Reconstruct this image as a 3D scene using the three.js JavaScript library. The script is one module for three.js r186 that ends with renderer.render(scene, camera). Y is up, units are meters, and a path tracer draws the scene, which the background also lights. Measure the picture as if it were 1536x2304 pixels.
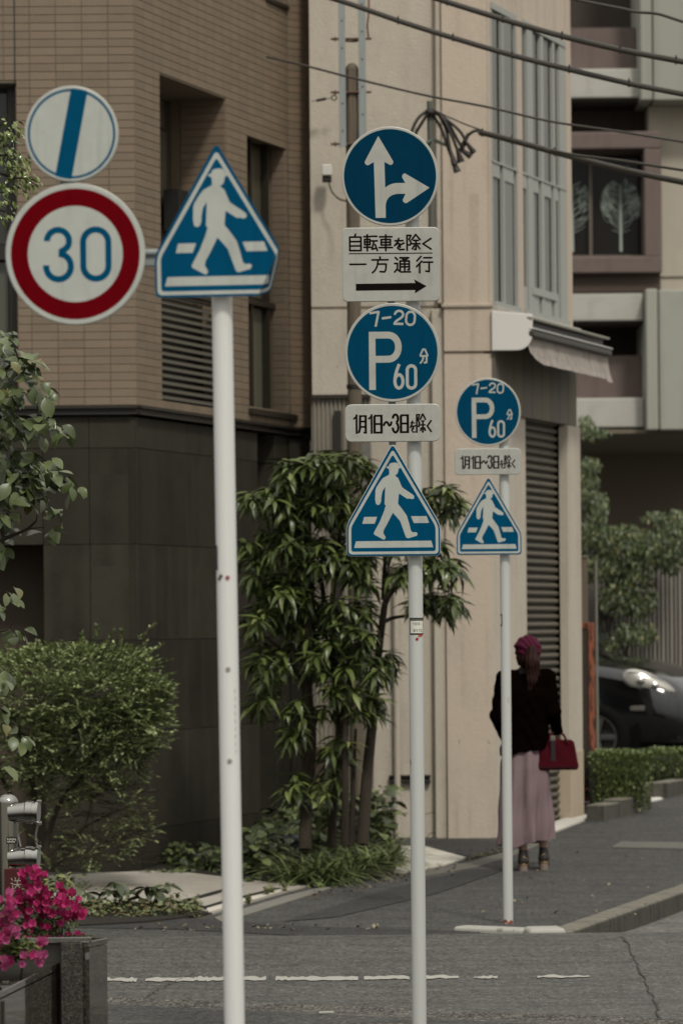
import * as THREE from 'three';
import { mergeGeometries, mergeVertices } from 'three/addons/utils/BufferGeometryUtils.js';
import { RoundedBoxGeometry } from 'three/addons/geometries/RoundedBoxGeometry.js';
import { MarchingCubes } from 'three/addons/objects/MarchingCubes.js';

// ---------------------------------------------------------------- camera, sky, sun, exposure
const scene = new THREE.Scene();
const FL = 8640, CX = 768, CY = 1405, EYE = 1.84, ROLL = -0.0087;   // telephoto lens, its axis and height, a slight roll of the hand
const camera = new THREE.PerspectiveCamera(2 * Math.atan(1152 / FL) * 180 / Math.PI, 1536 / 2304, 0.5, 900);
camera.position.set(0, EYE, 0);
camera.rotation.set(0, 0, ROLL);
camera.setViewOffset(1536, 2304, 0, -253, 1536, 2304);
camera.focus = 17.0;
camera.userData.fStop = 5.0;
scene.add(camera);

const SUN = new THREE.Vector3(0.30, 1.0, 0.75).normalize();
{ // overcast sky: brighter overhead, and a soft bright patch where the sun stands behind the cloud
  const W = 128, H = 64, a = new Float32Array(W * H * 4);
  for (let j = 0; j < H; j++) for (let i = 0; i < W; i++) {
    const el = ((j + 0.5) / H - 0.5) * Math.PI, az = ((i + 0.5) / W - 0.5) * 2 * Math.PI;
    const d = new THREE.Vector3(Math.cos(az) * Math.cos(el), Math.sin(el), Math.sin(az) * Math.cos(el));
    const up = Math.max(0, d.y), g = Math.pow(Math.max(0, d.dot(SUN)), 3);
    const l = el < 0 ? 0.08 : (0.30 + 0.52 * up + 0.28 * g);
    a.set([l * 1.0, l * 0.985, l * 0.93, 1], (j * W + i) * 4);
  }
  const t = new THREE.DataTexture(a, W, H, THREE.RGBAFormat, THREE.FloatType);
  t.mapping = THREE.EquirectangularReflectionMapping; t.magFilter = THREE.LinearFilter; t.needsUpdate = true;
  scene.background = t; scene.environment = t;
}
const sun = new THREE.DirectionalLight(new THREE.Color(1, 0.95, 0.86), 1.5);
sun.position.copy(SUN).multiplyScalar(60).add(new THREE.Vector3(0, 0, -25)); sun.target.position.set(0, 0, -25);
sun.castShadow = true; sun.shadow.radius = 15; sun.shadow.mapSize.set(2048, 2048);
Object.assign(sun.shadow.camera, { left: -30, right: 30, top: 30, bottom: -30, near: 1, far: 140 });
scene.add(sun, sun.target);
const renderer = new THREE.WebGLRenderer({ antialias: true });
renderer.toneMapping = THREE.LinearToneMapping;
renderer.toneMappingExposure = 1.37;
renderer.shadowMap.enabled = true;

// ---------------------------------------------------------------- helpers
const V = (x, y, z) => new THREE.Vector3(x, y, z);
function rng(seed) { let s = seed >>> 0; return () => { s = (s + 0x6d2b79f5) | 0; let t = Math.imul(s ^ (s >>> 15), 1 | s); t = (t + Math.imul(t ^ (t >>> 7), 61 | t)) ^ t; return ((t ^ (t >>> 14)) >>> 0) / 4294967296; }; }
const cosR = Math.cos(ROLL), sinR = Math.sin(ROLL);
function ray(px, py) { const u = (px - CX) / FL, v = -(py - CY) / FL; return V(u * cosR - v * sinR, u * sinR + v * cosR, -1); }
function at(px, py, d) { return ray(px, py).multiplyScalar(d).add(V(0, EYE, 0)); }
const SLOPE = 0.018, D0 = 23.5;
const pave = (d) => SLOPE * (d - D0);                                   // height of the far pavement at distance d
function gnd(px, py) { const r = ray(px, py); const d = (EYE + SLOPE * D0) / (SLOPE - r.y); return r.multiplyScalar(d).add(V(0, EYE, 0)); }
const counts = {};
function numbered(n) { const c = counts[n] = (counts[n] ?? -1) + 1; return c ? n + '_' + String(c).padStart(3, '0') : n; }
function tag(o, label, category, group, kind) { if (label) o.userData.label = label; if (category) o.userData.category = category; if (group) o.userData.group = group; if (kind) o.userData.kind = kind; return o; }
function thing(name, label, category, pos, group, turn = 0) {
  const o = new THREE.Group(); o.name = numbered(name); o.position.copy(pos); o.rotation.y = turn; scene.add(o);
  return tag(o, label, category, group);
}
function M(name, geo, mat, parent = scene, pos, rotY) {
  const m = new THREE.Mesh(geo, mat); m.name = parent === scene ? numbered(name) : name; m.castShadow = m.receiveShadow = true;
  if (pos) m.position.copy(pos); if (rotY) m.rotation.y = rotY;
  parent.add(m); return m;
}
function structure(name, geo, mat, label, pos) { const m = M(name, geo, mat, scene, pos); m.userData.kind = 'structure'; if (label) m.userData.label = label; return m; }
const flat = (g) => { const h = g.index ? g.toNonIndexed() : g; for (const k of Object.keys(h.attributes)) if (!['position', 'normal', 'uv'].includes(k)) h.deleteAttribute(k); return h; };
const merge = (list) => mergeGeometries(list.map(flat));
function box(w, h, d, x = 0, y = 0, z = 0) { return new THREE.BoxGeometry(w, h, d).translate(x, y, z); }
function rbox(w, h, d, r, x = 0, y = 0, z = 0, s = 1) { return new RoundedBoxGeometry(w, h, d, s, r).translate(x, y, z); }
function meterUV(g, k = 1) { // uv in metres from the position and the dominant axis of the normal
  g = g.index ? g.toNonIndexed() : g; const p = g.attributes.position, n = g.attributes.normal, uv = new Float32Array(p.count * 2);
  for (let i = 0; i < p.count; i++) {
    const ax = Math.abs(n.getX(i)), ay = Math.abs(n.getY(i)), az = Math.abs(n.getZ(i));
    const [a, b] = ay > ax && ay > az ? [p.getX(i), p.getZ(i)] : ax > az ? [p.getZ(i), p.getY(i)] : [p.getX(i), p.getY(i)];
    uv[i * 2] = a * k; uv[i * 2 + 1] = b * k;
  }
  g.setAttribute('uv', new THREE.BufferAttribute(uv, 2)); return g;
}
function tube(pts, r, seg = 0, rad = 8) { const c = new THREE.CatmullRomCurve3(pts, false, 'centripetal'); return new THREE.TubeGeometry(c, seg || pts.length * 6, r, rad, false); }
function limb(pts, r0, r1, rad = 7) { // tapered branch along points
  const c = new THREE.CatmullRomCurve3(pts, false, 'centripetal'), n = Math.max(4, pts.length * 4), g = new THREE.TubeGeometry(c, n, 1, rad, false), p = g.attributes.position, nn = g.attributes.normal;
  const q = c.getSpacedPoints(n);
  for (let i = 0; i <= n; i++) { const r = r0 + (r1 - r0) * i / n; const o = c.getPointAt(i / n); for (let j = 0; j <= rad; j++) { const k = i * (rad + 1) + j; p.setXYZ(k, o.x + nn.getX(k) * r, o.y + nn.getY(k) * r, o.z + nn.getZ(k) * r); } }
  return g;
}
function rod(a, b, r, rad = 10, r2 = r) { const d = b.clone().sub(a), g = new THREE.CylinderGeometry(r2, r, d.length(), rad, 1); g.translate(0, d.length() / 2, 0); g.applyQuaternion(new THREE.Quaternion().setFromUnitVectors(V(0, 1, 0), d.normalize())); return g.translate(a.x, a.y, a.z); }
function prism(pts, y0, y1) { // vertical prism over plan points (x, z), with slight height given per call
  const s = new THREE.Shape(pts.map((p) => new THREE.Vector2(p.x, -p.z))), g = new THREE.ExtrudeGeometry(s, { depth: y1 - y0, bevelEnabled: false });
  return g.rotateX(-Math.PI / 2).translate(0, y0, 0);
}
function onPave(g, lift = 0) { const p = g.attributes.position; for (let i = 0; i < p.count; i++) p.setY(i, p.getY(i) + pave(-p.getZ(i)) + lift); g.computeVertexNormals(); return g; }
// a wall frame: origin o, s runs along the wall, y is world height, n points out of the wall
class Face {
  constructor(o, deg) { this.o = o; this.a = deg * Math.PI / 180; this.ex = V(Math.cos(this.a), 0, -Math.sin(this.a)); this.n = V(Math.sin(this.a), 0, Math.cos(this.a)); }
  px(x, y, n = 0) { const r = ray(x, y), c = V(0, EYE, 0), o = this.o.clone().addScaledVector(this.n, n); const d = o.clone().sub(c).dot(this.n) / r.dot(this.n); const p = r.multiplyScalar(d).add(c).sub(o); return [p.dot(this.ex), p.y + o.y]; }
  s(x, y, n) { return this.px(x, y, n)[0]; }
  y(x, y, n) { return this.px(x, y, n)[1]; }
  pt(s, y, n = 0) { return V(this.o.x, y, this.o.z).addScaledVector(this.ex, s).addScaledVector(this.n, n); }
  place(g, base) { return g.rotateY(this.a).translate(this.o.x - base.x, -base.y, this.o.z - base.z); }     // geometry made in (s, y, n) to the thing's own space
  box(base, s0, s1, y0, y1, n0, n1) { return this.place(box(s1 - s0, y1 - y0, n1 - n0, (s0 + s1) / 2, (y0 + y1) / 2, (n0 + n1) / 2), base); }
  rbox(base, s0, s1, y0, y1, n0, n1, r = 0.006) { return this.place(rbox(s1 - s0, y1 - y0, n1 - n0, r, (s0 + s1) / 2, (y0 + y1) / 2, (n0 + n1) / 2), base); }
  wall(base, s0, s1, y0, y1, n0, n1, holes = []) {
    const sh = new THREE.Shape([[s0, y0], [s1, y0], [s1, y1], [s0, y1]].map((p) => new THREE.Vector2(...p)));
    for (const [a, b, c, d] of holes) sh.holes.push(new THREE.Path([[a, c], [a, d], [b, d], [b, c]].map((p) => new THREE.Vector2(...p))));
    return this.place(meterUV(new THREE.ExtrudeGeometry(sh, { depth: n1 - n0, bevelEnabled: false }).translate(0, 0, n0)), base);
  }
}

// stone kerbs: vertex colours keep upward faces pale, all other faces darker
function darkSides(g, dark = 0.34) { const h = g.index ? g.toNonIndexed() : g, n = h.attributes.normal, c = new Float32Array(n.count * 3); for (let i = 0; i < n.count; i++) { const k = n.getY(i) > 0.6 ? 1 : dark; c.set([k, k * 0.97, k * 0.9], i * 3); } h.setAttribute('color', new THREE.BufferAttribute(c, 3)); return h; }
// ---------------------------------------------------------------- textures
function lattice(n, seed) { const r = rng(seed), a = new Float32Array(n * n); for (let i = 0; i < a.length; i++) a[i] = r(); return (x, y) => { const x0 = Math.floor(x), y0 = Math.floor(y), fx = x - x0, fy = y - y0, u = fx * fx * (3 - 2 * fx), v = fy * fy * (3 - 2 * fy), w = (i, j) => a[((j % n + n) % n) * n + ((i % n + n) % n)]; return (w(x0, y0) * (1 - u) + w(x0 + 1, y0) * u) * (1 - v) + (w(x0, y0 + 1) * (1 - u) + w(x0 + 1, y0 + 1) * u) * v; }; }
function tex(size, fn, srgb = true) {
  const d = new Uint8Array(size * size * 4), c = new THREE.Color();
  for (let j = 0; j < size; j++) for (let i = 0; i < size; i++) {
    const v = fn(i / size, j / size, i, j); let [r, g, b] = Array.isArray(v) ? v : [v, v, v];
    if (srgb) { c.setRGB(Math.max(0, r), Math.max(0, g), Math.max(0, b)).convertLinearToSRGB(); r = c.r; g = c.g; b = c.b; }
    d.set([Math.min(255, Math.max(0, r * 255)), Math.min(255, Math.max(0, g * 255)), Math.min(255, Math.max(0, b * 255)), 255], (j * size + i) * 4);
  }
  const t = new THREE.DataTexture(d, size, size); t.wrapS = t.wrapT = THREE.RepeatWrapping; t.magFilter = THREE.LinearFilter; t.minFilter = THREE.LinearMipmapLinearFilter; t.generateMipmaps = true;
  if (srgb) t.colorSpace = THREE.SRGBColorSpace; t.needsUpdate = true; return t;
}
const rep = (t, x, y = x) => { const c = t.clone(); c.repeat.set(x, y); c.needsUpdate = true; return c; };
const n8 = lattice(8, 1), n16 = lattice(16, 2), n32 = lattice(32, 3), n64 = lattice(64, 4), n128 = lattice(128, 5), n256 = lattice(256, 6);
const fbm = (u, v) => 0.4 * n8(u * 8, v * 8) + 0.25 * n16(u * 16, v * 16) + 0.17 * n32(u * 32, v * 32) + 0.1 * n64(u * 64, v * 64) + 0.08 * n128(u * 128, v * 128);
const col = (r, g, b) => new THREE.Color().setRGB(r, g, b);
const std = (c, rough = 0.8, extra = {}) => new THREE.MeshStandardMaterial({ color: Array.isArray(c) ? col(...c) : c, roughness: rough, ...extra });
const phys = (c, rough, extra = {}) => new THREE.MeshPhysicalMaterial({ color: Array.isArray(c) ? col(...c) : c, roughness: rough, ...extra });

const rT = rng(77);
const speck = tex(512, () => rT(), false);
const asphaltT = (base, amp, warm) => tex(1024, (u, v) => { const s = n256(u * 256, v * 256), m = n128(u * 128 + 3, v * 128), l = n64(u * 64, v * 64 + 7), t = rT(), f = fbm(u, v), k = n32(u * 4, v * 32), b = Math.max(0.25, 0.60 + 0.42 * f + 0.36 * (k - 0.5) + 0.32 * amp * (s - 0.5) + 0.38 * amp * (m - 0.5) + 0.16 * amp * (l - 0.5) + 0.28 * amp * (t - 0.5)) * base * (m > 0.9 ? 1.5 : 1); return [b * warm, b * 0.985, b * (1.93 - warm)]; });
const asphaltBump = tex(512, (u, v) => 0.6 * n128(u * 128, v * 128) + 0.4 * rT(), false);
const mAsphalt = std([1.22, 1.22, 1.19], 0.66, { map: rep(asphaltT(0.064, 2.4, 1.02), 0.55), bumpMap: rep(asphaltBump, 1.1), bumpScale: 0.006 });
const mAsphaltDark = std([1, 1, 1], 0.93, { map: rep(asphaltT(0.055, 2.6, 1.02), 0.6), bumpMap: rep(asphaltBump, 1.1), bumpScale: 0.006 });
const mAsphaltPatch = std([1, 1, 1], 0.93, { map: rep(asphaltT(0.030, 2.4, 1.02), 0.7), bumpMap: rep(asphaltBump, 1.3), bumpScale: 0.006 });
const mAsphaltPale = std([1, 1, 1], 0.93, { map: rep(asphaltT(0.135, 1.4, 1.03), 0.5), bumpMap: rep(asphaltBump, 1.1), bumpScale: 0.005 });
const mAggregate = std([1, 1, 1], 0.9, { map: rep(asphaltT(0.082, 2.6, 1.07), 0.7), bumpMap: rep(asphaltBump, 0.8), bumpScale: 0.008 });
const concreteT = tex(1024, (u, v) => { const f = fbm(u, v), g = n256(u * 256, v * 256), b = 0.72 + 0.42 * f + 0.12 * (g - 0.5); return [b, b * 0.99, b * 0.965]; });
const mConcrete = std([0.17, 0.163, 0.143], 0.9, { map: rep(concreteT, 0.35), bumpMap: rep(asphaltBump, 0.9), bumpScale: 0.002 });
const mSlab = std([0.335, 0.31, 0.272], 0.88, { map: rep(concreteT, 0.4) });
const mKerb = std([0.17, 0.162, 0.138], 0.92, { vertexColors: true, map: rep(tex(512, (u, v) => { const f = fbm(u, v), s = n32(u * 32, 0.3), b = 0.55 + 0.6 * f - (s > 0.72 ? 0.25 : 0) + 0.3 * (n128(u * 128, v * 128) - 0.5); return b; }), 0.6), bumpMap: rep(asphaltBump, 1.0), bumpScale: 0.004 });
const mWhitePaint = std([0.33, 0.32, 0.285], 0.75, { map: rep(tex(512, (u, v) => { const f = fbm(u * 2 % 1, v * 2 % 1), w = n64(u * 64, v * 64) * 0.6 + f; return w > 1.12 ? 0.5 : 0.86 + 0.2 * f; }), 0.7) });
const mSoil = std([0.024, 0.019, 0.013], 0.97, { map: rep(concreteT, 1), bumpMap: rep(asphaltBump, 2), bumpScale: 0.02 });
const stainT = (amp, drip) => tex(1024, (u, v) => { const f = fbm(u, v), d = Math.max(0, n64(u * 64, v * 3) - 0.62) * drip * (0.3 + n8(u * 8, v * 8)), g = n128(u * 128, v * 128), b = 1 - amp * 0.5 + amp * f + 0.05 * (g - 0.5) - d; return [b, b * (1 - d * 0.1), b * (1 - d * 0.15)]; });
const plasterT = stainT(0.30, 0.42);
const mPink = std([0.455, 0.405, 0.335], 0.88, { map: rep(plasterT, 0.24, 0.14), bumpMap: rep(asphaltBump, 0.7), bumpScale: 0.0025 });
const mPinkB = std([0.47, 0.395, 0.318], 0.86, { map: rep(plasterT, 0.31, 0.19), bumpMap: rep(asphaltBump, 0.7), bumpScale: 0.002 });
const darkStoneT = tex(1024, (u, v) => { const f = fbm(u, v), d = n32(u * 32, v * 2), b = 0.55 + 0.6 * f + 0.28 * (d - 0.5) + 0.14 * (n256(u * 256, v * 256) - 0.5); return [b * (1.0 + 0.05 * (f - 0.5)), b, b * (0.97 - 0.1 * (f - 0.5))]; });
const darkStones = [0.030, 0.034, 0.028, 0.037].map((b, i) => { const t = rep(darkStoneT, 0.4, 0.35); t.offset.set(i * 0.27, i * 0.41); return phys([b * 1.10, b * 1.0, b * 0.75], 0.8, { specularIntensity: 0.25, map: t, bumpMap: rep(asphaltBump, 1.2), bumpScale: 0.001 }); });
const tileT = tex(512, (u, v) => { const f = fbm(u, v), g = n256(u * 256, v * 256); return 0.86 + 0.24 * f + 0.12 * (g - 0.5); });
const tiles = [[0.172, 0.130, 0.088], [0.164, 0.124, 0.085], [0.182, 0.135, 0.090], [0.172, 0.124, 0.085], [0.157, 0.119, 0.082]].map((c, i) => { const t = rep(tileT, 0.8, 0.25); t.offset.set(i * 0.31, i * 0.17); return std(c, 0.6, { map: t }); });
const mJoint = std([0.14, 0.108, 0.073], 0.95);
const mDarkMetal = std([0.022, 0.019, 0.015], 0.45, { metalness: 0.3 });
const mBrownFrame = std([0.03, 0.024, 0.016], 0.5, { metalness: 0.4 });
const mGalv = std([0.26, 0.285, 0.285], 0.6, { metalness: 0.2, map: rep(concreteT, 0.8) });
const mBlack = std([0.012, 0.011, 0.010], 0.6);
const mDarkInside = std([0.012, 0.010, 0.007], 0.9);
const mGlassDark = phys([0.03, 0.032, 0.028], 0.08, { specularIntensity: 1 });
const mChrome = std([0.62, 0.61, 0.57], 0.08, { metalness: 1 });
const mRust = std([1, 1, 1], 0.85, { map: rep(tex(512, (u, v) => { const f = fbm(u, v), s = n64(u * 64, v * 12); const k = f * 0.6 + s * 0.5; return k > 0.72 ? [0.035, 0.018, 0.012] : k > 0.62 ? [0.11, 0.04, 0.022] : [0.26, 0.075, 0.038]; }), 1.6) });
const barkT = tex(512, (u, v) => { const b = 0.6 + 0.5 * n64(u * 24, v * 64) * n16(u * 16, v * 16) + 0.3 * (n128(u * 128, v * 64) - 0.5); return [b, b * 0.95, b * 0.88]; });
const mBark = std([0.055, 0.042, 0.028], 0.95, { map: rep(barkT, 3), bumpMap: rep(asphaltBump, 3), bumpScale: 0.004 });
const mBarkLight = std([0.10, 0.085, 0.06], 0.95, { map: rep(barkT, 3) });
// ---------------------------------------------------------------- the ground
structure('ground', new THREE.PlaneGeometry(1400, 1400).rotateX(-Math.PI / 2).translate(0, -0.4, -200), mConcrete);
const PROFILE = [[6, -0.10], [14, -0.09], [18.2, -0.08], [19.4, -0.07], [20.4, -0.045], [21.3, -0.012], [21.9, 0.010], [22.3, 0.019], [22.55, 0.016], [22.8, -0.006], [23.1, -0.045], [23.5, -0.085], [24.2, -0.105], [26, -0.075]];
function roadY(d) { for (let i = 1; i < PROFILE.length; i++) if (d <= PROFILE[i][0]) { const [a, b] = [PROFILE[i - 1], PROFILE[i]], t = Math.max(0, (d - a[0]) / (b[0] - a[0])); return a[1] + (b[1] - a[1]) * (t * t * (3 - 2 * t) * 0.5 + t * 0.5); } return -0.075 + 0.018 * (d - 26); }
function sheet(x0, x1, d0, d1, nx, nd, yf) {
  const g = new THREE.PlaneGeometry(x1 - x0, d1 - d0, nx, nd).rotateX(-Math.PI / 2).translate((x0 + x1) / 2, 0, -(d0 + d1) / 2), p = g.attributes.position, uv = g.attributes.uv;
  for (let i = 0; i < p.count; i++) { const x = p.getX(i), d = -p.getZ(i); p.setY(i, yf(x, d)); uv.setXY(i, x, d); }
  g.computeVertexNormals(); return g;
}
const wob = (x, d) => 0.004 * (n16(x * 0.9 + 40, d * 1.3) - 0.5);
structure('road', sheet(-45, 45, 6, 23.45, 120, 160, (x, d) => roadY(d) + wob(x, d)), mAsphalt, 'worn grey asphalt road crossing in front of the pavement');
structure('side_street', sheet(-6, 40, 23.45, 140, 20, 400, (x, d) => d < 26 ? roadY(d) : -0.075 + 0.018 * Math.min(60, d - 26)), mAsphaltPale, 'pale asphalt street running away on the right');
// near pavement with its aggregate kerb strip along the edge of the road
const nearEdge = (x) => 19.08 + x * -0.45 - 0.05 * Math.sin(x * 1.3);
{
  const strip = (o0, o1, lift) => { const pts = []; for (let x = -12; x <= 12; x += 0.4) pts.push(V(x, 0, -(nearEdge(x) - o0))); for (let x = 12; x >= -12; x -= 0.4) pts.push(V(x, 0, -(nearEdge(x) - o1))); const g = prism(pts, -0.1, 0); const p = g.attributes.position; for (let i = 0; i < p.count; i++) { p.setY(i, p.getY(i) + roadY(-p.getZ(i)) + lift); } g.computeVertexNormals(); return meterUV(g); };
  structure('gutter', strip(0.03, 0.42, 0.012), mAggregate, 'exposed aggregate gutter strip along the near edge of the road');
  structure('pavement', strip(0.44, 9, 0.02), mAsphaltDark, 'near pavement under the first two sign poles');
}
// far pavement
const KS = gnd(1262, 2106), SDIR = V(0.325, 0, -0.946).normalize(), SN = V(SDIR.z * -1, 0, SDIR.x);     // kerb start, street direction, towards the street
const along = (t, n = 0) => KS.clone().addScaledVector(SDIR, t).addScaledVector(SN, n);
{
  const pts = [V(-40, 0, -22.86), V(KS.x - 0.14, 0, -22.86), along(0.25, -0.14), along(75, -0.14), V(-40, 0, -90)];
  const g = meterUV(onPave(prism(pts, -0.16, 0)));
  structure('pavement', g, mAsphaltDark, 'dark asphalt pavement on which the woman walks');
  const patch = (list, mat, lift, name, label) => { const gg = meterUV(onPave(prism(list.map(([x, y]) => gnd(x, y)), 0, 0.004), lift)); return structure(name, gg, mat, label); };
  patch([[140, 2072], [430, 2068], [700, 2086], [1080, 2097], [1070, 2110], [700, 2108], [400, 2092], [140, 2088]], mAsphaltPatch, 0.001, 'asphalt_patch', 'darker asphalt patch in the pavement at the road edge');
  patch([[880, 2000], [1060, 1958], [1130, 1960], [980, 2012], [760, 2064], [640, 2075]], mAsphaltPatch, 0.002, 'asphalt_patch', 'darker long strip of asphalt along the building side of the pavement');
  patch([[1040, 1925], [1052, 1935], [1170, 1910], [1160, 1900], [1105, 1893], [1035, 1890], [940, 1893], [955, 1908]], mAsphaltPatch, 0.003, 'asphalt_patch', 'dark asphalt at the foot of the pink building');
}
// kerb stones down the side street, the first ones painted white
{
  const kerb = thing('kerb', 'rough grey stone kerb curving away along the pavement on the right', 'kerb', KS.clone().setY(0));
  kerb.userData.kind = 'structure'; delete kerb.userData.category;
  const len = 0.997;
  for (let i = 0; i < 34; i++) {
    const a = along(0.10 + i, 0), b = along(0.10 + i + len, 0), mid = a.clone().lerp(b, 0.5);
    const g = rbox(len, 0.3, 0.17, 0.022, 0, -0.145, 0, 2); const q = M('kerb_stone', darkSides(meterUV(g)), mKerb, kerb);
    q.position.copy(mid).sub(kerb.position); q.position.y = pave(-mid.z) + 0.004; q.rotation.y = Math.atan2(-SDIR.z, SDIR.x); q.position.addScaledVector(SN, -0.08);
    q.rotation.z = Math.atan(SLOPE * 0.946);
  }
  const wk = thing('kerb', 'white painted kerb pieces at the foot of the farthest sign pole', 'kerb', gnd(1140, 2096)); delete wk.userData.category; wk.userData.kind = 'structure';
  const p0 = gnd(1032, 2093), p1 = gnd(1188, 2101), mid = p0.clone().lerp(p1, 0.5), L = p0.distanceTo(p1);
  const g1 = M('kerb_stone', meterUV(rbox(L, 0.16, 0.15, 0.02, 0, 0, 0, 2)), mWhitePaint, wk, mid.clone().sub(wk.position).setY(-0.055 - wk.position.y + pave(23.3)), Math.atan2(-(p1.z - p0.z), p1.x - p0.x));
  const p2 = gnd(1224, 2104);
  M('kerb_stone', meterUV(rbox(0.225, 0.2, 0.22, 0.028, 0, 0, 0, 2)), mWhitePaint, wk, p2.clone().sub(wk.position).setY(-0.06 - wk.position.y + pave(23.2)), 0.12);
}
// worn white line on the road: short broken pieces of paint
{
  const r = rng(5), list = [];
  for (let x = -6; x < 1.3; x += 0) {
    const w = 0.05 + r() * 0.3, gap = r() < 0.32 ? 0.012 + r() * 0.06 * (x > 0 ? 2 : 1) : 0, d = 20.42 + 0.012 * r(), h = 0.125 + 0.06 * r();
    if (!(x > 0.72 && r() < 0.5)) { const s = new THREE.Shape(); const n = 9; for (let i = 0; i <= n; i++) s[i ? 'lineTo' : 'moveTo'](x + w * i / n, d - h / 2 + 0.07 * (r() - 0.5)); for (let i = n; i >= 0; i--) s.lineTo(x + w * i / n, d + h / 2 * (x > 0.45 ? 0.35 : 1) + 0.09 * (r() - 0.5)); list.push(new THREE.ShapeGeometry(s).rotateX(-Math.PI / 2)); }
    x += w + gap;
  }
  const g = merge(list), p = g.attributes.position; for (let i = 0; i < p.count; i++) p.setY(i, roadY(-p.getZ(i)) + wob(p.getX(i), -p.getZ(i)) + 0.005); g.computeVertexNormals();
  structure('road_line', meterUV(g), mWhitePaint, 'worn white line painted across the road');
  // cracks and seams of tar
  const crack = (list, w, seed) => { const rr = rng(seed), pts = list.map(([x, y]) => { const q = ray(x, y); let d = 20; for (let i = 0; i < 6; i++) d = (roadY(d) - EYE) / q.y; return q.multiplyScalar(d).add(V(0, EYE, 0)); }); const c = new THREE.CatmullRomCurve3(pts), N = 40, s = new THREE.Shape(), A = [], B = []; for (let i = 0; i <= N; i++) { const o = c.getPointAt(i / N), t = c.getTangentAt(i / N), k = w * (0.5 + rr()), j = 0.02 * (rr() - 0.5); A.push([o.x - t.z * k + j, -o.z + -t.x * -k]); B.push([o.x + t.z * k + j, -o.z - t.x * k]); } [...A, ...B.reverse()].forEach(([x, d], i) => s[i ? 'lineTo' : 'moveTo'](x, d)); const gg = new THREE.ShapeGeometry(s).rotateX(-Math.PI / 2), pp = gg.attributes.position; for (let i = 0; i < pp.count; i++) pp.setY(i, roadY(-pp.getZ(i)) + wob(pp.getX(i), -pp.getZ(i)) + 0.006); gg.computeVertexNormals(); return gg; };
  structure('road_crack', merge([crack([[1397, 2108], [1412, 2128], [1440, 2190], [1462, 2235], [1485, 2300], [1500, 2330]], 0.0042, 1), crack([[438, 2190], [370, 2222], [300, 2262]], 0.0028, 2)]), mBlack, 'dark cracks running across the road');
}
// concrete entrance slab on the left with its drain slots, edging strips, apron slabs
function slab(name, label, cat, list, mat, lift, thick, extra) {
  const pts = list.map(([x, y]) => gnd(x, y)), o = thing(name, label, cat, pts[0].clone()); o.userData.kind = 'structure'; delete o.userData.category;
  const g = meterUV(onPave(prism(pts, -thick, 0), lift)); g.translate(-o.position.x, -o.position.y, -o.position.z); M('slab', g, mat, o);
  for (const [n, l, m, up] of extra ?? []) { const q = meterUV(onPave(prism(l.map(([x, y]) => gnd(x, y)), 0, 0.006), lift + up)); q.translate(-o.position.x, -o.position.y, -o.position.z); M(n, q, m, o); }
  return o;
}
slab('entrance_slab', 'pale concrete entrance slab with two drain slots beside the planting bed', 'slab', [[60, 2050], [110, 1973], [330, 1963], [420, 1966], [560, 1983], [690, 1997], [625, 2014], [478, 2058], [430, 2046], [300, 2034], [200, 2040]], mSlab, 0.012, 0.08, [
  ['edge_strip', [[470, 2058], [628, 2013], [640, 2006], [630, 2005.5], [462, 2049]], std([0.52, 0.49, 0.43], 0.8, { map: rep(concreteT, 0.6) }), 0.001],
  ['drain_slot', [[388, 2038], [470, 2015], [535, 1998], [548, 1997.5], [476, 2019], [392, 2041]], mBlack, 0.002],
  ['drain_slot', [[458, 2048.5], [500, 2035.5], [618, 2006.5], [632, 2006], [505, 2038.5], [462, 2051]], mBlack, 0.008],
]);
slab('edging_strip', 'grey concrete edging strip between the planting bed and the asphalt', 'edging', [[482, 2066], [640, 2018], [752, 1990], [760, 1994], [700, 2014], [560, 2058], [500, 2076]], mConcrete, 0.006, 0.06);
slab('edging_strip', 'grey concrete edging strip from the pole to the shutter', 'edging', [[930, 1966], [1060, 1940], [1150, 1914], [1240, 1884], [1250, 1886], [1160, 1924], [1070, 1953], [935, 1976]], std([0.11, 0.105, 0.09], 0.9, { map: rep(concreteT, 0.6) }), 0.006, 0.06);
slab('apron_slab', 'white concrete apron wedge between two grey strips at the second pole', 'slab', [[893, 1906], [955, 1907], [1048, 1932], [1000, 1949], [930, 1963], [885, 1966]], std([0.50, 0.475, 0.42], 0.85, { map: rep(concreteT, 0.5) }), 0.012, 0.08);
slab('apron_slab', 'pale stone threshold apron below the roller shutter', 'slab', [[1225, 1860], [1292, 1836], [1346, 1836], [1300, 1853], [1242, 1876], [1228, 1876]], std([0.52, 0.50, 0.455], 0.8, { map: rep(concreteT, 0.8) }), 0.014, 0.08);
slab('apron_slab', 'small pale apron piece between the two hedge kerbs', 'slab', [[1440, 1799], [1478, 1794], [1490, 1799], [1448, 1808]], std([0.6, 0.58, 0.53], 0.85), 0.012, 0.06);
slab('planting_bed', 'dark soil planting bed under the shrubs and the tree', 'soil', [[330, 1962], [400, 1940], [600, 1870], [830, 1880], [905, 1898], [893, 1952], [885, 1968], [800, 1988], [706, 1998], [560, 1983], [420, 1966]], mSoil, 0.02, 0.1);
slab('planting_bed', 'strip of dark soil and weeds in front of the entrance slab', 'soil', [[60, 2085], [60, 2050], [200, 2038], [300, 2033], [430, 2045], [470, 2059], [430, 2066], [330, 2078], [180, 2086]], mSoil, 0.016, 0.08);
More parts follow.
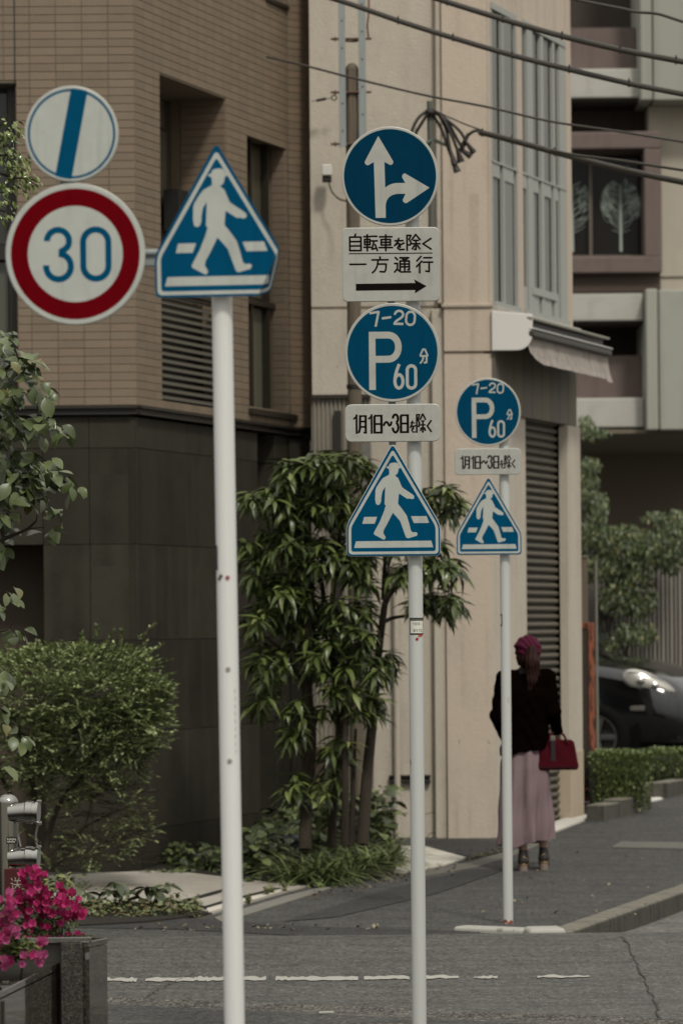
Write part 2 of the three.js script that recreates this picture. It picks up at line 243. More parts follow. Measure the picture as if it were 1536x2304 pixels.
{ // ribbed access cover in the pavement
  const o = thing('access_cover', 'pale ribbed access cover set in the pavement at right', 'access cover', gnd(1460, 1903)); o.userData.kind = 'structure'; delete o.userData.category;
  const P = [[1396, 1895], [1560, 1897.5], [1560, 1912], [1374, 1908]].map(([x, y]) => gnd(x, y)); const g = onPave(prism(P, 0, 0.006), 0.001); g.translate(-o.position.x, -o.position.y, -o.position.z);
  M('cover_plate', meterUV(g), std([0.095, 0.092, 0.08], 0.7, { map: rep(concreteT, 1) }), o);
  const b = []; for (let j = 0; j < 6; j++) for (let i = 0; i < 22; i++) { const u = (i + 0.5) / 22, v = (j + 0.5) / 6; const q = P[0].clone().lerp(P[1], u).lerp(P[3].clone().lerp(P[2], u), v).sub(o.position); b.push(new THREE.CylinderGeometry(0.010, 0.013, 0.004, 6).translate(q.x, pave(-(q.z + o.position.z)) - o.position.y + 0.009, q.z)); }
  tag(M('stud', merge(b), std([0.12, 0.117, 0.10], 0.6), o), null, null, null, 'stuff');
}
{ // yellow-orange tactile blocks on the near pavement, only their far row in view
  const o = thing('tactile_paving', 'orange tactile paving blocks at the very bottom of the picture', 'tactile paving', V(0, 0, -18.4)); o.userData.kind = 'structure'; delete o.userData.category;
  const mT = std([0.30, 0.165, 0.085], 0.9, { map: rep(concreteT, 1) });
  const g = merge([rbox(0.246, 0.04, 0.296, 0.006, 0, 0, 0), ...[...Array(25)].map((_, i) => new THREE.CylinderGeometry(0.011, 0.016, 0.005, 8).translate(-0.10 + (i % 5) * 0.05, 0.0225, -0.116 + Math.floor(i / 5) * 0.058))]);
  for (let k = 0; k < 2; k++) for (let j = 0; j < 2; j++) M('block', g, mT, o, V(-0.09 + k * 0.25, roadY(18.5) + 0.004, -(18.02 - j * 0.3) + 18.4));
  M('loose_chip', rbox(0.075, 0.012, 0.02, 0.004), mWhitePaint, o, V(-0.09, roadY(18.6) + 0.036, -0.22), 0.15);
}

// ---------------------------------------------------------------- tiled building on the left
const tileGeo = (() => { // one tile: bevelled front, 18 triangles, 1 m long, scaled to length
  const w = 0.5, h = 0.0276, d = 0.0055, c = 0.0022, q = [];
  const quad = (a, b, cc, dd) => q.push(a, b, cc, a, cc, dd);
  const F = [[-w + c * 5, -h + c, d], [w - c * 5, -h + c, d], [w - c * 5, h - c, d], [-w + c * 5, h - c, d]], B = [[-w, -h, d - c], [w, -h, d - c], [w, h, d - c], [-w, h, d - c]], Z = B.map(([x, y]) => [x, y, -0.004]);
  quad(...F); for (let i = 0; i < 4; i++) { const j = (i + 1) % 4; quad(B[i], B[j], F[j], F[i]); quad(Z[i], Z[j], B[j], B[i]); }
  const g = new THREE.BufferGeometry(); g.setAttribute('position', new THREE.Float32BufferAttribute(q.flat(), 3)); g.computeVertexNormals();
  const uv = []; for (const [x, y] of q) uv.push(x * 0.19, y); g.setAttribute('uv', new THREE.Float32BufferAttribute(uv, 2)); return g;
})();
const PL = gnd(318, 1962), LF = new Face(PL, 0), LR = new Face(PL, 72);
const HTILE = 0.0585, WTILE = 0.1875;
const bl = thing('tiled_building', 'brown tiled building on dark stone panels behind the speed sign', 'building', PL);
{
  const B = PL, TOP = 8.2, ledge = LF.y(250, 913), s3 = LR.s(651, 600), O3 = LR.pt(s3, PL.y), L3 = new Face(V(O3.x, PL.y, O3.z), 42), s3e = L3.s(698, 500);
  // openings in (s, y)
  const pxHole = (F, x0, x1, y0, y1, xa) => [F.s(x0, (y0 + y1) / 2), F.s(x1, (y0 + y1) / 2), F.y(xa ?? x0, y1), F.y(xa ?? x0, y0)];
  const h1 = [LR.s(359, 300), LR.s(508, 300), LR.y(365, 908), LR.y(359, 167)], h2 = [LR.s(556, 500), LR.s(643, 500), LR.y(575, 922), LR.y(557, 298)], h3 = [LR.s(600, 60), LR.s(700, 60) > s3 ? s3 - 0.06 : LR.s(650, 60), LR.y(640, 14), 7.6];
  const h0 = [LF.s(-140, 500), LF.s(38, 300), LF.y(20, 872), LF.y(20, 188)];
  const gh = [-2.3, LF.s(99, 1500), PL.y - 0.1, LF.y(50, 1225)];
  const wall = M('wall', merge([LF.wall(B, -9, 0, ledge, TOP, -0.45, 0, [h0]), LR.wall(B, 0, s3, ledge, TOP, -0.45, 0, [h1, h2, h3]), L3.wall(B, 0, s3e, ledge, TOP, -0.4, 0, []), LR.wall(B, s3e, s3 + 4, ledge, TOP, -0.6, -0.5)]), mJoint, bl);
  // rows of tiles, bigger-looking ones first as parts, the rest as one mass
  const list = [], r = rng(11);
  const cover = (F, s0, s1, holes, offset, prio) => {
    for (let y = ledge + 0.004; y < TOP - HTILE; y += HTILE) {
      const yc = y + HTILE / 2; let free = [[s0, s1]];
      for (const [a, b, c, d] of holes) if (yc > c && yc < d) free = free.flatMap(([p, q]) => b <= p || a >= q ? [[p, q]] : [[p, Math.min(q, a)], [Math.max(p, b), q]].filter(([m, n]) => n - m > 0.01));
      for (const [p, q] of free) for (let k = Math.floor((p - offset) / WTILE); k * WTILE + offset < q; k++) {
        const a = Math.max(p, k * WTILE + offset) + 0.0014, b = Math.min(q, (k + 1) * WTILE + offset) - 0.0014; if (b - a < 0.008) continue;
        const pt = F.pt((a + b) / 2, yc); const view = pt.clone().sub(V(0, EYE, 0)); const X = CX + FL * view.x / -view.z, Y = CY - FL * view.y / -view.z;
        list.push({ F, pt, len: b - a, m: Math.floor(r() * 5), seen: X > -40 && X < 1536 && Y > -30 ? prio * (b - a) * (1 + 0.1 * r()) : 0, up: Y > -60 });
      }
    }
  };
  cover(LF, -3.2, 0, [h0], 0, 3); cover(LR, 0, s3, [h1, h2, h3], 0, 1); cover(L3, 0, s3e, [], 0, 1.2);
  list.sort((a, b) => b.seen - a.seen);
  const rest = [];
  list.forEach((t, i) => {
    const pos = t.pt.clone().sub(B);
    if (i < 300) { const m = M('tile', tileGeo, tiles[t.m], bl, pos, t.F.a); m.scale.x = t.len; }
    else rest.push([pos, t]);
  });
  const im = new THREE.InstancedMesh(tileGeo, std([1, 1, 1], 0.6, { map: rep(tileT, 0.8, 0.25) }), rest.length), mm = new THREE.Matrix4(), q = new THREE.Quaternion();
  rest.forEach(([pos, t], i) => { mm.compose(pos, q.setFromAxisAngle(V(0, 1, 0), t.F.a), V(t.len, 1, 1)); im.setMatrixAt(i, mm); im.setColorAt(i, tiles[t.m].color); });
  im.name = 'tile'; im.userData.kind = 'stuff'; im.castShadow = im.receiveShadow = true; bl.add(im);
  // movement joint at the corner of the left window
  M('movement_joint', LF.box(B, h0[1] - 0.012, h0[1] - 0.004, h0[3], TOP, 0.001, 0.0105), mBlack, bl);
  M('lintel_strip', LF.box(B, -3.2, h0[1] - 0.013, h0[3] - 0.004, h0[3] + 0.006, 0.001, 0.012), mDarkMetal, bl);
  // jamb tiles of the deep opening
  for (const [h, dep] of [[h1, 0.37], [h2, 0.12]]) for (let y = ledge + 0.004; y < h[3]; y += HTILE) if (y > h[2]) {
    const m = M('jamb_tile', tileGeo, tiles[(Math.floor(y * 97) % 5)], bl, LR.pt(h[1], y + HTILE / 2, -dep / 2).sub(B), LR.a - Math.PI / 2); m.scale.x = dep - 0.006;
  }
  for (let y = h0[2]; y < h0[3] - HTILE; y += HTILE) { const m = M('jamb_tile', tileGeo, tiles[Math.floor(y * 89) % 5], bl, LF.pt(h0[1], y + HTILE / 2, -0.1).sub(B), LF.a - Math.PI / 2); m.scale.x = 0.19; }
  // recess behind the deep opening: back wall, window, grille
  M('recess_wall', merge([LR.box(B, h1[0] - 0.1, h1[1] + 0.5, h1[2] - 0.1, h1[3] + 0.1, -1.3, -1.2), LR.box(B, h1[1] + 0.005, h1[1] + 0.1, h1[2], h1[3], -1.2, -0.45), LR.box(B, h1[0] - 0.1, h1[0] - 0.005, h1[2], h1[3], -1.2, -0.45), LR.box(B, h1[0] - 0.1, h1[1] + 0.1, h1[3] + 0.005, h1[3] + 0.1, -1.2, -0.45)]), std([0.10, 0.078, 0.052], 0.9), bl);
  const wx = (x, n) => LR.s(x, 400, n);
  const w1 = M('window', LR.box(B, wx(352, -0.5), wx(402, -0.5), h1[2], LR.y(380, 292, -0.5), -0.55, -0.5), mBrownFrame, bl);
  M('pane', LR.box(B, wx(356, -0.49), wx(388, -0.49), h1[2], LR.y(380, 302, -0.5), -0.5, -0.488), std([0.14, 0.125, 0.09], 0.3), w1);
  M('wall_bracket', LR.box(B, wx(374, -0.4), wx(398, -0.4), LR.y(380, 520, -0.4), LR.y(380, 428, -0.4), -0.42, -0.3), mBlack, bl);
  const lv0 = h1[2] + 0.03, lv1 = LR.y(380, 655), ns = 15, pitch = (lv1 - lv0) / ns;
  for (let i = 0; i < ns; i++) { const g = rbox(h1[1] - h1[0] - 0.05, 0.034, 0.008, 0.003).rotateX(-0.55).translate((h1[0] + h1[1]) / 2, lv0 + (i + 0.5) * pitch, -0.05); M('louvre_slat', LR.place(g, B), std([0.062, 0.056, 0.042], 0.5), bl); }
  M('louvre_frame', merge([LR.box(B, h1[0], h1[1], h1[2], h1[2] + 0.026, -0.09, -0.01), LR.box(B, h1[0], h1[0] + 0.022, h1[2] + 0.026, lv1, -0.09, -0.01), LR.box(B, h1[1] - 0.022, h1[1], h1[2] + 0.026, lv1, -0.09, -0.01), LR.box(B, h1[0], h1[1], lv1, lv1 + 0.03, -0.09, -0.01), LR.box(B, h1[0] + 0.03, h1[1] - 0.03, h1[2] + 0.03, lv1 - 0.01, -0.2, -0.19)]), mDarkMetal, bl);
  // narrow window
  const w2 = M('window', merge([LR.box(B, h2[0], h2[1], h2[2], h2[3], -0.2, -0.17), LR.box(B, h2[0], h2[0] + 0.03, h2[2], h2[3], -0.17, -0.1), LR.box(B, h2[0] + 0.4, h2[0] + 0.44, h2[2], h2[3], -0.17, -0.11), LR.box(B, h2[1] - 0.16, h2[1] - 0.12, h2[2], h2[3], -0.17, -0.1), LR.box(B, h2[0], h2[1], LR.y(590, 690, -0.1), LR.y(590, 678, -0.1), -0.17, -0.09)]), mBrownFrame, bl);
  M('pane', LR.box(B, h2[0] + 0.035, h2[0] + 0.395, h2[2] + 0.03, LR.y(590, 694, -0.1), -0.168, -0.15), std([0.23, 0.20, 0.145], 0.4), w2);
  M('pane', LR.box(B, h2[0] + 0.445, h2[1] - 0.165, h2[2] + 0.03, LR.y(590, 694, -0.1), -0.168, -0.155), std([0.105, 0.10, 0.075], 0.25), w2);
  M('pane', LR.box(B, h2[0] + 0.445, h2[1] - 0.165, LR.y(590, 670, -0.1), h2[3] - 0.03, -0.168, -0.155), std([0.085, 0.075, 0.052], 0.2), w2);
  M('window_sill', LR.rbox(B, h2[0] - 0.02, h2[1] + 0.12, h2[2] - 0.045, h2[2] + 0.004, -0.1, 0.05, 0.006), mBrownFrame, bl);
  M('window_sill', LR.rbox(B, h3[0] - 0.04, s3 - 0.02, h3[2] - 0.03, h3[2] + 0.004, -0.1, 0.03, 0.006), mBrownFrame, bl);
  M('window', LR.box(B, h3[0], h3[1], h3[2] + 0.005, h3[3], -0.2, -0.14), mGlassDark, bl);
  // left window with its mullion
  const w0 = M('window', merge([LF.box(B, h0[0], h0[1], h0[2], h0[3], -0.3, -0.26), LF.box(B, h0[1] - 0.075, h0[1] - 0.005, h0[2], h0[3], -0.26, -0.15), LF.box(B, h0[0], h0[1] - 0.08, LF.y(10, 585, -0.2), LF.y(10, 552, -0.2), -0.26, -0.17)]), mDarkMetal, bl);
  M('pane', LF.box(B, h0[0] + 0.05, h0[1] - 0.09, h0[2] + 0.03, LF.y(10, 590, -0.2), -0.258, -0.24), phys([0.075, 0.08, 0.06], 0.15), w0);
  M('pane', LF.box(B, h0[0] + 0.05, h0[1] - 0.09, LF.y(10, 548, -0.2), h0[3] - 0.03, -0.258, -0.24), mGlassDark, w0);
  // drip ledge between tile and stone
  const led = (F, a, b) => [F.box(B, a, b, ledge - 0.018, ledge - 0.001, -0.3, 0.035), F.box(B, a, b, ledge - 0.05, ledge - 0.018, -0.3, -0.01), F.box(B, a, b, ledge - 0.062, ledge - 0.05, -0.3, 0.02)];
  M('drip_ledge', merge([...led(LF, -9, 0.0), ...led(LR, 0.012, s3), ...led(L3, 0.012, s3e)]), mDarkMetal, bl);
  // dark stone cladding, panel by panel
  M('backing_wall', merge([LF.wall(B, -9, -0.05, PL.y - 0.3, ledge - 0.06, -0.5, -0.075, [[gh[0], gh[1], PL.y - 0.28, gh[3]]]), LR.wall(B, -0.02, s3, PL.y - 0.3, ledge - 0.06, -0.5, -0.2), L3.wall(B, 0, s3e, PL.y - 0.3, ledge - 0.06, -0.5, -0.09)]), mBlack, bl);
  const ys = [937, 1007, 1224, 1440, 1650, 1870].map((y) => LF.y(316, y)).concat(PL.y - 0.12);
  const colsF = [-6.2, -4.9, -3.6, -2.3, LF.s(98, 1300), LF.s(203, 1300), -0.003];
  const panel = (F, a, b, c, d, k) => M('stone_panel', meterUV(F.rbox(B, a + 0.0017, b - 0.0017, c + 0.0017, d - 0.0017, -0.075, -0.025, 0.002)), darkStones[k % 4], bl);
  let k = 0;
  for (let i = 0; i + 1 < colsF.length; i++) for (let j = 0; j + 1 < ys.length; j++) { const [a, b, c, d] = [colsF[i], colsF[i + 1], ys[j + 1], ys[j]]; if (b < gh[1] + 0.05 && a > gh[0] - 0.4 && c < gh[3] - 0.1) continue; panel(LF, a, b, c, d, (k += 3)); }
  const sx = [0.0, LR.s(430, 1400), LR.s(530, 1400), LR.s(589, 1400)], sr = LR.s(629, 1600);
  for (let i = 0; i < 3; i++) for (let j = 0; j + 1 < ys.length; j++) M('stone_panel', meterUV(LR.rbox(B, sx[i] + 0.0015, sx[i + 1] - 0.0015, ys[j + 1] + 0.0017, ys[j] - 0.0017, -0.2, -0.025, 0.002)), darkStones[(k += 3) % 4], bl);
  for (let j = 0; j + 1 < ys.length; j++) { M('stone_panel', meterUV(LR.rbox(B, sr, s3 - 0.003, ys[j + 1] + 0.003, ys[j] - 0.003, -0.2, -0.025, 0.004)), darkStones[(k += 3) % 4], bl); M('stone_panel', meterUV(L3.rbox(B, 0.003, s3e, ys[j + 1] + 0.003, ys[j] - 0.003, -0.09, -0.025, 0.004)), darkStones[(k += 1) % 4], bl); }
  // doorway in the stone base
  M('doorway', merge([LF.box(B, gh[0] - 0.3, gh[1] + 0.3, PL.y - 0.2, gh[3] + 0.3, -0.6, -0.5), LF.box(B, gh[1], gh[1] + 0.1, PL.y - 0.2, gh[3], -0.5, -0.08), LF.box(B, gh[0] - 0.1, gh[0], PL.y - 0.2, gh[3], -0.5, -0.5), LF.box(B, gh[0] - 0.1, gh[1] + 0.1, gh[3], gh[3] + 0.1, -0.5, -0.08)]), std([0.05, 0.037, 0.024], 0.85), bl);
  M('roof', merge([LF.box(B, -9, 0.6, TOP, TOP + 0.3, -4, 0.02)]), mDarkInside, bl);
}

// ---------------------------------------------------------------- gap between the buildings: corrugated sheet, brown boards
{
  const P = at(760, 1880, 30.72); P.y = pave(30.7);
  const F = new Face(V(P.x, P.y, P.z), 0), o = thing('corrugated_screen', 'grey corrugated metal screen between the tiled and the pink building', 'screen', P);
  const a = F.s(701, 1000), b = F.s(838, 1400), top = F.y(740, 897), n = 14, w = (b - a) / n;
  const s = new THREE.Shape(); const pts = []; for (let i = 0; i < n; i++) pts.push([a + w * i, 0], [a + w * (i + 0.35), 0], [a + w * (i + 0.5), 0.02], [a + w * (i + 0.85), 0.02]);
  pts.push([b, 0]); [...pts, ...pts.slice().reverse().map(([x, z]) => [x, z - 0.004])].forEach(([x, z], i) => s[i ? 'lineTo' : 'moveTo'](x, -z));
  const g = new THREE.ExtrudeGeometry(s, { depth: top - P.y, bevelEnabled: false }).rotateX(-Math.PI / 2).translate(0, P.y, 0);
  M('corrugated_sheet', F.place(meterUV(g), P), std([0.25, 0.225, 0.185], 0.7, { map: rep(concreteT, 0.7, 0.4) }), o);
  M('cap', F.box(P, a, b, top, top + 0.03, -0.03, 0.05), mBrownFrame, o);
  M('corner_post', F.box(P, F.s(752, 1000), F.s(768, 1000), P.y, top - 0.1, 0.02, 0.07), mDarkMetal, o);
  M('corner_post', F.box(P, F.s(812, 1700), F.s(838, 1700), P.y, F.y(800, 1000), 0.025, 0.09), std([0.14, 0.135, 0.12], 0.6), o);
  for (let i = 0; i < 6; i++) M('board', F.rbox(P, F.s(708, 1700), F.s(750, 1700), F.y(700, 1890 - i * 36), F.y(700, 1860 - i * 36), 0.03, 0.07, 0.006), std([0.06, 0.042, 0.026], 0.8, { map: rep(barkT, 1) }), o);
  const st = M('sticker', F.box(P, F.s(819, 1765), F.s(836, 1765), F.y(828, 1774), F.y(828, 1756), 0.0905, 0.092), std([0.02, 0.2, 0.36], 0.5), o); st.userData.label = 'small blue sticker';
  M('emblem', F.place(new THREE.TorusGeometry(0.02, 0.005, 6, 16).translate(F.s(827, 1765), F.y(828, 1765), 0.093), P), std([0.3, 0.5, 0.6], 0.5), st);
}

// ---------------------------------------------------------------- pink building
const PP = gnd(1113, 1885), PF = new Face(PP, 0), PS = new Face(PP, 71.5);
const pb = thing('pink_building', 'pale pink rendered building with tall windows, awning and roller shutter', 'building', PP);
{
  const B = PP, TOP = 8.4, y0 = PP.y - 0.25;
  const grooveA = PF.y(1050, 688), grooveB = PF.y(1050, 793), low = PF.y(740, 893);
  const sP = PF.s(1003, 1300), sL = PF.s(785, 950), sU = PF.s(838, 1500), e = PS.s(1282, 400), eb = PS.s(1301, 1500, 0.05);
  const N = -0.11, xl = PF.s(699, 500, -0.11);
  // recessed main wall, in courses divided by grooves; the pier stands proud of it
  M('wall', merge([PF.wall(B, xl, sP, grooveA + 0.012, TOP, N - 0.3, N), PF.wall(B, xl, sL, low, grooveA - 0.012, N - 0.3, N), PF.wall(B, sL, sP, low, grooveA - 0.012, N - 0.3, N), PF.wall(B, sU, sP, y0, low, N - 0.3, N), PF.wall(B, xl, sP, grooveA - 0.012, grooveA + 0.012, N - 0.3, N - 0.02)]), mPink, pb);
  const pier = M('pier', merge([PF.wall(B, sP, -0.02, grooveA + 0.014, TOP, -0.35, 0), PF.wall(B, sP, 0.012, grooveB + 0.012, grooveA - 0.006, -0.35, 0.012), PF.wall(B, sP, 0.005, y0, grooveB - 0.012, -0.35, 0), PF.wall(B, sP, -0.01, grooveB - 0.012, grooveB + 0.012, -0.3, -0.018)]), mPinkB, pb);
  M('pier_ledge', PF.place(rbox(0.02 - sP + 0.02, 0.03, 0.06, 0.008, (sP - 0.02 + 0.02) / 2, grooveA, 0.0), B), mPinkB, pb);
  M('pilaster', meterUV(PF.rbox(B, sP - 0.10, sP + 0.002, y0, grooveA - 0.02, N, -0.035, 0.01)), mPink, pb);
  M('pilaster', meterUV(PF.rbox(B, sP - 0.05, sP + 0.002, grooveA + 0.02, TOP, N, -0.035, 0.01)), mPink, pb);
  M('wall_bead', PF.rbox(B, PF.s(990, 1300, N) - 0.015, PF.s(990, 1300, N) + 0.004, y0, TOP, N, N + 0.02, 0.006), std([0.42, 0.34, 0.26], 0.9), pb);
  // side wall: upper storey with window strips
  const ya = PS.y(1108, 690), yb = PS.y(1108, 8);
  const gA = [PS.s(1104.5, 400, 0), PS.s(1162, 400, 0)], gB = [PS.s(1173, 400, 0), PS.s(1271, 400, 0)];
  M('side_wall', merge([PS.wall(B, 0.0, e, grooveB + 0.2, TOP, -0.3, 0.0, [[gA[0], gA[1], ya, yb], [gB[0], gB[1], ya, yb]])]), mPinkB, pb);
  const mFrame = std([0.30, 0.307, 0.283], 0.6), mFrost = phys([0.20, 0.215, 0.185], 0.4), mFrostB = phys([0.27, 0.275, 0.245], 0.4), mLine = phys([0.028, 0.025, 0.018], 0.8, { specularIntensity: 0.2 });
  const wy = [ya + 0.03, PS.y(1120, 400), PS.y(1120, 378), yb - 0.02];
  const mPane = phys([0.105, 0.11, 0.092], 0.25), mPaneB = phys([0.14, 0.142, 0.122], 0.3);
  for (const [g, bot, list] of [[gA, 0.06, [[1104.5, 1107, 'F'], [1107, 1123, 'P'], [1123, 1129.5, 'D'], [1129.5, 1133, 'F'], [1133, 1154, 'Q'], [1154, 1160, 'D'], [1160, 1162, 'F']]], [gB, 0.24, [[1173, 1183.5, 'P'], [1183.5, 1185.5, 'D'], [1185.5, 1198, 'F'], [1198, 1210, 'P'], [1210, 1215.5, 'D'], [1215.5, 1222, 'F'], [1222, 1238, 'P'], [1238, 1243, 'D'], [1243, 1247.5, 'F'], [1247.5, 1254, 'P'], [1254, 1257.5, 'D'], [1257.5, 1271, 'F']]]]) {
    const w = M('window', merge([PS.box(B, g[0], g[1], ya, ya + 0.045, -0.06, 0.035), PS.box(B, g[0], g[1], yb - 0.05, yb, -0.06, 0.014), PS.box(B, g[0], g[1], ya, yb, -0.2, -0.06)]), mFrame, pb);
    for (const [x0, x1, kind] of list) { const s0 = PS.s(x0, 400), s1 = PS.s(x1, 400);
      if (kind === 'F') M('mullion', PS.box(B, s0, s1, ya + 0.046, yb - 0.051, -0.059, 0.006), mFrame, w);
      else if (kind === 'D') M('gasket', PS.box(B, s0 + 0.0005, s1 - 0.0005, ya + 0.046, yb - 0.051, -0.059, -0.022), mLine, w);
      else for (const [p, q] of [[ya + bot, wy[1] - 0.005], [wy[2] + 0.03, yb - 0.06]]) { M('pane', PS.box(B, s0, s1, p, q, -0.058, kind === 'Q' ? -0.008 : -0.016), kind === 'Q' ? mPaneB : mPane, w); if (p > wy[1]) M('transom', PS.box(B, s0, s1, wy[1] - 0.004, wy[2] + 0.028, -0.058, 0.003), mFrame, w); else if (bot > 0.1) M('bottom_panel', PS.box(B, s0, s1, ya + 0.046, ya + bot - 0.001, -0.058, 0.0), mFrame, w); }
    }
    M('rail', PS.box(B, g[0], g[1], wy[2] + 0.029, wy[2] + 0.045, -0.05, 0.012), mFrame, w);
    if (bot > 0.1) M('rail', PS.box(B, PS.s(1193, 400), PS.s(1248, 400), ya + bot - 0.05, ya + bot + 0.01, -0.02, 0.016), mFrame, w);
  }
  M('corner_pilaster', PS.rbox(B, PS.s(1271.5, 400), e + 0.004, ya - 0.2, TOP, -0.25, 0.012, 0.004), mPinkB, pb);
  M('mid_pilaster', PS.rbox(B, gA[1], gB[0], ya - 0.02, TOP, -0.1, 0.010, 0.004), mPinkB, pb);
  M('sill', PS.rbox(B, -0.0, e + 0.06, ya - 0.06, ya - 0.005, -0.2, 0.07, 0.008), std([0.36, 0.34, 0.30], 0.8, { map: rep(plasterT, 0.5) }), pb);
  M('sill_end', PS.rbox(B, e - 0.02, e + 0.2, ya - 0.16, ya - 0.065, -0.2, 0.08, 0.02), mPinkB, pb);
  // awning: end cheek, cassette, front bar, hanging cloth
  const yc0 = PS.y(1120, 792), yc1 = PS.y(1119, 706), aw = M('awning_cheek', (() => { const w = 0.315, h = yc1 - yc0, s = new THREE.Shape(); s.moveTo(0, 0); s.lineTo(w - 0.13, 0); s.bezierCurveTo(w - 0.04, 0, w, 0.06, w, 0.15); s.lineTo(w, h - 0.03); s.lineTo(0, h); const g = new THREE.ExtrudeGeometry(s, { depth: 0.03, bevelEnabled: true, bevelSize: 0.006, bevelThickness: 0.006, bevelSegments: 2 }); return PF.place(g.translate(0.012, yc0, 0.012), B); })(), std([0.58, 0.56, 0.52], 0.6), pb);
  const aEnd = e + 0.02, mGreyM = std([0.055, 0.05, 0.04], 0.5, { metalness: 0.3 }), mAl = std([0.5, 0.5, 0.47], 0.4, { metalness: 0.4 });
  const yr = yc1 - 0.05;
  M('awning_cassette', PS.box(B, 0.05, aEnd, yr - 0.14, yr - 0.02, 0.08, 0.27), mDarkMetal, pb);
  M('awning_hood', PS.place(rbox(aEnd - 0.03, 0.02, 0.26, 0.006).rotateX(0.12).translate((0.06 + aEnd) / 2, yr + 0.01, 0.2), B), std([0.25, 0.24, 0.20], 0.5), pb);
  M('awning_bar', PS.rbox(B, 0.05, aEnd + 0.03, yr - 0.155, yr - 0.10, 0.275, 0.345, 0.014), mGreyM, pb);
  M('awning_rail', PS.rbox(B, 0.05, aEnd + 0.03, yr - 0.098, yr - 0.083, 0.27, 0.35, 0.005), mAl, pb);
  const cloth = new THREE.PlaneGeometry(aEnd - 0.02, 0.205, 60, 8), cp = cloth.attributes.position, rr = rng(3);
  for (let i = 0; i < cp.count; i++) { const x = cp.getX(i) / aEnd + 0.5, t = 0.5 - cp.getY(i) / 0.205; cp.setZ(i, 0.005 * Math.sin(x * 33) * t + 0.003 * Math.sin(x * 71 + 1) * t + 0.04 * t * t - (x < 0.12 ? (0.12 - x) * 0.3 * t : 0)); cp.setY(i, cp.getY(i) + (x < 0.14 ? Math.pow((0.14 - x) / 0.14, 2) * 0.09 * t : 0) - (x > 0.93 ? 0.02 * t : 0)); }
  cloth.computeVertexNormals();
  M('awning_valance', PS.place(cloth.translate(0.05 + aEnd / 2, yr - 0.158 - 0.1, 0.30), B), std([0.30, 0.265, 0.235], 0.95, { side: THREE.DoubleSide, map: rep(stainT(0.5, 1.2), 1.4, 1.0) }), pb);
  M('awning_arm', merge([PS.place(rod(V(0.1, yr - 0.2, 0.02), V(0.25, yr - 0.24, 0.24), 0.016), B), PS.place(rod(V(0.25, yr - 0.24, 0.24), V(0.12, yr - 0.16, 0.28), 0.013), B), PS.box(B, 0.05, aEnd - 0.1, yr - 0.21, yr - 0.15, 0.005, 0.07)]), mDarkMetal, pb);
  // seamed metal fascia under the awning
  const fy0 = PS.y(1165, 938), fy1 = yc0 + 0.05, nF = 9, fw = (e + 0.04) / nF;
  for (let i = 0; i < nF; i++) M('fascia_panel', PS.rbox(B, i * fw + 0.004, (i + 1) * fw - 0.004, fy0, fy1, -0.05, 0.03, 0.005), std([0.125 + 0.012 * (i % 3), 0.108 + 0.01 * (i % 3), 0.086], 0.7, { map: rep(stainT(0.4, 1.2), 0.8, 0.5) }), pb);
  M('fascia_backing', PS.box(B, 0, e + 0.03, fy0 - 0.01, fy1 + 0.1, -0.2, -0.05), mDarkInside, pb);
  // roller shutter, slat by slat, jambs, pillar
  const s0 = PS.s(1168, 1300, -0.06), s1 = PS.s(1265, 1300, -0.06), s2 = PS.s(1279, 1300, 0.05), yS = PS.y(1260, 1862, -0.06), pit = 0.0655;
  const slat = (() => { const s = new THREE.Shape(); s.moveTo(0, 0.002); s.lineTo(0.006, 0.004); s.bezierCurveTo(0.022, 0.014, 0.024, 0.042, 0.010, 0.052); s.lineTo(0.002, 0.055); s.lineTo(0.002, 0.0645); s.lineTo(-0.012, 0.0645); s.lineTo(-0.012, 0.002); const g = new THREE.ExtrudeGeometry(s, { depth: s1 - s0, bevelEnabled: false, curveSegments: 6 }); return g.rotateY(Math.PI / 2).scale(1, 1, -1).translate(0, 0, 0); })();
  { const idx = slat.attributes.position; slat.computeBoundingBox(); }
  const slatG = (() => { // profile swept along s, outward = +n
    const prof = [[-0.03, 0.004], [-0.002, 0.006], [0.012, 0.012], [0.018, 0.023], [0.018, 0.034], [0.012, 0.043], [-0.002, 0.048], [-0.022, 0.050], [-0.022, 0.052], [-0.006, 0.054], [-0.006, 0.0615], [-0.03, 0.0625], [-0.03, 0.0695]], q = [], L = s1 - s0;
    for (let i = 0; i + 1 < prof.length; i++) { const [n0, a] = prof[i], [n1, b] = prof[i + 1]; const A = [0, a, n0], Bb = [L, a, n0], C = [L, b, n1], D = [0, b, n1]; q.push(A, Bb, C, A, C, D); }
    const g = new THREE.BufferGeometry(); g.setAttribute('position', new THREE.Float32BufferAttribute(q.flat(), 3)); g.computeVertexNormals(); return meterUV(g); })();
  const slatMats = [0, 1, 2].map((i) => phys([0.105 + i * 0.007, 0.094 + i * 0.006, 0.074 + i * 0.005], 0.6, { specularIntensity: 0.35, map: rep(stainT(0.35, 0.5), 0.5, 0.4) }));
  for (let i = 0, y = yS; y < fy0 + 0.02; i++, y += pit) M('shutter_slat', slatG, slatMats[(i * 7) % 3], pb, PS.pt(s0, y, -0.06).sub(B), PS.a);
  M('shutter_rail', PS.box(B, s0, s1, yS - 0.09, yS - 0.002, -0.085, -0.04), slatMats[0], pb);
  M('shutter_backing', PS.box(B, s0, s1, y0, fy0, -0.3, -0.09), mBlack, pb);
  M('jamb', meterUV(PS.wall(B, 0.012, s0, y0, fy0, -0.25, 0.0)), mPink, pb);
  M('guide_rail', PS.box(B, s1, s2, y0, fy0, -0.2, -0.03), std([0.025, 0.022, 0.015], 0.7), pb);
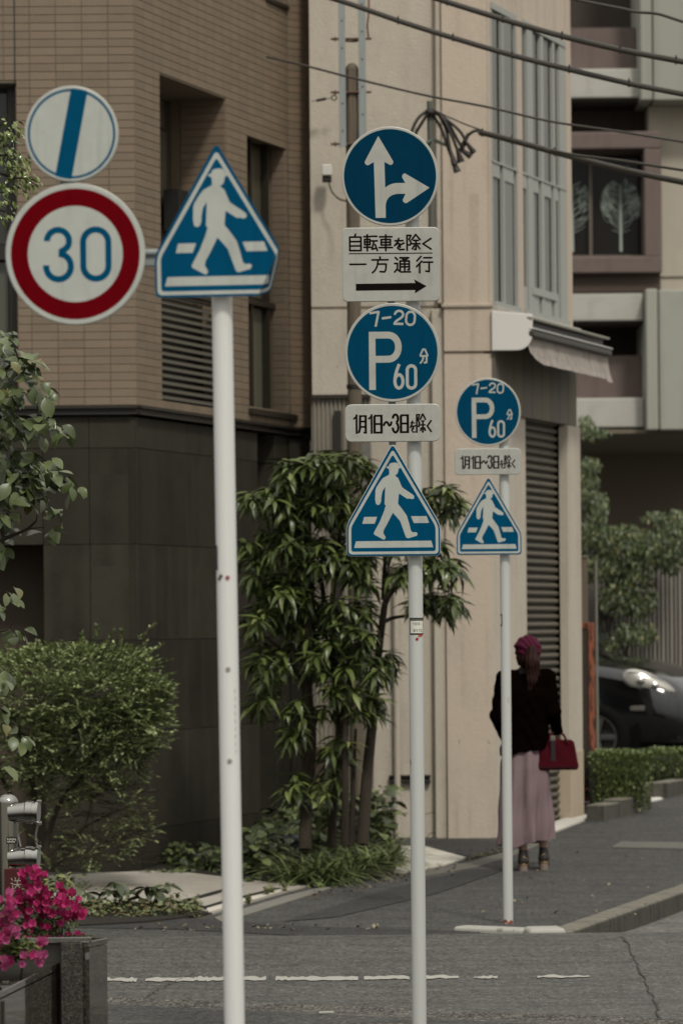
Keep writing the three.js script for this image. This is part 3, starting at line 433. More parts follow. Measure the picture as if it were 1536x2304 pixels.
  M('guide_rail', PS.box(B, s0 - 0.002, s0 + 0.028, y0, fy0, -0.09, -0.035), std([0.2, 0.17, 0.13], 0.6), pb);
  M('pillar', meterUV(PS.rbox(B, s2 + 0.002, e + 0.06, y0, fy0 - 0.004, -0.25, 0.055, 0.015)), mPink, pb);
  M('pillar_base', meterUV(PS.rbox(B, s2 - 0.002, e + 0.064, y0, PP.y + 0.62, -0.24, 0.059, 0.012)), std([0.40, 0.33, 0.24], 0.9, { map: rep(plasterT, 0.4) }), pb);
  M('threshold', PS.box(B, 0.3, e + 0.05, y0, PS.y(1270, 1868), -0.2, 0.03), mConcrete, pb);
  M('rear_wall', merge([PF.box(B, xl, 0.3, y0, TOP, -3.4, -3.1), PS.box(B, e + 0.02, e + 0.3, y0, TOP, -2.5, -0.26), PS.box(B, 0.0, e, fy1 + 0.08, grooveB + 0.25, -0.3, -0.06)]), mPink, pb);
  M('roof', merge([PF.box(B, xl, 0.1, TOP, TOP + 0.2, -3.4, 0.02), PS.box(B, 0.2, e + 0.02, TOP, TOP + 0.195, -1.5, 0.03)]), mConcrete, pb);
  // down pipe with its bracket rail, and hairline cracks at the foot of the wall
  const pipe = PF.s(891, 1500, N);
  M('down_pipe', PF.place(new THREE.CylinderGeometry(0.026, 0.026, PF.y(890, 1265) - y0, 12).translate(pipe, (PF.y(890, 1265) + y0) / 2, N + 0.045), B), mPink, pb);
  M('rail', merge([PF.rbox(B, PF.s(875, 1750, N), PF.s(968, 1750, N), PF.y(900, 1749, N), PF.y(900, 1743.5, N), N + 0.002, N + 0.05, 0.004), PF.rbox(B, PF.s(875, 1750, N), PF.s(968, 1750, N), PF.y(900, 1761, N), PF.y(900, 1755, N), N + 0.002, N + 0.05, 0.004), PF.box(B, PF.s(876, 1750, N), PF.s(966, 1750, N), PF.y(900, 1754, N), PF.y(900, 1750, N), N + 0.002, N + 0.02)]), mDarkMetal, pb);
  const line = (l, n) => tube(l.map(([x, y]) => { const [s, h] = PF.px(x, y, n); return PF.pt(s, h, n).sub(B); }), 0.0035, 24, 4);
  M('crack', merge([line([[842, 1826], [858, 1832], [880, 1826], [898, 1832], [918, 1829]], N), line([[955, 1832], [975, 1828], [990, 1834]], N), line([[958, 1886], [966, 1876], [976, 1873], [986, 1881], [996, 1876], [1002, 1872]], N), line([[874, 1818], [876, 1850], [872, 1872]], N), line([[842, 1800], [900, 1800]], N)]), std([0.22, 0.16, 0.11], 0.95), pb);
  M('stain_spot', merge([line([[757, 826], [760, 823]], N), line([[1032, 1665], [1033, 1672]], 0), line([[1098, 1668], [1101, 1672]], 0)]), std([0.2, 0.15, 0.1], 0.95), pb);
}
// ---------------------------------------------------------------- building behind on the right
{
  const D = 47, O = at(1280, 1700, D); O.y = 0.35;
  const F = new Face(O, 0), B = O, o = thing('concrete_building', 'grey concrete building with mauve window box and balcony slabs far behind on the right', 'building', O);
  const X = (x, n = 0) => F.s(x, 700, n), Y = (y, n = 0) => F.y(1400, y, n);
  const mG = std([0.29, 0.29, 0.25], 0.9, { map: rep(plasterT, 0.16, 0.1) }), mG2 = std([0.305, 0.305, 0.262], 0.9, { map: rep(plasterT, 0.2, 0.12) }), mBand = std([0.40, 0.39, 0.35], 0.9, { map: rep(plasterT, 0.2, 0.2) }), mWarm = std([0.40, 0.36, 0.295], 0.9, { map: rep(plasterT, 0.2, 0.12) });
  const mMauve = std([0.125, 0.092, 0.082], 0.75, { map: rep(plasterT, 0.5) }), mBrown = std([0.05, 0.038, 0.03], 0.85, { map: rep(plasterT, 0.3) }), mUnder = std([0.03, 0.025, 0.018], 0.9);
  const L = X(1180), R = X(1800);
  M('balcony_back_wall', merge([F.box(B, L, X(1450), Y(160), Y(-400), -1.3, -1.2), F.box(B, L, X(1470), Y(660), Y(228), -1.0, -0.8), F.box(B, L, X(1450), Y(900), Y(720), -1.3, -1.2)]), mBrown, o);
  M('balcony_parapet', F.box(B, L, X(1439), Y(158), Y(62, -0.4), -0.6, -0.4), mMauve, o);
  M('balcony_parapet', F.box(B, L, X(1446), Y(897), Y(800, -0.4), -0.6, -0.4), mMauve, o);
  for (const [y0, y1] of [[220, 154], [722, 660], [962, 895]]) M('slab_band', F.rbox(B, L, X(1446), Y(y0), Y(y1), -2, 0.0, 0.02), mBand, o);
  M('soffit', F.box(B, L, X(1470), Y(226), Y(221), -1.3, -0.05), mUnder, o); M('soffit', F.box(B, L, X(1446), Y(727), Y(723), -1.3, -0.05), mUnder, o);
  M('side_pier', merge([F.rbox(B, X(1441), X(1467), Y(232), Y(-420), -1.5, 0.25, 0.02), F.rbox(B, X(1469.5), R, Y(232), Y(-420), -1.5, 0.22, 0.02)]), mG, o);
  M('side_wall', F.box(B, X(1466), R, Y(660), Y(233), -1.5, -0.3), mWarm, o);
  M('joint', F.box(B, X(1466), R, Y(621), Y(618.5), -0.29, -0.285), mUnder, o);
  M('balcony_panel', merge([F.rbox(B, X(1447.5), X(1474), Y(971), Y(655), -1.5, 0.30, 0.02), F.rbox(B, X(1476.5), R, Y(971), Y(657), -1.5, 0.27, 0.02)]), mG2, o);
  // window box
  const n = 0.1, wb = M('window_box', merge([F.rbox(B, L, X(1488), Y(337), Y(298), -0.8, n, 0.02), F.rbox(B, X(1449), X(1488), Y(580), Y(337), -0.8, n, 0.02), F.rbox(B, L, X(1488), Y(616), Y(578), -0.8, n, 0.02)]), mMauve, o);
  M('window_box_base', F.box(B, L, X(1486), Y(657), Y(616), -0.8, n - 0.12), std([0.06, 0.042, 0.032], 0.85), o);
  const wn = M('window', merge([F.box(B, X(1330), X(1337), Y(578), Y(337), -0.42, -0.32), F.box(B, L, X(1449), Y(578), Y(568), -0.42, -0.3), F.box(B, L, X(1449), Y(341), Y(336), -0.42, -0.3)]), std([0.10, 0.08, 0.06], 0.6), o);
  M('pane', F.box(B, L, X(1449), Y(578), Y(337), -0.5, -0.43), phys([0.012, 0.010, 0.008], 0.12, { specularIntensity: 0.4 }), wn);
  // white branching trees on the glass, drawn as thin twig shapes
  const mTwig = std([0.36, 0.42, 0.37], 0.8);
  for (const [cx, seed] of [[1397, 4], [1288, 9]]) {
    const r = rng(seed), g = [], base = F.pt(X(cx, -0.41), Y(566, -0.41), -0.41), K = D / FL;
    const grow = (a, ang, len, w, lev) => { const b = a.clone().add(V(Math.sin(ang) * len, Math.cos(ang) * len, 0)); if (Math.hypot((b.x - base.x) / (46 * K), (b.y - base.y - 105 * K) / (62 * K)) > 1.02 && lev < 5) return; g.push(rod(a, b, Math.max(w, 0.32 * K), 5, Math.max(w * 0.75, 0.28 * K))); if (lev > 0) { const k = lev > 4 ? 2 : 2 + (r() > 0.6); for (let i = 0; i < k; i++) grow(b, ang + (r() - 0.5) * 1.5, len * (0.62 + r() * 0.24), w * 0.68, lev - 1); } };
    g.push(rod(base, base.clone().add(V(0, 150 * K, 0)), 4.0 * K, 6, 1 * K));
    for (let i = 0; i < 17; i++) { const t = 42 + i * 6.8; for (const s of [-1, 1]) grow(base.clone().add(V(0, t * K, 0)), s * (0.75 + r() * 0.5), (25 - i * 0.5) * K * (0.7 + r() * 0.4), 0.62 * K, 4); }
    const t = merge(g); t.translate(-B.x, -B.y, -B.z);
    M('window_decoration', t, mTwig, wn).userData.label = 'white leafless tree decoration standing inside the glass';
  }
  // open undercroft
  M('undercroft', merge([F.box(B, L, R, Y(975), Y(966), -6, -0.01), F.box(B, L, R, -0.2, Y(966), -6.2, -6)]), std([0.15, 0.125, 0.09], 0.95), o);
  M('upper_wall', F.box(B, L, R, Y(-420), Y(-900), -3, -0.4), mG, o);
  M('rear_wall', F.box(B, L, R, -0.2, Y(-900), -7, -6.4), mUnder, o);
}
{ // slatted fence in front of the undercroft
  const D = 44.5, O = at(1440, 1700, D); O.y = 0.3; const F = new Face(O, 0), o = thing('slat_fence', 'grey vertical slat fence behind the black car', 'fence', O);
  const mS = std([0.27, 0.255, 0.215], 0.7), mS2 = std([0.215, 0.19, 0.165], 0.7), y1 = F.y(1440, 1228);
  const g = F.rbox(O, -0.014, 0.014, O.y, y1, -0.03, 0.03, 0.004);
  for (let i = 0; i < 42; i++) M('slat', g, i % 2 ? mS : mS2, o, V(F.s(1310 + i * 9.55, 1500), 0, 0));
  M('rail', merge([F.box(O, F.s(1290, 1500), F.s(1720, 1500), y1 - 0.2, y1 - 0.14, -0.09, -0.035), F.box(O, F.s(1290, 1500), F.s(1720, 1500), O.y + 0.3, O.y + 0.36, -0.09, -0.035)]), mDarkMetal, o);
  M('backing_panel', F.box(O, F.s(1290, 1500), F.s(1720, 1500), O.y, y1 - 0.05, -0.16, -0.12), std([0.03, 0.026, 0.02], 0.9), o);
  M('post', F.rbox(O, F.s(1322, 1400), F.s(1338, 1400), O.y, F.y(1330, 1235), 0.04, 0.12), std([0.12, 0.115, 0.10], 0.6), o);
  M('junction_box', F.rbox(O, F.s(1345, 1380), F.s(1372, 1380), F.y(1360, 1392), F.y(1360, 1360), 0.06, 0.2), mBlack, o);
}
{ // brown pier beside the shutter building
  const D = 35.5, O = at(1312, 1800, D); O.y = pave(D); const F = new Face(O, 0), o = thing('brown_pier', 'dull brown wall pier standing behind the rusty red post', 'pier', O);
  M('shaft', meterUV(F.rbox(O, F.s(1296, 1500), F.s(1323, 1500), O.y - 0.1, F.y(1310, 1256), -0.2, 0.0)), std([0.115, 0.085, 0.062], 0.8, { map: rep(plasterT, 0.5) }), o);
  M('cap', F.rbox(O, F.s(1295, 1500), F.s(1324, 1500), F.y(1310, 1256) + 0.001, F.y(1310, 1250), -0.21, 0.01), std([0.13, 0.1, 0.075], 0.8), o);
}
{ // rusty red post with top bar and flange
  const D = 34.2, O = at(1331, 1826, D); O.y = pave(D); const F = new Face(O, 0), o = thing('red_post', 'rusty red steel post with a top bar beside the pink pillar', 'post', O), y1 = F.y(1331, 1401);
  M('upright', meterUV(F.rbox(O, F.s(1324, 1600), F.s(1337.5, 1600), O.y + 0.03, y1, -0.05, 0.0, 0.004)), mRust, o);
  M('top_bar', meterUV(F.rbox(O, F.s(1297, 1400), F.s(1323.8, 1400), F.y(1310, 1413), y1, -0.05, -0.002, 0.004)), mRust, o);
  M('infill_plate', F.rbox(O, F.s(1299, 1600), F.s(1323.5, 1600), O.y + 0.05, F.y(1310, 1414), -0.04, -0.02, 0.004), std([0.055, 0.04, 0.028], 0.8), o);
  const mRed = std([0.25, 0.035, 0.05], 0.6);
  for (const [a, b, h] of [[1310, 1345, 0.03], [1306, 1340, 0.075], [1300, 1324, 0.16]]) M('flange', rbox((b - a) / FL * D, 0.022, 0.16, 0.008, F.s((a + b) / 2, 1820), h, 0.02), mRed, o);
}
{ // thin grey pole with a small clamp
  const D = 34.0, O = at(1344, 1776, D); O.y = pave(D); const o = thing('thin_pole', 'thin grey upright pole next to the hedge', 'pole', O), h = at(1344, 1262, D).y - O.y;
  M('shaft', new THREE.CylinderGeometry(0.011, 0.013, h, 8).translate(0, h / 2, 0), std([0.17, 0.16, 0.13], 0.6), o);
  M('clamp', rbox(0.06, 0.045, 0.05, 0.006, -0.02, at(1344, 1748, D).y - O.y, 0), mGalv, o);
}
// stone kerbs round the hedge beds
{
  const mk = (label, list, n) => { const P = list.map(([x, y]) => gnd(x, y)), o = thing('hedge_kerb', label, 'kerb', P[0].clone()); o.userData.kind = 'structure'; delete o.userData.category; for (let i = 0; i + 1 < P.length; i++) for (let k = 0; k < n; k++) { const a = P[i].clone().lerp(P[i + 1], k / n), b = P[i].clone().lerp(P[i + 1], (k + 0.985) / n), m = a.clone().lerp(b, 0.5); const h = 0.13 + 0.012 * ((k * 7) % 3); M('kerb_stone', darkSides(meterUV(rbox(a.distanceTo(b), h + 0.05, 0.16, 0.012)), 0.45), mKerb, o, V(m.x - o.position.x, h / 2 - 0.025, m.z - o.position.z).setY(pave(-m.z) + h / 2 - 0.02 - o.position.y), Math.atan2(-(b.z - a.z), b.x - a.x)); } };
  mk('rough stone kerb along the near hedge bed', [[1338, 1848], [1444, 1821], [1436, 1806]], 3);
  mk('rough stone kerb along the second hedge bed at the right edge', [[1432, 1797], [1482, 1795], [1600, 1764]], 2);
}

// ---------------------------------------------------------------- utility pole in front of the pink wall, with its two steel channels
{
  const D = 29.3, O = at(802, 1900, D); O.y = pave(D); const o = thing('utility_pole', 'brown utility pole with two grey steel channels in front of the pink wall', 'utility pole', O);
  const h = at(792, 146, D).y - O.y, mP = std([0.15, 0.125, 0.095], 0.85, { map: rep(barkT, 1.5, 0.6) });
  const X = (x, y) => at(x, y, D).x - O.x, Yy = (y) => at(790, y, D).y - O.y;
  M('shaft', new THREE.CylinderGeometry(0.050, 0.062, h - 0.04, 18).translate(X(792, 400) * 0.0 + X(796, 700), (h - 0.04) / 2, 0), mP, o);
  M('cap', new THREE.SphereGeometry(0.051, 16, 8, 0, Math.PI * 2, 0, Math.PI / 2).scale(1, 1.2, 1).translate(X(796, 700), h - 0.045, 0), mP, o);
  for (const [x, y1, w] of [[770, 333, 0.052], [815, 420, 0.056]]) {
    const top = Yy(-160), bot = Yy(y1), cx = X(x, 200), cy = (top + bot) / 2, H = top - bot;
    const c = M('steel_channel', merge([rbox(w, H, 0.006, 0.002, cx, cy, 0.075), box(0.006, H, 0.036, cx - w / 2 + 0.003, cy, 0.054), box(0.006, H, 0.036, cx + w / 2 - 0.003, cy, 0.054)]), mGalv, o);
    for (let k = 0; k < 9; k++) M('bolt_hole', new THREE.CylinderGeometry(0.007, 0.007, 0.003, 8).rotateX(Math.PI / 2).translate(cx, bot + 0.12 + k * 0.21, 0.079), mBlack, c);
  }
  for (const y of [90, 210, 326]) { M('cross_bolt', merge([rod(V(X(744, y), Yy(y), 0.06), V(X(y === 326 ? 792 : 835, y), Yy(y), 0.06), 0.009), new THREE.TorusGeometry(0.06, 0.009, 6, 18).rotateX(Math.PI / 2).translate(X(796, 700), Yy(y), 0), rod(V(X(752, y), Yy(y), 0.06), V(X(756, y), Yy(y), 0.06), 0.018)]), std([0.09, 0.05, 0.032], 0.8), o); }
  M('red_wire', tube([V(X(828, 0), Yy(-80), 0.06), V(X(829, 30), Yy(30), 0.065), V(X(826, 60), Yy(62), 0.07), V(X(829, 90), Yy(92), 0.06)], 0.007, 24, 6), std([0.12, 0.04, 0.03], 0.7), o);
  M('pole_band', merge([new THREE.CylinderGeometry(0.063, 0.063, 0.03, 18).translate(X(796, 700), Yy(870), 0)]), mDarkMetal, o);
}
{ // short bracketed service mast with cut cable ends
  const D = 29.6, O = at(968, 620, D); const o = thing('service_mast', 'short green grey mast fixed to the pink wall carrying looped black cables', 'cable mast', O);
  const L = (x, y, z = 0) => at(x, y, D).sub(O).add(V(0, 0, z));
  M('mast', rod(L(972, 640), L(967, 228), 0.026, 14), std([0.085, 0.09, 0.075], 0.6), o);
  M('wall_bracket', merge([rod(L(970, 312), L(1010, 305, -0.6), 0.016), rod(L(971, 560), L(985, 560, -1.0), 0.02), rod(L(968, 318, 0.03), L(948, 330, 0.05), 0.014)]), std([0.08, 0.09, 0.07], 0.7), o);
  const mC = std([0.02, 0.017, 0.013], 0.6);
  const loops = [[[960, 250], [940, 268], [925, 300], [918, 340]], [[962, 256], [950, 275], [935, 300], [928, 320]], [[968, 252], [985, 258], [1002, 290], [1012, 340], [1022, 372]], [[970, 250], [990, 262], [1012, 300], [1030, 345], [1036, 365]], [[972, 250], [1000, 268], [1030, 318], [1048, 345], [1058, 352]], [[970, 254], [992, 290], [1006, 330], [1028, 388]], [[974, 250], [1006, 272], [1036, 300], [1050, 325], [1066, 345]], [[1092, 301], [1068, 296], [1050, 308], [1040, 330]]];
  const tips = [0, 0.02, 0.03, 0.034, 0.03, 0.034, 0.026, 0.024];
  loops.forEach((l, i) => { const p = l.map(([x, y], k) => L(x, y, 0.03 + 0.02 * Math.sin(i * 2 + k))); const c = M('cable', tube(p, 0.0125, 28, 7), mC, o); const a = p[p.length - 1], b = p[p.length - 2].clone().sub(a).normalize().multiplyScalar(0.11).add(a); if (tips[i]) M('cable_end', rod(b, a, 0.012, 9, tips[i] * 0.9), mC, c); });
  M('tie', new THREE.SphereGeometry(0.05, 12, 8).scale(1, 0.7, 1).translate(L(968, 254).x, L(968, 254).y, 0.02), mBlack, o);
}
{ // small lamp box on the wall with its lead
  const D = 30.6, O = at(735, 390, D), o = thing('wall_box', 'small white electrical box on the pink wall left of the arrow sign', 'box', O), K = D / FL;
  M('housing', rbox(23 * K, 25 * K, 0.08, 0.01, 0, 6 * K, 0.02, 2), std([0.55, 0.54, 0.49], 0.6), o);
  M('base', rbox(21 * K, 13 * K, 0.06, 0.008, 0, -14 * K, 0.01), mDarkMetal, o);
  M('lead', tube([V(4 * K, -18 * K, 0.02), V(10 * K, -40 * K, 0.03), V(25 * K, -58 * K, 0.05), V(48 * K, -70 * K, 0.2)], 0.007, 24, 6), mDarkMetal, o);
  M('insulator', merge([rod(V(-22 * K, 162 * K, 0.05), V(0, 166 * K, 0.05), 0.012), rod(V(-34 * K, 160 * K, 0.05), V(-22 * K, 162 * K, 0.05), 0.003), new THREE.TorusGeometry(0.02, 0.005, 6, 14).translate(18 * K, 168 * K, 0.05), rod(V(0, 166 * K, 0.05), V(14 * K, 167 * K, 0.05), 0.003)]), mDarkMetal, o);
}
// ---------------------------------------------------------------- overhead cables
{
  const mC = std([0.042, 0.036, 0.028], 0.65);
  const wire = (label, list, r, d0, d1, clips = [], name = 'overhead_cable') => {
    const n = list.length, x0 = list[0][0], x1 = list[n - 1][0], P = list.map(([x, y]) => at(x, y, d0 + (d1 - d0) * (x - x0) / (x1 - x0))), o = thing(name, label, 'cable', P[0].clone());
    M('cable', tube(P.map((p) => p.clone().sub(o.position)), r, 80, 9), mC, o);
    const c = new THREE.CatmullRomCurve3(P, false, 'centripetal');
    for (const x of clips) { let best = null, bd = 1e9; for (let i = 0; i <= 400; i++) { const p = c.getPoint(i / 400), X = CX + FL * p.x / -p.z; if (Math.abs(X - x) < bd) { bd = Math.abs(X - x); best = p; } } M('clip', merge([rbox(0.014, r * 2.3, r * 2.3, 0.003), rod(V(0, 0, 0), V(0, r * 1.7, 0), 0.005)]), mBlack, o, best.sub(o.position)); }
    return o;
  };
  wire('thick black overhead cable, the middle one of the three thick ones', [[640, -34], [769, 3], [906, 50], [1031, 89], [1162, 127], [1290, 159], [1424, 190], [1536, 212], [1700, 240]], 0.019, 27.5, 24.5, [906, 1031, 1162, 1290, 1424]);
  wire('thick black overhead cable, the topmost of the three thick ones', [[880, -40], [992, 0], [1017, 8], [1143, 47], [1274, 84], [1405, 114], [1536, 139], [1700, 166]], 0.020, 27, 24.2, [1017, 1143, 1274, 1405, 1530]);
  wire('thin black cable crossing the top right corner', [[1180, -30], [1299, 0], [1400, 20], [1432, 27], [1477, 31], [1536, 49], [1650, 80]], 0.010, 26, 24);
  wire('thin twisted grey cable sagging across the pink wall', [[600, 128], [691, 149], [780, 172], [959, 215], [1092, 240], [1237, 273], [1405, 298], [1536, 319], [1700, 340]], 0.0085, 28.6, 25.5);
  wire('thick black cable running right from the looped cable ends', [[1080, 299], [1092, 301], [1159, 318], [1260, 346], [1416, 385], [1536, 410], [1700, 440]], 0.022, 28.8, 25, [1094, 1160, 1256, 1418]);
  wire('thin tie wire between the mast top and the thick cable', [[972, 246], [1010, 264], [1050, 281], [1092, 296], [1120, 306]], 0.006, 29.3, 28.6);
  wire('thin black cable spiralling just above the lower thick cable', [[1240, 338], [1293, 349], [1350, 356], [1405, 363], [1536, 383], [1700, 405]], 0.010, 27.2, 24.8, [1340, 1390, 1440]);
}

// ---------------------------------------------------------------- lettering strokes in a unit box (x right, y down)
const R4 = (a, b, c, d) => [[a, b], [c, b], [c, d], [a, d], [a, b]];
const ZI = [R4(0.1, 0.15, 0.9, 1), [[0.1, 0.43], [0.9, 0.43]], [[0.1, 0.71], [0.9, 0.71]], [[0.52, -0.03], [0.44, 0.15]]];
const TEN = [[[0, 0.1], [0.48, 0.1]], R4(0.05, 0.28, 0.45, 0.62), [[0.05, 0.45], [0.45, 0.45]], [[0, 0.79], [0.5, 0.79]], [[0.25, -0.02], [0.25, 1.02]], [[0.58, 0.08], [0.96, 0.08]], [[0.52, 0.38], [1, 0.38]], [[0.76, 0.38], [0.6, 0.92], [0.92, 0.86]], [[0.84, 0.62], [1, 1]]];
const SHA = [[[0.04, 0.12], [0.96, 0.12]], R4(0.15, 0.3, 0.85, 0.66), [[0.15, 0.48], [0.85, 0.48]], [[0, 0.83], [1, 0.83]], [[0.5, 0], [0.5, 1.03]]];
const WO = [[[0.1, 0.2], [0.85, 0.2]], [[0.45, 0], [0.35, 0.3], [0.05, 0.62]], [[0.1, 0.58], [0.38, 0.42], [0.56, 0.48], [0.58, 0.76]], [[0.95, 0.4], [0.46, 0.62], [0.34, 0.82], [0.55, 0.97], [0.95, 0.95]]];
const JO = [[[0.05, 1.02], [0.05, 0.03], [0.34, 0.03], [0.2, 0.3], [0.35, 0.5], [0.28, 0.67], [0.14, 0.66]], [[0.7, -0.02], [0.4, 0.32]], [[0.7, -0.02], [1.02, 0.32]], [[0.54, 0.37], [0.88, 0.37]], [[0.44, 0.59], [1, 0.59]], [[0.71, 0.37], [0.71, 0.97], [0.6, 0.96]], [[0.58, 0.72], [0.44, 0.92]], [[0.84, 0.72], [0.99, 0.92]]];
const KU = [[[0.85, 0.03], [0.2, 0.5], [0.85, 0.98]]];
const ICHI = [[[0, 0.5], [1, 0.5]]];
const HOU = [[[0.5, 0], [0.5, 0.16]], [[0, 0.18], [1, 0.18]], [[0.38, 0.2], [0.33, 0.55], [0.2, 0.82], [0.02, 1]], [[0.36, 0.45], [0.88, 0.45], [0.86, 0.8], [0.78, 0.95], [0.5, 0.93]]];
const TSU = [[[0.06, 0.04], [0.2, 0.18]], [[0.02, 0.42], [0.2, 0.42], [0.19, 0.76], [0.02, 0.96]], [[0.18, 0.8], [0.4, 0.96], [1, 0.96]], [[0.35, 0.06], [0.9, 0.06], [0.68, 0.2]], [[0.5, 0.12], [0.68, 0.22]], [[0.36, 0.86], [0.36, 0.27], [0.94, 0.27], [0.94, 0.82], [0.85, 0.82]], [[0.36, 0.46], [0.94, 0.46]], [[0.36, 0.64], [0.94, 0.64]], [[0.65, 0.27], [0.65, 0.86]]];
const KOU = [[[0.3, 0], [0.05, 0.28]], [[0.35, 0.3], [0.03, 0.64]], [[0.22, 0.48], [0.22, 1.02]], [[0.48, 0.08], [0.96, 0.08]], [[0.44, 0.36], [1.02, 0.36]], [[0.8, 0.36], [0.8, 0.95], [0.6, 0.92]]];
const GATSU = [[[0.02, 1], [0.17, 0.75], [0.2, 0.04], [0.87, 0.04], [0.87, 0.98], [0.62, 0.97]], [[0.2, 0.35], [0.87, 0.35]], [[0.2, 0.65], [0.87, 0.65]]];
const NICHI = [R4(0.12, 0.04, 0.88, 0.98), [[0.12, 0.5], [0.88, 0.5]]];
const FUN = [[[0.36, 0.06], [0.05, 0.46]], [[0.4, 0.02], [0.66, 0.02], [1, 0.46]], [[0.14, 0.5], [0.88, 0.5], [0.85, 0.96], [0.6, 0.98]], [[0.46, 0.5], [0.36, 0.8], [0.08, 1]]];
const SOU = [[[0.42, 0.02], [0.5, 0.16]], [[0.84, 0.02], [0.76, 0.16]], [[0.36, 0.24], [0.96, 0.24]], [[0.3, 0.5], [1, 0.5]], [[0.66, 0.24], [0.62, 0.56], [0.36, 0.8]], [[0.66, 0.52], [0.95, 0.78]], [[0.06, 0.06], [0.18, 0.2]], [[0.02, 0.42], [0.2, 0.42], [0.19, 0.76], [0.02, 0.94]], [[0.18, 0.8], [0.4, 0.96], [1, 0.96]]];
function strokes(c, glyph, x, y, w, h, lw, color, cap = 'round') { c.lineWidth = lw; c.strokeStyle = color; c.lineCap = cap; c.lineJoin = cap === 'round' ? 'round' : 'miter'; for (const l of glyph) { c.beginPath(); l.forEach(([a, b], i) => c[i ? 'lineTo' : 'moveTo'](x + a * w, y + b * h)); c.stroke(); } }
function stadium(c, x0, y0, x1, y1, lw, color) { c.lineWidth = lw; c.strokeStyle = color; const r = (x1 - x0) / 2; c.beginPath(); c.moveTo(x0, y0 + r); c.arc(x0 + r, y0 + r, r, Math.PI, 0); c.lineTo(x1, y1 - r); c.arc(x0 + r, y1 - r, r, 0, Math.PI); c.closePath(); c.stroke(); }
const WHITE = '#a7aaa4', WARM = '#a1a19a', BLUE = '#004463', BLUE2 = '#003047', BLUE3 = '#003c57', RED = '#5e0009', INK = '#120d0a';
const rgbT = (W, H, draw, seed = 1) => { const cv = document.createElement('canvas'); cv.width = W; cv.height = H; const c = cv.getContext('2d'); draw(c, W, H); const im = c.getImageData(0, 0, W, H), r = rng(seed); for (let i = 0; i < im.data.length; i += 4) { const x = (i / 4) % W / W, y = Math.floor(i / 4 / W) / H, k = 0.95 + 0.09 * fbm(x * 0.9 + seed * 0.13, y * 0.9) + 0.012 * (r() - 0.5) - 0.16 * Math.max(0, n32(x * 32, y * 1.5) - 0.66) - 0.10 * Math.max(0, fbm(x * 0.7 + 0.3, y * 0.7 + seed * 0.07) - 0.55); for (let q = 0; q < 3; q++) im.data[i + q] = Math.min(255, im.data[i + q] * k); } c.putImageData(im, 0, 0); const t = new THREE.CanvasTexture(cv); t.colorSpace = THREE.SRGBColorSpace; t.anisotropy = 4; return t; };

// ---------------------------------------------------------------- sign faces
const TAU = Math.PI * 2;
const tEnd = rgbT(512, 512, (c) => { c.fillStyle = WHITE; c.fillRect(0, 0, 512, 512); c.save(); c.beginPath(); c.arc(256, 256, 246, 0, TAU); c.clip(); c.fillStyle = BLUE; const R = 246, k = 0.188 * R * 1.02; c.beginPath(); const tx = 256 + 0.20 * R, bx = 256 - 0.21 * R; c.moveTo(tx - k, 256 - R * 1.05); c.lineTo(tx + k, 256 - R * 1.05); c.lineTo(bx + k, 256 + R * 1.05); c.lineTo(bx - k, 256 + R * 1.05); c.fill(); c.restore(); c.strokeStyle = BLUE; c.lineWidth = 13; c.beginPath(); c.arc(256, 256, 237, 0, TAU); c.stroke(); }, 2);
const t30 = rgbT(1024, 1024, (c) => {
  c.fillStyle = WHITE; c.fillRect(0, 0, 1024, 1024); const R = 505, X = (x) => 512 + (x - 668) / 625 * R, Y = (y) => 512 + (y - 1637) / 625 * R, k = R / 625;
  c.strokeStyle = RED; c.lineWidth = 156 * k; c.beginPath(); c.arc(512, 512, 514 * k, 0, TAU); c.stroke();
  c.strokeStyle = BLUE; c.lineWidth = 57 * k; c.lineCap = 'butt'; c.lineJoin = 'miter';
  c.beginPath(); c.arc(X(510), Y(1520), 101 * k, Math.PI, TAU); c.bezierCurveTo(X(611), Y(1585), X(560), Y(1600), X(543), Y(1612)); c.lineTo(X(543), Y(1640)); c.bezierCurveTo(X(590), Y(1650), X(626), Y(1690), X(626), Y(1752)); c.arc(X(513), Y(1752), 113 * k, 0, Math.PI); c.lineTo(X(400), Y(1738)); c.stroke();
  c.beginPath(); c.moveTo(X(543), Y(1597)); c.lineTo(X(543), Y(1665)); c.stroke();
  stadium(c, X(740), Y(1418), X(972), Y(1862), 57 * k, BLUE);
}, 3);
const MAN = [[690, 415], [725, 400], [740, 365], [770, 352], [825, 350], [855, 362], [868, 398], [903, 405], [880, 430], [862, 432], [858, 470], [848, 505], [830, 522], [808, 540], [855, 580], [880, 640], [905, 705], [925, 730], [1060, 825], [1085, 850], [1085, 880], [1060, 892], [1020, 880], [990, 885], [865, 800], [858, 860], [850, 945], [850, 965], [900, 1030], [975, 1140], [1010, 1260], [1035, 1370], [1060, 1395], [1115, 1395], [1130, 1410], [1120, 1440], [1000, 1475], [975, 1470], [960, 1440], [920, 1320], [885, 1220], [830, 1150], [775, 1090], [740, 1160], [690, 1260], [640, 1350], [630, 1400], [665, 1460], [655, 1490], [635, 1492], [510, 1420], [500, 1400], [530, 1340], [590, 1230], [650, 1080], [680, 985], [660, 965], [665, 880], [675, 690], [625, 770], [605, 870], [605, 920], [585, 965], [560, 975], [535, 960], [525, 900], [530, 760], [545, 715], [592, 640], [640, 578], [720, 535], [735, 520], [730, 440], [715, 432]];
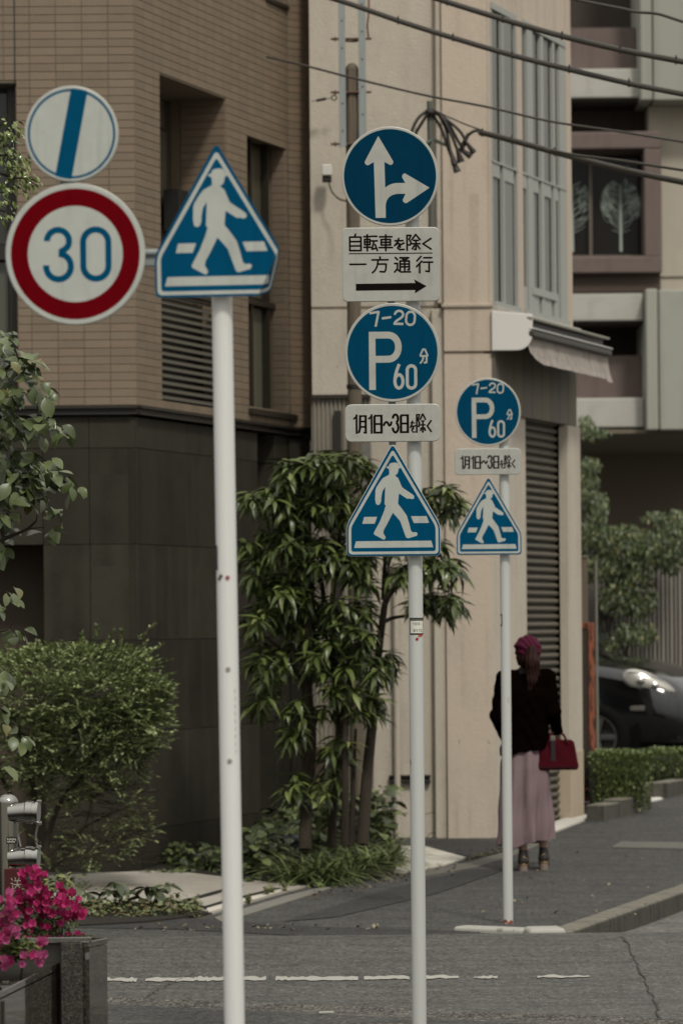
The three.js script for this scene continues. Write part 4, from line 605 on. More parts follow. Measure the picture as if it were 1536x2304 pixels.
// pentagon sign: outline in units of its width, apex at the top, inset by k; corners rounded by the caller
const PENT = (k) => { const H = 1.205, sh = 0.875, pts = [[0, 0], [0.5, sh], [0.5, H], [-0.5, H], [-0.5, sh]]; const t = Math.atan2(0.5, sh); return [[0, k / Math.sin(t)], [0.5 - k, sh + k * Math.tan((Math.PI / 2 - t) / 2) * 0 + k * 0.28], [0.5 - k, H - k], [-0.5 + k, H - k], [-0.5 + k, sh + k * 0.28]]; };
function rounded(path, pts, r) { const n = pts.length; for (let i = 0; i < n; i++) { const p = pts[i], a = pts[(i + n - 1) % n], b = pts[(i + 1) % n], la = Math.hypot(a[0] - p[0], a[1] - p[1]), lb = Math.hypot(b[0] - p[0], b[1] - p[1]), ri = Array.isArray(r) ? r[i] : r; const s = [p[0] + (a[0] - p[0]) / la * ri, p[1] + (a[1] - p[1]) / la * ri], e = [p[0] + (b[0] - p[0]) / lb * ri, p[1] + (b[1] - p[1]) / lb * ri]; i ? path.lineTo(...s) : path.moveTo(...s); path.quadraticCurveTo(p[0], p[1], e[0], e[1]); } path.closePath(); return path; }
const tWalk = (seed) => rgbT(768, 926, (c, W, H) => {
  c.fillStyle = BLUE; c.fillRect(0, 0, W, H);
  const S = W, px = (x) => W / 2 + x * S, py = (y) => y * S;
  const ring = (k, color, r) => { c.fillStyle = color; c.beginPath(); rounded(c, PENT(k).map(([x, y]) => [px(x), py(y)]), [r * 1.1, r * 1.4, r, r, r * 1.4]); c.fill(); };
  ring(0.017, WHITE, 34); ring(0.047, BLUE, 20);
  const X = (x) => W / 2 + (x - 783) / 1356 * S, Y = (y) => (y - 95) / 1364 * S;
  c.fillStyle = WHITE; c.strokeStyle = WHITE; c.lineJoin = 'round'; c.lineWidth = 5; c.beginPath(); MAN.forEach(([x, y], i) => c[i ? 'lineTo' : 'moveTo'](X(x), Y(y))); c.closePath(); c.fill(); c.stroke();
  for (const q of [[[358, 1155], [548, 1155], [510, 1258], [330, 1258]], [[1040, 1150], [1268, 1150], [1304, 1253], [1080, 1253]], [[236, 1518], [1334, 1518], [1362, 1618], [208, 1618]]]) { c.beginPath(); q.forEach(([x, y], i) => c[i ? 'lineTo' : 'moveTo'](X(x), Y(y))); c.closePath(); c.fill(); }
}, seed);
const tArrow = rgbT(768, 768, (c) => {
  c.fillStyle = WARM; c.fillRect(0, 0, 768, 768); const K = 384 / 588, X = (x) => 384 + (x - 745) * K, Y = (y) => 384 + (y - 690) * K;
  c.fillStyle = BLUE2; c.beginPath(); c.arc(384, 384, 563 * K, 0, TAU); c.fill();
  c.fillStyle = WARM; c.strokeStyle = WARM; c.lineJoin = 'round'; c.lineWidth = 4;
  c.beginPath(); c.moveTo(X(605), Y(213)); c.lineTo(X(782), Y(512)); c.quadraticCurveTo(X(786), Y(548), X(750), Y(553)); c.lineTo(X(675), Y(514)); c.lineTo(X(682), Y(832)); c.bezierCurveTo(X(730), Y(790), X(790), Y(775), X(850), Y(775)); c.lineTo(X(935), Y(775)); c.lineTo(X(896), Y(705)); c.quadraticCurveTo(X(893), Y(664), X(928), Y(660)); c.lineTo(X(1222), Y(832)); c.lineTo(X(944), Y(1011)); c.quadraticCurveTo(X(905), Y(1010), X(900), Y(975)); c.lineTo(X(938), Y(899)); c.lineTo(X(840), Y(899)); c.bezierCurveTo(X(740), Y(905), X(684), Y(960), X(686), Y(1060)); c.lineTo(X(686), Y(1185)); c.lineTo(X(567), Y(1185)); c.lineTo(X(551), Y(514)); c.lineTo(X(478), Y(555)); c.quadraticCurveTo(X(440), Y(550), X(440), Y(515)); c.closePath(); c.fill(); c.stroke();
}, 6);
const tPark = rgbT(768, 768, (c) => {
  c.fillStyle = WARM; c.fillRect(0, 0, 768, 768); const K = 384 / 632, X = (x) => 384 + (x - 772) * K, Y = (y) => 384 + (y - 725) * K;
  c.fillStyle = BLUE3; c.beginPath(); c.arc(384, 384, 603 * K, 0, TAU); c.fill();
  c.strokeStyle = WARM; c.lineCap = 'butt'; c.lineJoin = 'miter'; c.lineWidth = 89 * K; c.beginPath(); c.moveTo(X(501), Y(1208)); c.lineTo(X(501), Y(500)); c.lineTo(X(708), Y(500)); c.bezierCurveTo(X(900), Y(500), X(900), Y(812), X(708), Y(812)); c.lineTo(X(520), Y(812)); c.stroke();
  c.lineJoin = 'round'; c.lineWidth = 42 * K; c.beginPath(); c.ellipse(X(855), Y(1100), 54 * K, 86 * K, 0, 0, TAU); c.stroke(); c.beginPath(); c.moveTo(X(862), Y(876)); c.quadraticCurveTo(X(808), Y(990), X(801), Y(1090)); c.stroke();
  stadium(c, X(967), Y(900), X(1080), Y(1188), 42 * K, WARM);
  c.lineWidth = 31 * K; c.beginPath(); c.moveTo(X(468), Y(216)); c.lineTo(X(590), Y(200)); c.lineTo(X(549), Y(390)); c.stroke();
  c.lineCap = 'round'; c.beginPath(); c.moveTo(X(646), Y(283)); c.lineTo(X(748), Y(270)); c.stroke(); c.lineCap = 'butt';
  c.beginPath(); c.moveTo(X(808), Y(240)); c.bezierCurveTo(X(815), Y(170), X(920), Y(170), X(918), Y(240)); c.bezierCurveTo(X(910), Y(290), X(820), Y(300), X(802), Y(354)); c.lineTo(X(921), Y(358)); c.stroke();
  c.save(); c.translate(X(1017), Y(286)); c.rotate(0.1); stadium(c, -57 * K, -85 * K, 57 * K, 85 * K, 31 * K, WARM); c.restore();
  strokes(c, FUN, X(1138), Y(686), 104 * K, 178 * K, 25 * K, WARM);
}, 7);
const tOneWay = rgbT(768, 586, (c, W, H) => {
  c.fillStyle = WARM; c.fillRect(0, 0, W, H); const K = W / 1180, X = (x) => (x - 172) * K, Y = (y) => (y - 1332) * K;
  const row = (g, x0, x1, y0, y1, lw = 23) => strokes(c, g, X(x0), Y(y0), (x1 - x0) * K, (y1 - y0) * K, lw * K, INK);
  row(ZI, 240, 412, 1412, 1608); row(TEN, 432, 596, 1418, 1608); row(SHA, 620, 782, 1418, 1606); row(WO, 802, 932, 1462, 1606); row(JO, 955, 1120, 1420, 1606); row(KU, 1128, 1282, 1462, 1600);
  c.fillStyle = INK; c.fillRect(X(245), Y(1640), 1032 * K, 13 * K);
  row(ICHI, 258, 452, 1680, 1876); row(HOU, 530, 726, 1690, 1884); row(TSU, 804, 1000, 1690, 1884); row(KOU, 1072, 1272, 1688, 1884);
  c.beginPath(); [[328, 2018], [1062, 2014], [1044, 1968], [1200, 2054], [1052, 2144], [1060, 2102], [328, 2104]].forEach(([x, y], i) => c[i ? 'lineTo' : 'moveTo'](X(x), Y(y))); c.fill();
}, 8);
const tDate = rgbT(768, 300, (c, W, H) => {
  c.fillStyle = WARM; c.fillRect(0, 0, W, H); const K = W / 1250, X = (x) => (x - 160) * K, Y = (y) => (y - 1418) * K;
  const g = (s, x0, x1, y0, y1, lw = 30) => { for (const o of [-0.12, 0.12]) strokes(c, s, X(x0) + o * lw * K, Y(y0), (x1 - x0) * K, (y1 - y0) * K, lw * K, INK, 'butt'); };
  for (const x of [304, 504]) { c.lineWidth = 28 * K; c.strokeStyle = INK; c.lineCap = 'butt'; c.beginPath(); c.moveTo(X(x), Y(1545)); c.lineTo(X(x), Y(1806)); c.stroke(); c.lineWidth = 24 * K; c.beginPath(); c.moveTo(X(x - 42), Y(1610)); c.lineTo(X(x + 2), Y(1570)); c.stroke(); }
  g(GATSU, 330, 440, 1558, 1796, 25); g(NICHI, 528, 650, 1556, 1796, 27); g(NICHI, 880, 1000, 1552, 1792, 27);
  c.lineCap = 'round'; c.lineWidth = 30 * K; c.beginPath(); c.moveTo(X(668), Y(1690)); c.bezierCurveTo(X(690), Y(1630), X(720), Y(1650), X(728), Y(1680)); c.bezierCurveTo(X(742), Y(1715), X(762), Y(1690), X(768), Y(1655)); c.stroke();
  c.lineCap = 'butt'; c.lineWidth = 32 * K; c.beginPath(); c.ellipse(X(822), Y(1606), 34 * K, 54 * K, 0, Math.PI, TAU + 1.4); c.stroke(); c.beginPath(); c.ellipse(X(822), Y(1724), 36 * K, 66 * K, 0, -1.4, Math.PI); c.stroke();
  g(WO, 1012, 1092, 1632, 1794, 17); g(JO, 1098, 1222, 1548, 1794, 19); g(KU, 1228, 1312, 1626, 1792, 20);
}, 9);
const tLabel = rgbT(160, 192, (c, W, H) => { c.fillStyle = '#0c0c0a'; c.fillRect(0, 0, W, H); c.fillStyle = '#c9c9be'; c.fillRect(9, 34, W - 18, H - 50); c.fillStyle = '#77776c'; for (let i = 0; i < 6; i++) c.fillRect(16 + i * 22, 10, 14, 14); c.fillStyle = '#26241e'; c.font = 'bold 40px monospace'; c.textAlign = 'left'; c.fillText('103-', 30, 84); c.fillText('8172', 38, 160); }, 4);

// ---------------------------------------------------------------- sign poles
const faceMat = (t) => phys([1, 1, 1], 0.5, { map: t, specularIntensity: 0.06 });
const mPlate = std([0.42, 0.42, 0.39], 0.45, { metalness: 0.35 }), mPole = phys([0.46, 0.47, 0.45], 0.38, { map: rep(stainT(0.16, 0.35), 2, 0.35), clearcoat: 0.2, clearcoatRoughness: 0.4 });
const mPoleWhite = phys([0.62, 0.62, 0.60], 0.4, { map: rep(stainT(0.14, 0.3), 2, 0.35), clearcoat: 0.2, clearcoatRoughness: 0.4 });
function uvFit(g) { g.computeBoundingBox(); const b = g.boundingBox, p = g.attributes.position, uv = g.attributes.uv; for (let i = 0; i < p.count; i++) uv.setXY(i, (p.getX(i) - b.min.x) / (b.max.x - b.min.x), (p.getY(i) - b.min.y) / (b.max.y - b.min.y)); return g; }
function plate(parent, name, shape, t, pos, thick = 0.012) { // pressed metal plate with rolled rim, printed sheet on its front
  const g = new THREE.ExtrudeGeometry(shape, { depth: thick - 0.004, bevelEnabled: true, bevelThickness: 0.002, bevelSize: 0.0025, bevelSegments: 2, curveSegments: 40 });
  const m = M(name, g.translate(0, 0, -thick + 0.002), mPlate, parent, pos);
  M('sign_face', uvFit(new THREE.ShapeGeometry(shape, 40)).translate(0, 0, 0.0012), faceMat(t), m); return m;
}
const circle = (rx, ry = rx) => { const s = new THREE.Shape(); s.absellipse(0, 0, rx, ry, 0, TAU); return s; };
const rrect = (w, h, r) => rounded(new THREE.Shape(), [[-w / 2, -h / 2], [w / 2, -h / 2], [w / 2, h / 2], [-w / 2, h / 2]], r);
const penta = (w) => rounded(new THREE.Shape(), PENT(0).map(([x, y]) => [x * w, (0.6 - y) * w]), [0.05 * w, 0.07 * w, 0.05 * w, 0.05 * w, 0.07 * w]);
function clampSet(parent, x0, x1, y, z, r) { M('bracket', merge([rbox(Math.abs(x1 - x0), 0.03, 0.012, 0.003, (x0 + x1) / 2, y, z + r + 0.012), new THREE.CylinderGeometry(r + 0.004, r + 0.004, 0.028, 20, 1, true).translate(x1, y, z), rod(V(x1 - 0.012, y, z + r + 0.01), V(x1 - 0.012, y, z + r + 0.03), 0.006), rod(V(x0 + 0.03, y, z + r + 0.01), V(x0 + 0.03, y, z + r + 0.03), 0.006)]), mGalv, parent); }
const wrapLabel = (parent, t, r, y, h, a0, a1) => M('label_sticker', new THREE.CylinderGeometry(r + 0.0012, r + 0.0012, h, 20, 1, true, a0, a1 - a0).translate(0, y, 0), t, parent);
const stick = (parent, color, pts, r) => M('sticker', merge(pts.map(([a, y, s]) => new THREE.CylinderGeometry(s, s, 0.0015, 12).rotateX(Math.PI / 2).translate(0, 0, r + 0.0012).rotateY(a).translate(0, y, 0))), std(color, 0.6), parent);
function signPole(name, label, d, px0, baseY, poleR, topPx, mat) {
  const b = at(px0, 1400, d); b.y = baseY; const o = thing(name, label, 'sign pole', b, 'road sign poles along the street'); const L = (x, y) => { const p = at(x, y, d - poleR - 0.03); return p.sub(b); };
  const top = at(px0, topPx, d).y - baseY;
  M('pole', new THREE.CylinderGeometry(poleR, poleR, top, 28, 1).translate(0, top / 2, 0), mat, o);
  M('pole_cap', new THREE.SphereGeometry(poleR + 0.002, 20, 8, 0, TAU, 0, Math.PI / 2).scale(1, 0.5, 1).translate(0, top, 0), mat, o);
  return { o, L, K: (d - poleR - 0.03) / FL, d };
}
{ // the middle pole: arrow, plate, parking, plate, crossing
  const d = 16.2, r = 0.0305, { o, L, K } = signPole('sign_pole', 'middle sign pole with arrow disc, exception plates, parking disc and crossing sign', d, 935, roadY(16.2) + 0.02, r, 330, mPole);
  delete o.userData.group;
  plate(o, 'arrow_disc', circle(108 * K, 110.5 * K), tArrow, L(877, 396.5));
  plate(o, 'exception_plate', rrect(215 * K, 164 * K, 12 * K), tOneWay, L(879, 595));
  plate(o, 'parking_disc', circle(106 * K, 110 * K), tPark, L(882.5, 793));
  plate(o, 'date_plate', rrect(211 * K, 82 * K, 15 * K), tDate, L(883, 951.5), 0.016);
  plate(o, 'crossing_sign', penta(209 * K), tWalk(11), L(884, 1124));
  for (const y of [400, 450, 560, 640, 770, 830, 952, 1180, 1225]) { const p = L(884, y), q = L(934, y); clampSet(o, p.x, 0, p.y, 0, r); }
  M('bracket_strip', rbox(0.03, 0.9, 0.004, 0.001, L(880, 700).x, L(880, 760).y, L(880, 700).z - 0.022), mGalv, o);
  wrapLabel(o, faceMat(tLabel), r, L(935, 1409).y, 38 * K, -0.95, 1.35);
  stick(o, [0.28, 0.01, 0.02], [[0.12, L(935, 1438).y, 0.0065]], r); stick(o, [0.42, 0.1, 0.02], [[0.45, L(935, 1431).y, 0.0055]], r); stick(o, [0.24, 0.01, 0.015], [[0.75, L(935, 1429).y, 0.006]], r);
  M('scratch', tube([V(-0.026, L(935, 1722).y, 0.0175), V(-0.028, L(935, 1715).y, 0.015), V(-0.0285, L(935, 1709).y, 0.014)], 0.001, 8, 4), mDarkMetal, o);
}
{ // the farthest pole
  const d = 23.5, r = 0.0305, { o, L, K } = signPole('sign_pole', 'farthest sign pole, its foot on white kerb pieces, with small parking disc', d, 1136.5, pave(23.5) - 0.03, r, 905, mPole);
  delete o.userData.group;
  plate(o, 'parking_disc', circle(73 * K, 76 * K), tPark, L(1097, 927));
  plate(o, 'date_plate', rrect(147 * K, 57 * K, 10 * K), tDate, L(1097, 1038.5), 0.02);
  plate(o, 'crossing_sign', penta(145 * K), tWalk(12), L(1099, 1160));
  for (const y of [920, 975, 1038, 1190, 1230]) { const p = L(1098, y); clampSet(o, p.x, 0, p.y, 0, r); }
  wrapLabel(o, std([0.02, 0.02, 0.018], 0.6), r, L(1136, 1395).y, 27 * K, -1.57, -0.75);
  M('label_sticker', new THREE.CylinderGeometry(r + 0.002, r + 0.002, 20 * K, 12, 1, true, -1.45, 0.5).translate(0, L(1136, 1395).y, 0), std([0.6, 0.6, 0.56], 0.6), o);
  const rr = rng(8); for (let k = 0; k < 12; k++) M('rust_flake', new THREE.CylinderGeometry(0.004 + 0.006 * rr(), 0.006 + 0.007 * rr(), 0.003, 7).rotateX(Math.PI / 2).translate(0, 0, r).rotateY((rr() - 0.5) * 2.4).translate(0, 0.03 + 0.022 * rr(), 0), mRust, o);
  M('stain_patch', merge([new THREE.CylinderGeometry(r + 0.0008, r + 0.0008, 0.035, 8, 1, true, 0.2, 0.5).translate(0, L(1136, 1575).y, 0)]), std([0.42, 0.38, 0.31], 0.8), o);
}
{ // the near pole, leaning slightly: crossing sign with its corner bent back, and the speed sign on an arm
  const d = 11.15, r = 0.0297, { o, L, K } = signPole('sign_pole', 'nearest white sign pole with bent crossing sign and round speed limit sign', d, 512, roadY(11.15) + 0.02, r, 560, mPoleWhite);
  delete o.userData.group;
  const lean = 0.0088, tilt = (v) => v; o.rotation.z = lean; const yP = at(512, 1400, d).y - o.position.y; o.position.x += lean * yP * 1.0;
  const Lx = (x, y) => { const p = at(x, y, d - r - 0.03).sub(o.position); return p.applyAxisAngle(V(0, 0, 1), -lean); };
  plate(o, 'end_disc', circle(103.5 * K, 106 * K), tEnd, Lx(161.5, 301), 0.016).rotation.z = -lean - ROLL * 0;
  plate(o, 'speed_disc', circle(155 * K, 157.5 * K), t30, Lx(170, 571.5), 0.016).rotation.z = -lean;
  M('arm', merge([(() => { const a = Lx(150, 580), b = Lx(500, 580); return rbox(b.x - a.x, 0.05, 0.02, 0.004, (a.x + b.x) / 2, a.y, 0.006); })(), (() => { const a = Lx(300, 566); return rbox(0.12, 0.012, 0.03, 0.003, a.x + 0.05, a.y, 0.012); })(), rbox(0.045, 0.6, 0.014, 0.003, Lx(150, 430).x, Lx(150, 450).y, 0.012)]), mGalv, o);
  // bent sign: flat part and a folded flap share the printed face
  const w = 287 * K, c0 = Lx(490, 468 + 25.5), holder = new THREE.Group(); // plan units: metres about the sign centre
  const sgn = M('crossing_sign', new THREE.BufferGeometry(), mPlate, o, c0); sgn.rotation.z = -lean + 0.012;
  const P1 = [0.5 * w + 0.002, (0.6 - 0.77) * w], P2 = [0.30 * w, (0.6 - 1.215) * w];               // fold line
  const outline = penta(w).getPoints(14).map((p) => [p.x, p.y]);
  const side = (p) => (P2[0] - P1[0]) * (p[1] - P1[1]) - (P2[1] - P1[1]) * (p[0] - P1[0]);
  const clip = (keep) => { const res = []; for (let i = 0; i < outline.length; i++) { const a = outline[i], b = outline[(i + 1) % outline.length], sa = side(a) * keep, sb = side(b) * keep; if (sa >= 0) res.push(a); if (sa * sb < 0) { const t = sa / (sa - sb); res.push([a[0] + (b[0] - a[0]) * t, a[1] + (b[1] - a[1]) * t]); } } return res; };
  const xs = outline.map((p) => p[0]), ys = outline.map((p) => p[1]), bx = [Math.min(...xs), Math.max(...xs), Math.min(...ys), Math.max(...ys)];
  const mk = (pts, thick) => { const s = new THREE.Shape(pts.map((p) => new THREE.Vector2(...p))); const g = thick ? new THREE.ExtrudeGeometry(s, { depth: thick, bevelEnabled: false }).translate(0, 0, -thick) : new THREE.ShapeGeometry(s).translate(0, 0, 0.0014); const p = g.attributes.position, uv = g.attributes.uv; for (let i = 0; i < p.count; i++) uv.setXY(i, (p.getX(i) - bx[0]) / (bx[1] - bx[0]), (p.getY(i) - bx[2]) / (bx[3] - bx[2])); return flat(g); };
  const axis = V(P2[0] - P1[0], P2[1] - P1[1], 0).normalize(), bend = (g, ang) => { g.translate(-P1[0], -P1[1], 0); g.applyQuaternion(new THREE.Quaternion().setFromAxisAngle(axis, ang)); return g.translate(P1[0], P1[1], 0); };
  const main = clip(side([0, 0]) > 0 ? 1 : -1), flap = clip(side([0, 0]) > 0 ? -1 : 1), ANG = -1.2;
  sgn.geometry = mergeGeometries([mk(main, 0.010), bend(mk(flap, 0.010), ANG)]);
  const fm = faceMat(tWalk(13));
  M('sign_face', mk(main, 0), fm, sgn); M('bent_corner', bend(mk(flap, 0), ANG), fm, sgn).userData.label = 'bent back lower right corner of the sign';
  for (const y of [440, 640]) clampSet(o, Lx(480, y).x, 0, Lx(480, y).y, 0, r);
  stick(o, [0.22, 0.008, 0.03], [[0.1, Lx(500, 1300).y, 0.0062]], r); stick(o, [0.04, 0.03, 0.028], [[-0.55, Lx(500, 1296).y, 0.0055], [-0.75, Lx(500, 1302).y, 0.005]], r);
  wrapLabel(o, std([0.02, 0.02, 0.018], 0.6), r, Lx(490, 1254).y, 0.072, -1.6, -0.95);
  for (const y of [1506, 1713]) M('bolt', new THREE.CylinderGeometry(0.0062, 0.0075, 0.005, 10).rotateX(Math.PI / 2).translate(0, 0, r + 0.001).rotateY(0.0).translate(0, Lx(517, y).y, 0), std([0.25, 0.22, 0.18], 0.6), o);
  const rr = rng(21); for (let k = 0; k < 9; k++) M('chip', tube([0, 1, 2].map((i) => { const a = 0.6 + 0.1 * rr() + 0.02 * i, y = Lx(525, 1560 + k * 17).y + i * 0.006; return V(Math.sin(a) * (r + 0.0006), y, Math.cos(a) * (r + 0.0006)); }), 0.0009, 6, 4), std([0.3, 0.29, 0.26], 0.8), o);
}
// ---------------------------------------------------------------- plants
function leafGeo(len, wid, seg, fold, droop, tip = 1.0, base = 0.25) { // blade along +z from the origin, folded on its midrib and bending down
  const q = [], idx = [], uv = [];
  for (let i = 0; i <= seg; i++) { const t = i / seg, w = wid / 2 * Math.pow(Math.sin(Math.PI * Math.pow(t * 0.97 + 0.015, base < 0.3 ? 0.75 : 1.0)), tip), z = len * t * (1 - 0.12 * droop * t), y = -droop * len * t * t * 0.55; q.push([-w, y + fold * w, z], [0, y, z], [w, y + fold * w, z]); uv.push([0, t], [0.5, t], [1, t]); }
  for (let i = 0; i < seg; i++) for (let k = 0; k < 2; k++) { const a = i * 3 + k, b = a + 1, c = a + 3, d = a + 4; idx.push(a, c, b, b, c, d); }
  const g = new THREE.BufferGeometry(); g.setAttribute('position', new THREE.Float32BufferAttribute(q.flat(), 3)); g.setAttribute('uv', new THREE.Float32BufferAttribute(uv.flat(), 2)); g.setIndex(idx); g.computeVertexNormals(); return g;
}
const leafMat = (c, rough, vary = 0.0, tr = 0.0) => phys(c, rough, { side: THREE.DoubleSide, transmission: tr, specularIntensity: 0.9 });
const dirQ = (dir, roll) => { const z = dir.clone().normalize(), up = Math.abs(z.y) > 0.98 ? V(1, 0, 0) : V(0, 1, 0), x = up.clone().cross(z).normalize(), y = z.clone().cross(x), m = new THREE.Matrix4().makeBasis(x, y, z); return new THREE.Quaternion().setFromRotationMatrix(m).multiply(new THREE.Quaternion().setFromAxisAngle(V(0, 0, 1), roll)); };
function inst(name, geo, mat, items, parent, kind = 'stuff') { // items: [pos, quat, scale, color?]
  const im = new THREE.InstancedMesh(geo, mat, items.length), m = new THREE.Matrix4(); items.forEach(([p, q, s, c], i) => { im.setMatrixAt(i, m.compose(p, q, typeof s === 'number' ? V(s, s, s) : s)); if (c) im.setColorAt(i, c); });
  im.name = parent === scene ? numbered(name) : name; im.castShadow = im.receiveShadow = true; parent.add(im); im.userData.kind = kind; return im;
}
const sph = (r) => { let v; do v = V(r() * 2 - 1, r() * 2 - 1, r() * 2 - 1); while (v.lengthSq() > 1 || v.lengthSq() < 0.01); return v; };

{ // the tree with drooping lance leaves in the planting bed
  const D = 26.9, O = gnd(745, 1905), o = thing('evergreen_tree', 'multi stemmed evergreen tree with drooping lance shaped leaves in front of the pink wall', 'tree', O), r = rng(31);
  const L = (x, y, z = 0) => at(x, y, D + z).sub(O); O.z += 0; const gy = (x, y) => gnd(x, y).sub(O).setZ(-D - O.z);
  const stems = [[[686, 1912], [690, 1790], [700, 1660], [690, 1540], [692, 1420], [700, 1300], [690, 1180], [700, 1080]], [[690, 1560], [655, 1490], [620, 1450], [590, 1430]], [[745, 1905], [752, 1780], [765, 1640], [752, 1500], [745, 1380], [760, 1250], [770, 1120]], [[775, 1900], [777, 1760], [778, 1620], [790, 1480], [800, 1350], [790, 1200]], [[790, 1905], [795, 1760], [800, 1640]], [[815, 1900], [826, 1740], [838, 1620], [848, 1500], [860, 1400], [870, 1345], [905, 1310], [940, 1290], [985, 1260]], [[862, 1400], [885, 1390], [915, 1385], [960, 1370]], [[866, 1350], [868, 1280], [880, 1200], [905, 1130], [980, 1110]], [[730, 1420], [720, 1300], [650, 1180], [600, 1120]], [[765, 1640], [800, 1560], [840, 1500], [880, 1480]], [[690, 1650], [660, 1640], [640, 1650]], [[690, 1800], [670, 1750], [655, 1735]]];
  stems.forEach((s, i) => { const r0 = [0.047, 0.02, 0.034, 0.028, 0.024, 0.045, 0.017, 0.03, 0.022, 0.018, 0.01, 0.012][i]; const z0 = [0, 0, 0.25, -0.2, 0.15, 0.1, 0.1, 0.1, 0.2, 0, 0, 0][i]; M('trunk', limb(s.map(([x, y], k) => L(x, y, z0 + 0.1 * Math.sin(k * 1.3 + i))), r0, r0 * 0.35, 8), mBark, o); });
  // whorls of leaves: blobs in the picture plane with a count each
  const blobs = [[690, 1050, 75, 45, 16], [780, 1050, 80, 45, 14], [640, 1120, 70, 45, 14], [575, 1110, 24, 20, 4], [720, 1130, 90, 60, 20], [800, 1140, 70, 70, 14], [650, 1220, 70, 60, 18], [600, 1290, 40, 50, 6], [740, 1240, 80, 70, 20], [820, 1270, 45, 50, 9], [640, 1330, 70, 60, 16], [590, 1390, 40, 50, 8], [700, 1380, 80, 60, 16], [780, 1380, 60, 60, 10], [600, 1480, 45, 60, 11], [660, 1470, 60, 50, 10], [740, 1480, 60, 60, 12], [800, 1440, 40, 50, 6], [840, 1480, 45, 30, 8], [770, 1570, 55, 50, 9], [585, 1560, 30, 35, 5], [830, 1590, 28, 40, 5], [990, 1115, 45, 32, 10], [1020, 1140, 20, 30, 4], [985, 1270, 50, 40, 12], [960, 1220, 35, 25, 5], [1000, 1350, 40, 35, 8], [955, 1345, 35, 35, 5], [900, 1290, 30, 30, 5], [870, 1215, 30, 40, 6], [655, 1655, 28, 25, 4], [765, 1690, 40, 40, 4], [655, 1760, 22, 30, 3], [735, 1760, 30, 40, 3], [860, 1510, 30, 20, 4], [690, 1590, 45, 30, 4], [560, 1230, 20, 22, 3]];
  const leaves = [], twigs = [];
  for (const [cx, cy, rx, ry, n] of blobs) for (let k = 0; k < n * 1.7; k++) {
    const v = sph(r), z = -v.z * 0.45 - 0.05, p = L(cx + v.x * rx, cy + v.y * ry * 0.9, z), out = V(v.x * 0.9 + 0.5 * (r() - 0.5), 0.35, 0.55 * (r() - 0.2)).normalize();
    if (k % 2 === 0) { const b = L(cx, cy + ry * 0.7, -0.05).lerp(p, 0.15); twigs.push(limb([b, b.clone().lerp(p, 0.6).add(V(0, 0.02, 0)), p], 0.006, 0.0025, 4)); }
    const m = 7 + Math.floor(r() * 5), ph = r() * 6.28;
    for (let i = 0; i < m; i++) { const a = ph + i * 2.4, el = 0.45 - 1.15 * Math.pow((i + r()) / m, 0.8); const d = V(Math.cos(a) * Math.cos(el), Math.sin(el), Math.sin(a) * Math.cos(el)).addScaledVector(out, 0.35); d.y -= 0.25; const sc = 0.75 + r() * 0.5; leaves.push({ p: p.clone().add(V((r() - .5) * .03, -(i / m) * 0.03, (r() - .5) * .03)), q: dirQ(d, (r() - 0.5) * 0.9), s: sc, t: r(), key: p.z + 0.12 * r() + sc * 0.1 }); }
  }
  M('twig', merge(twigs), mBark, o).userData.kind = 'stuff';
  const geos = [leafGeo(0.150, 0.036, 6, 0.35, 0.75, 1.15), leafGeo(0.135, 0.033, 6, 0.3, 1.1, 1.15), leafGeo(0.160, 0.034, 6, 0.4, 0.4, 1.2)];
  const base = [[0.082, 0.108, 0.030], [0.058, 0.080, 0.022], [0.135, 0.160, 0.050], [0.034, 0.048, 0.014]], mats = base.map((c, i) => leafMat(c, 0.30 + 0.03 * i));
  leaves.sort((a, b) => b.key - a.key);
  leaves.slice(0, 300).forEach((l, i) => { const m = M('leaf', geos[i % 3], mats[l.t > 0.9 ? 2 : l.t > 0.55 ? 0 : l.t > 0.25 ? 1 : 3], o, l.p); m.quaternion.copy(l.q); m.scale.setScalar(l.s); });
  for (let g = 0; g < 3; g++) inst('foliage', geos[g], leafMat([1, 1, 1], 0.36), leaves.slice(300).filter((_, i) => i % 3 === g).map((l) => [l.p, l.q, l.s, col(...base[l.t > 0.9 ? 2 : l.t > 0.55 ? 0 : l.t > 0.3 ? 1 : 3]).multiplyScalar(0.8 + 0.4 * l.t)]), o);
}
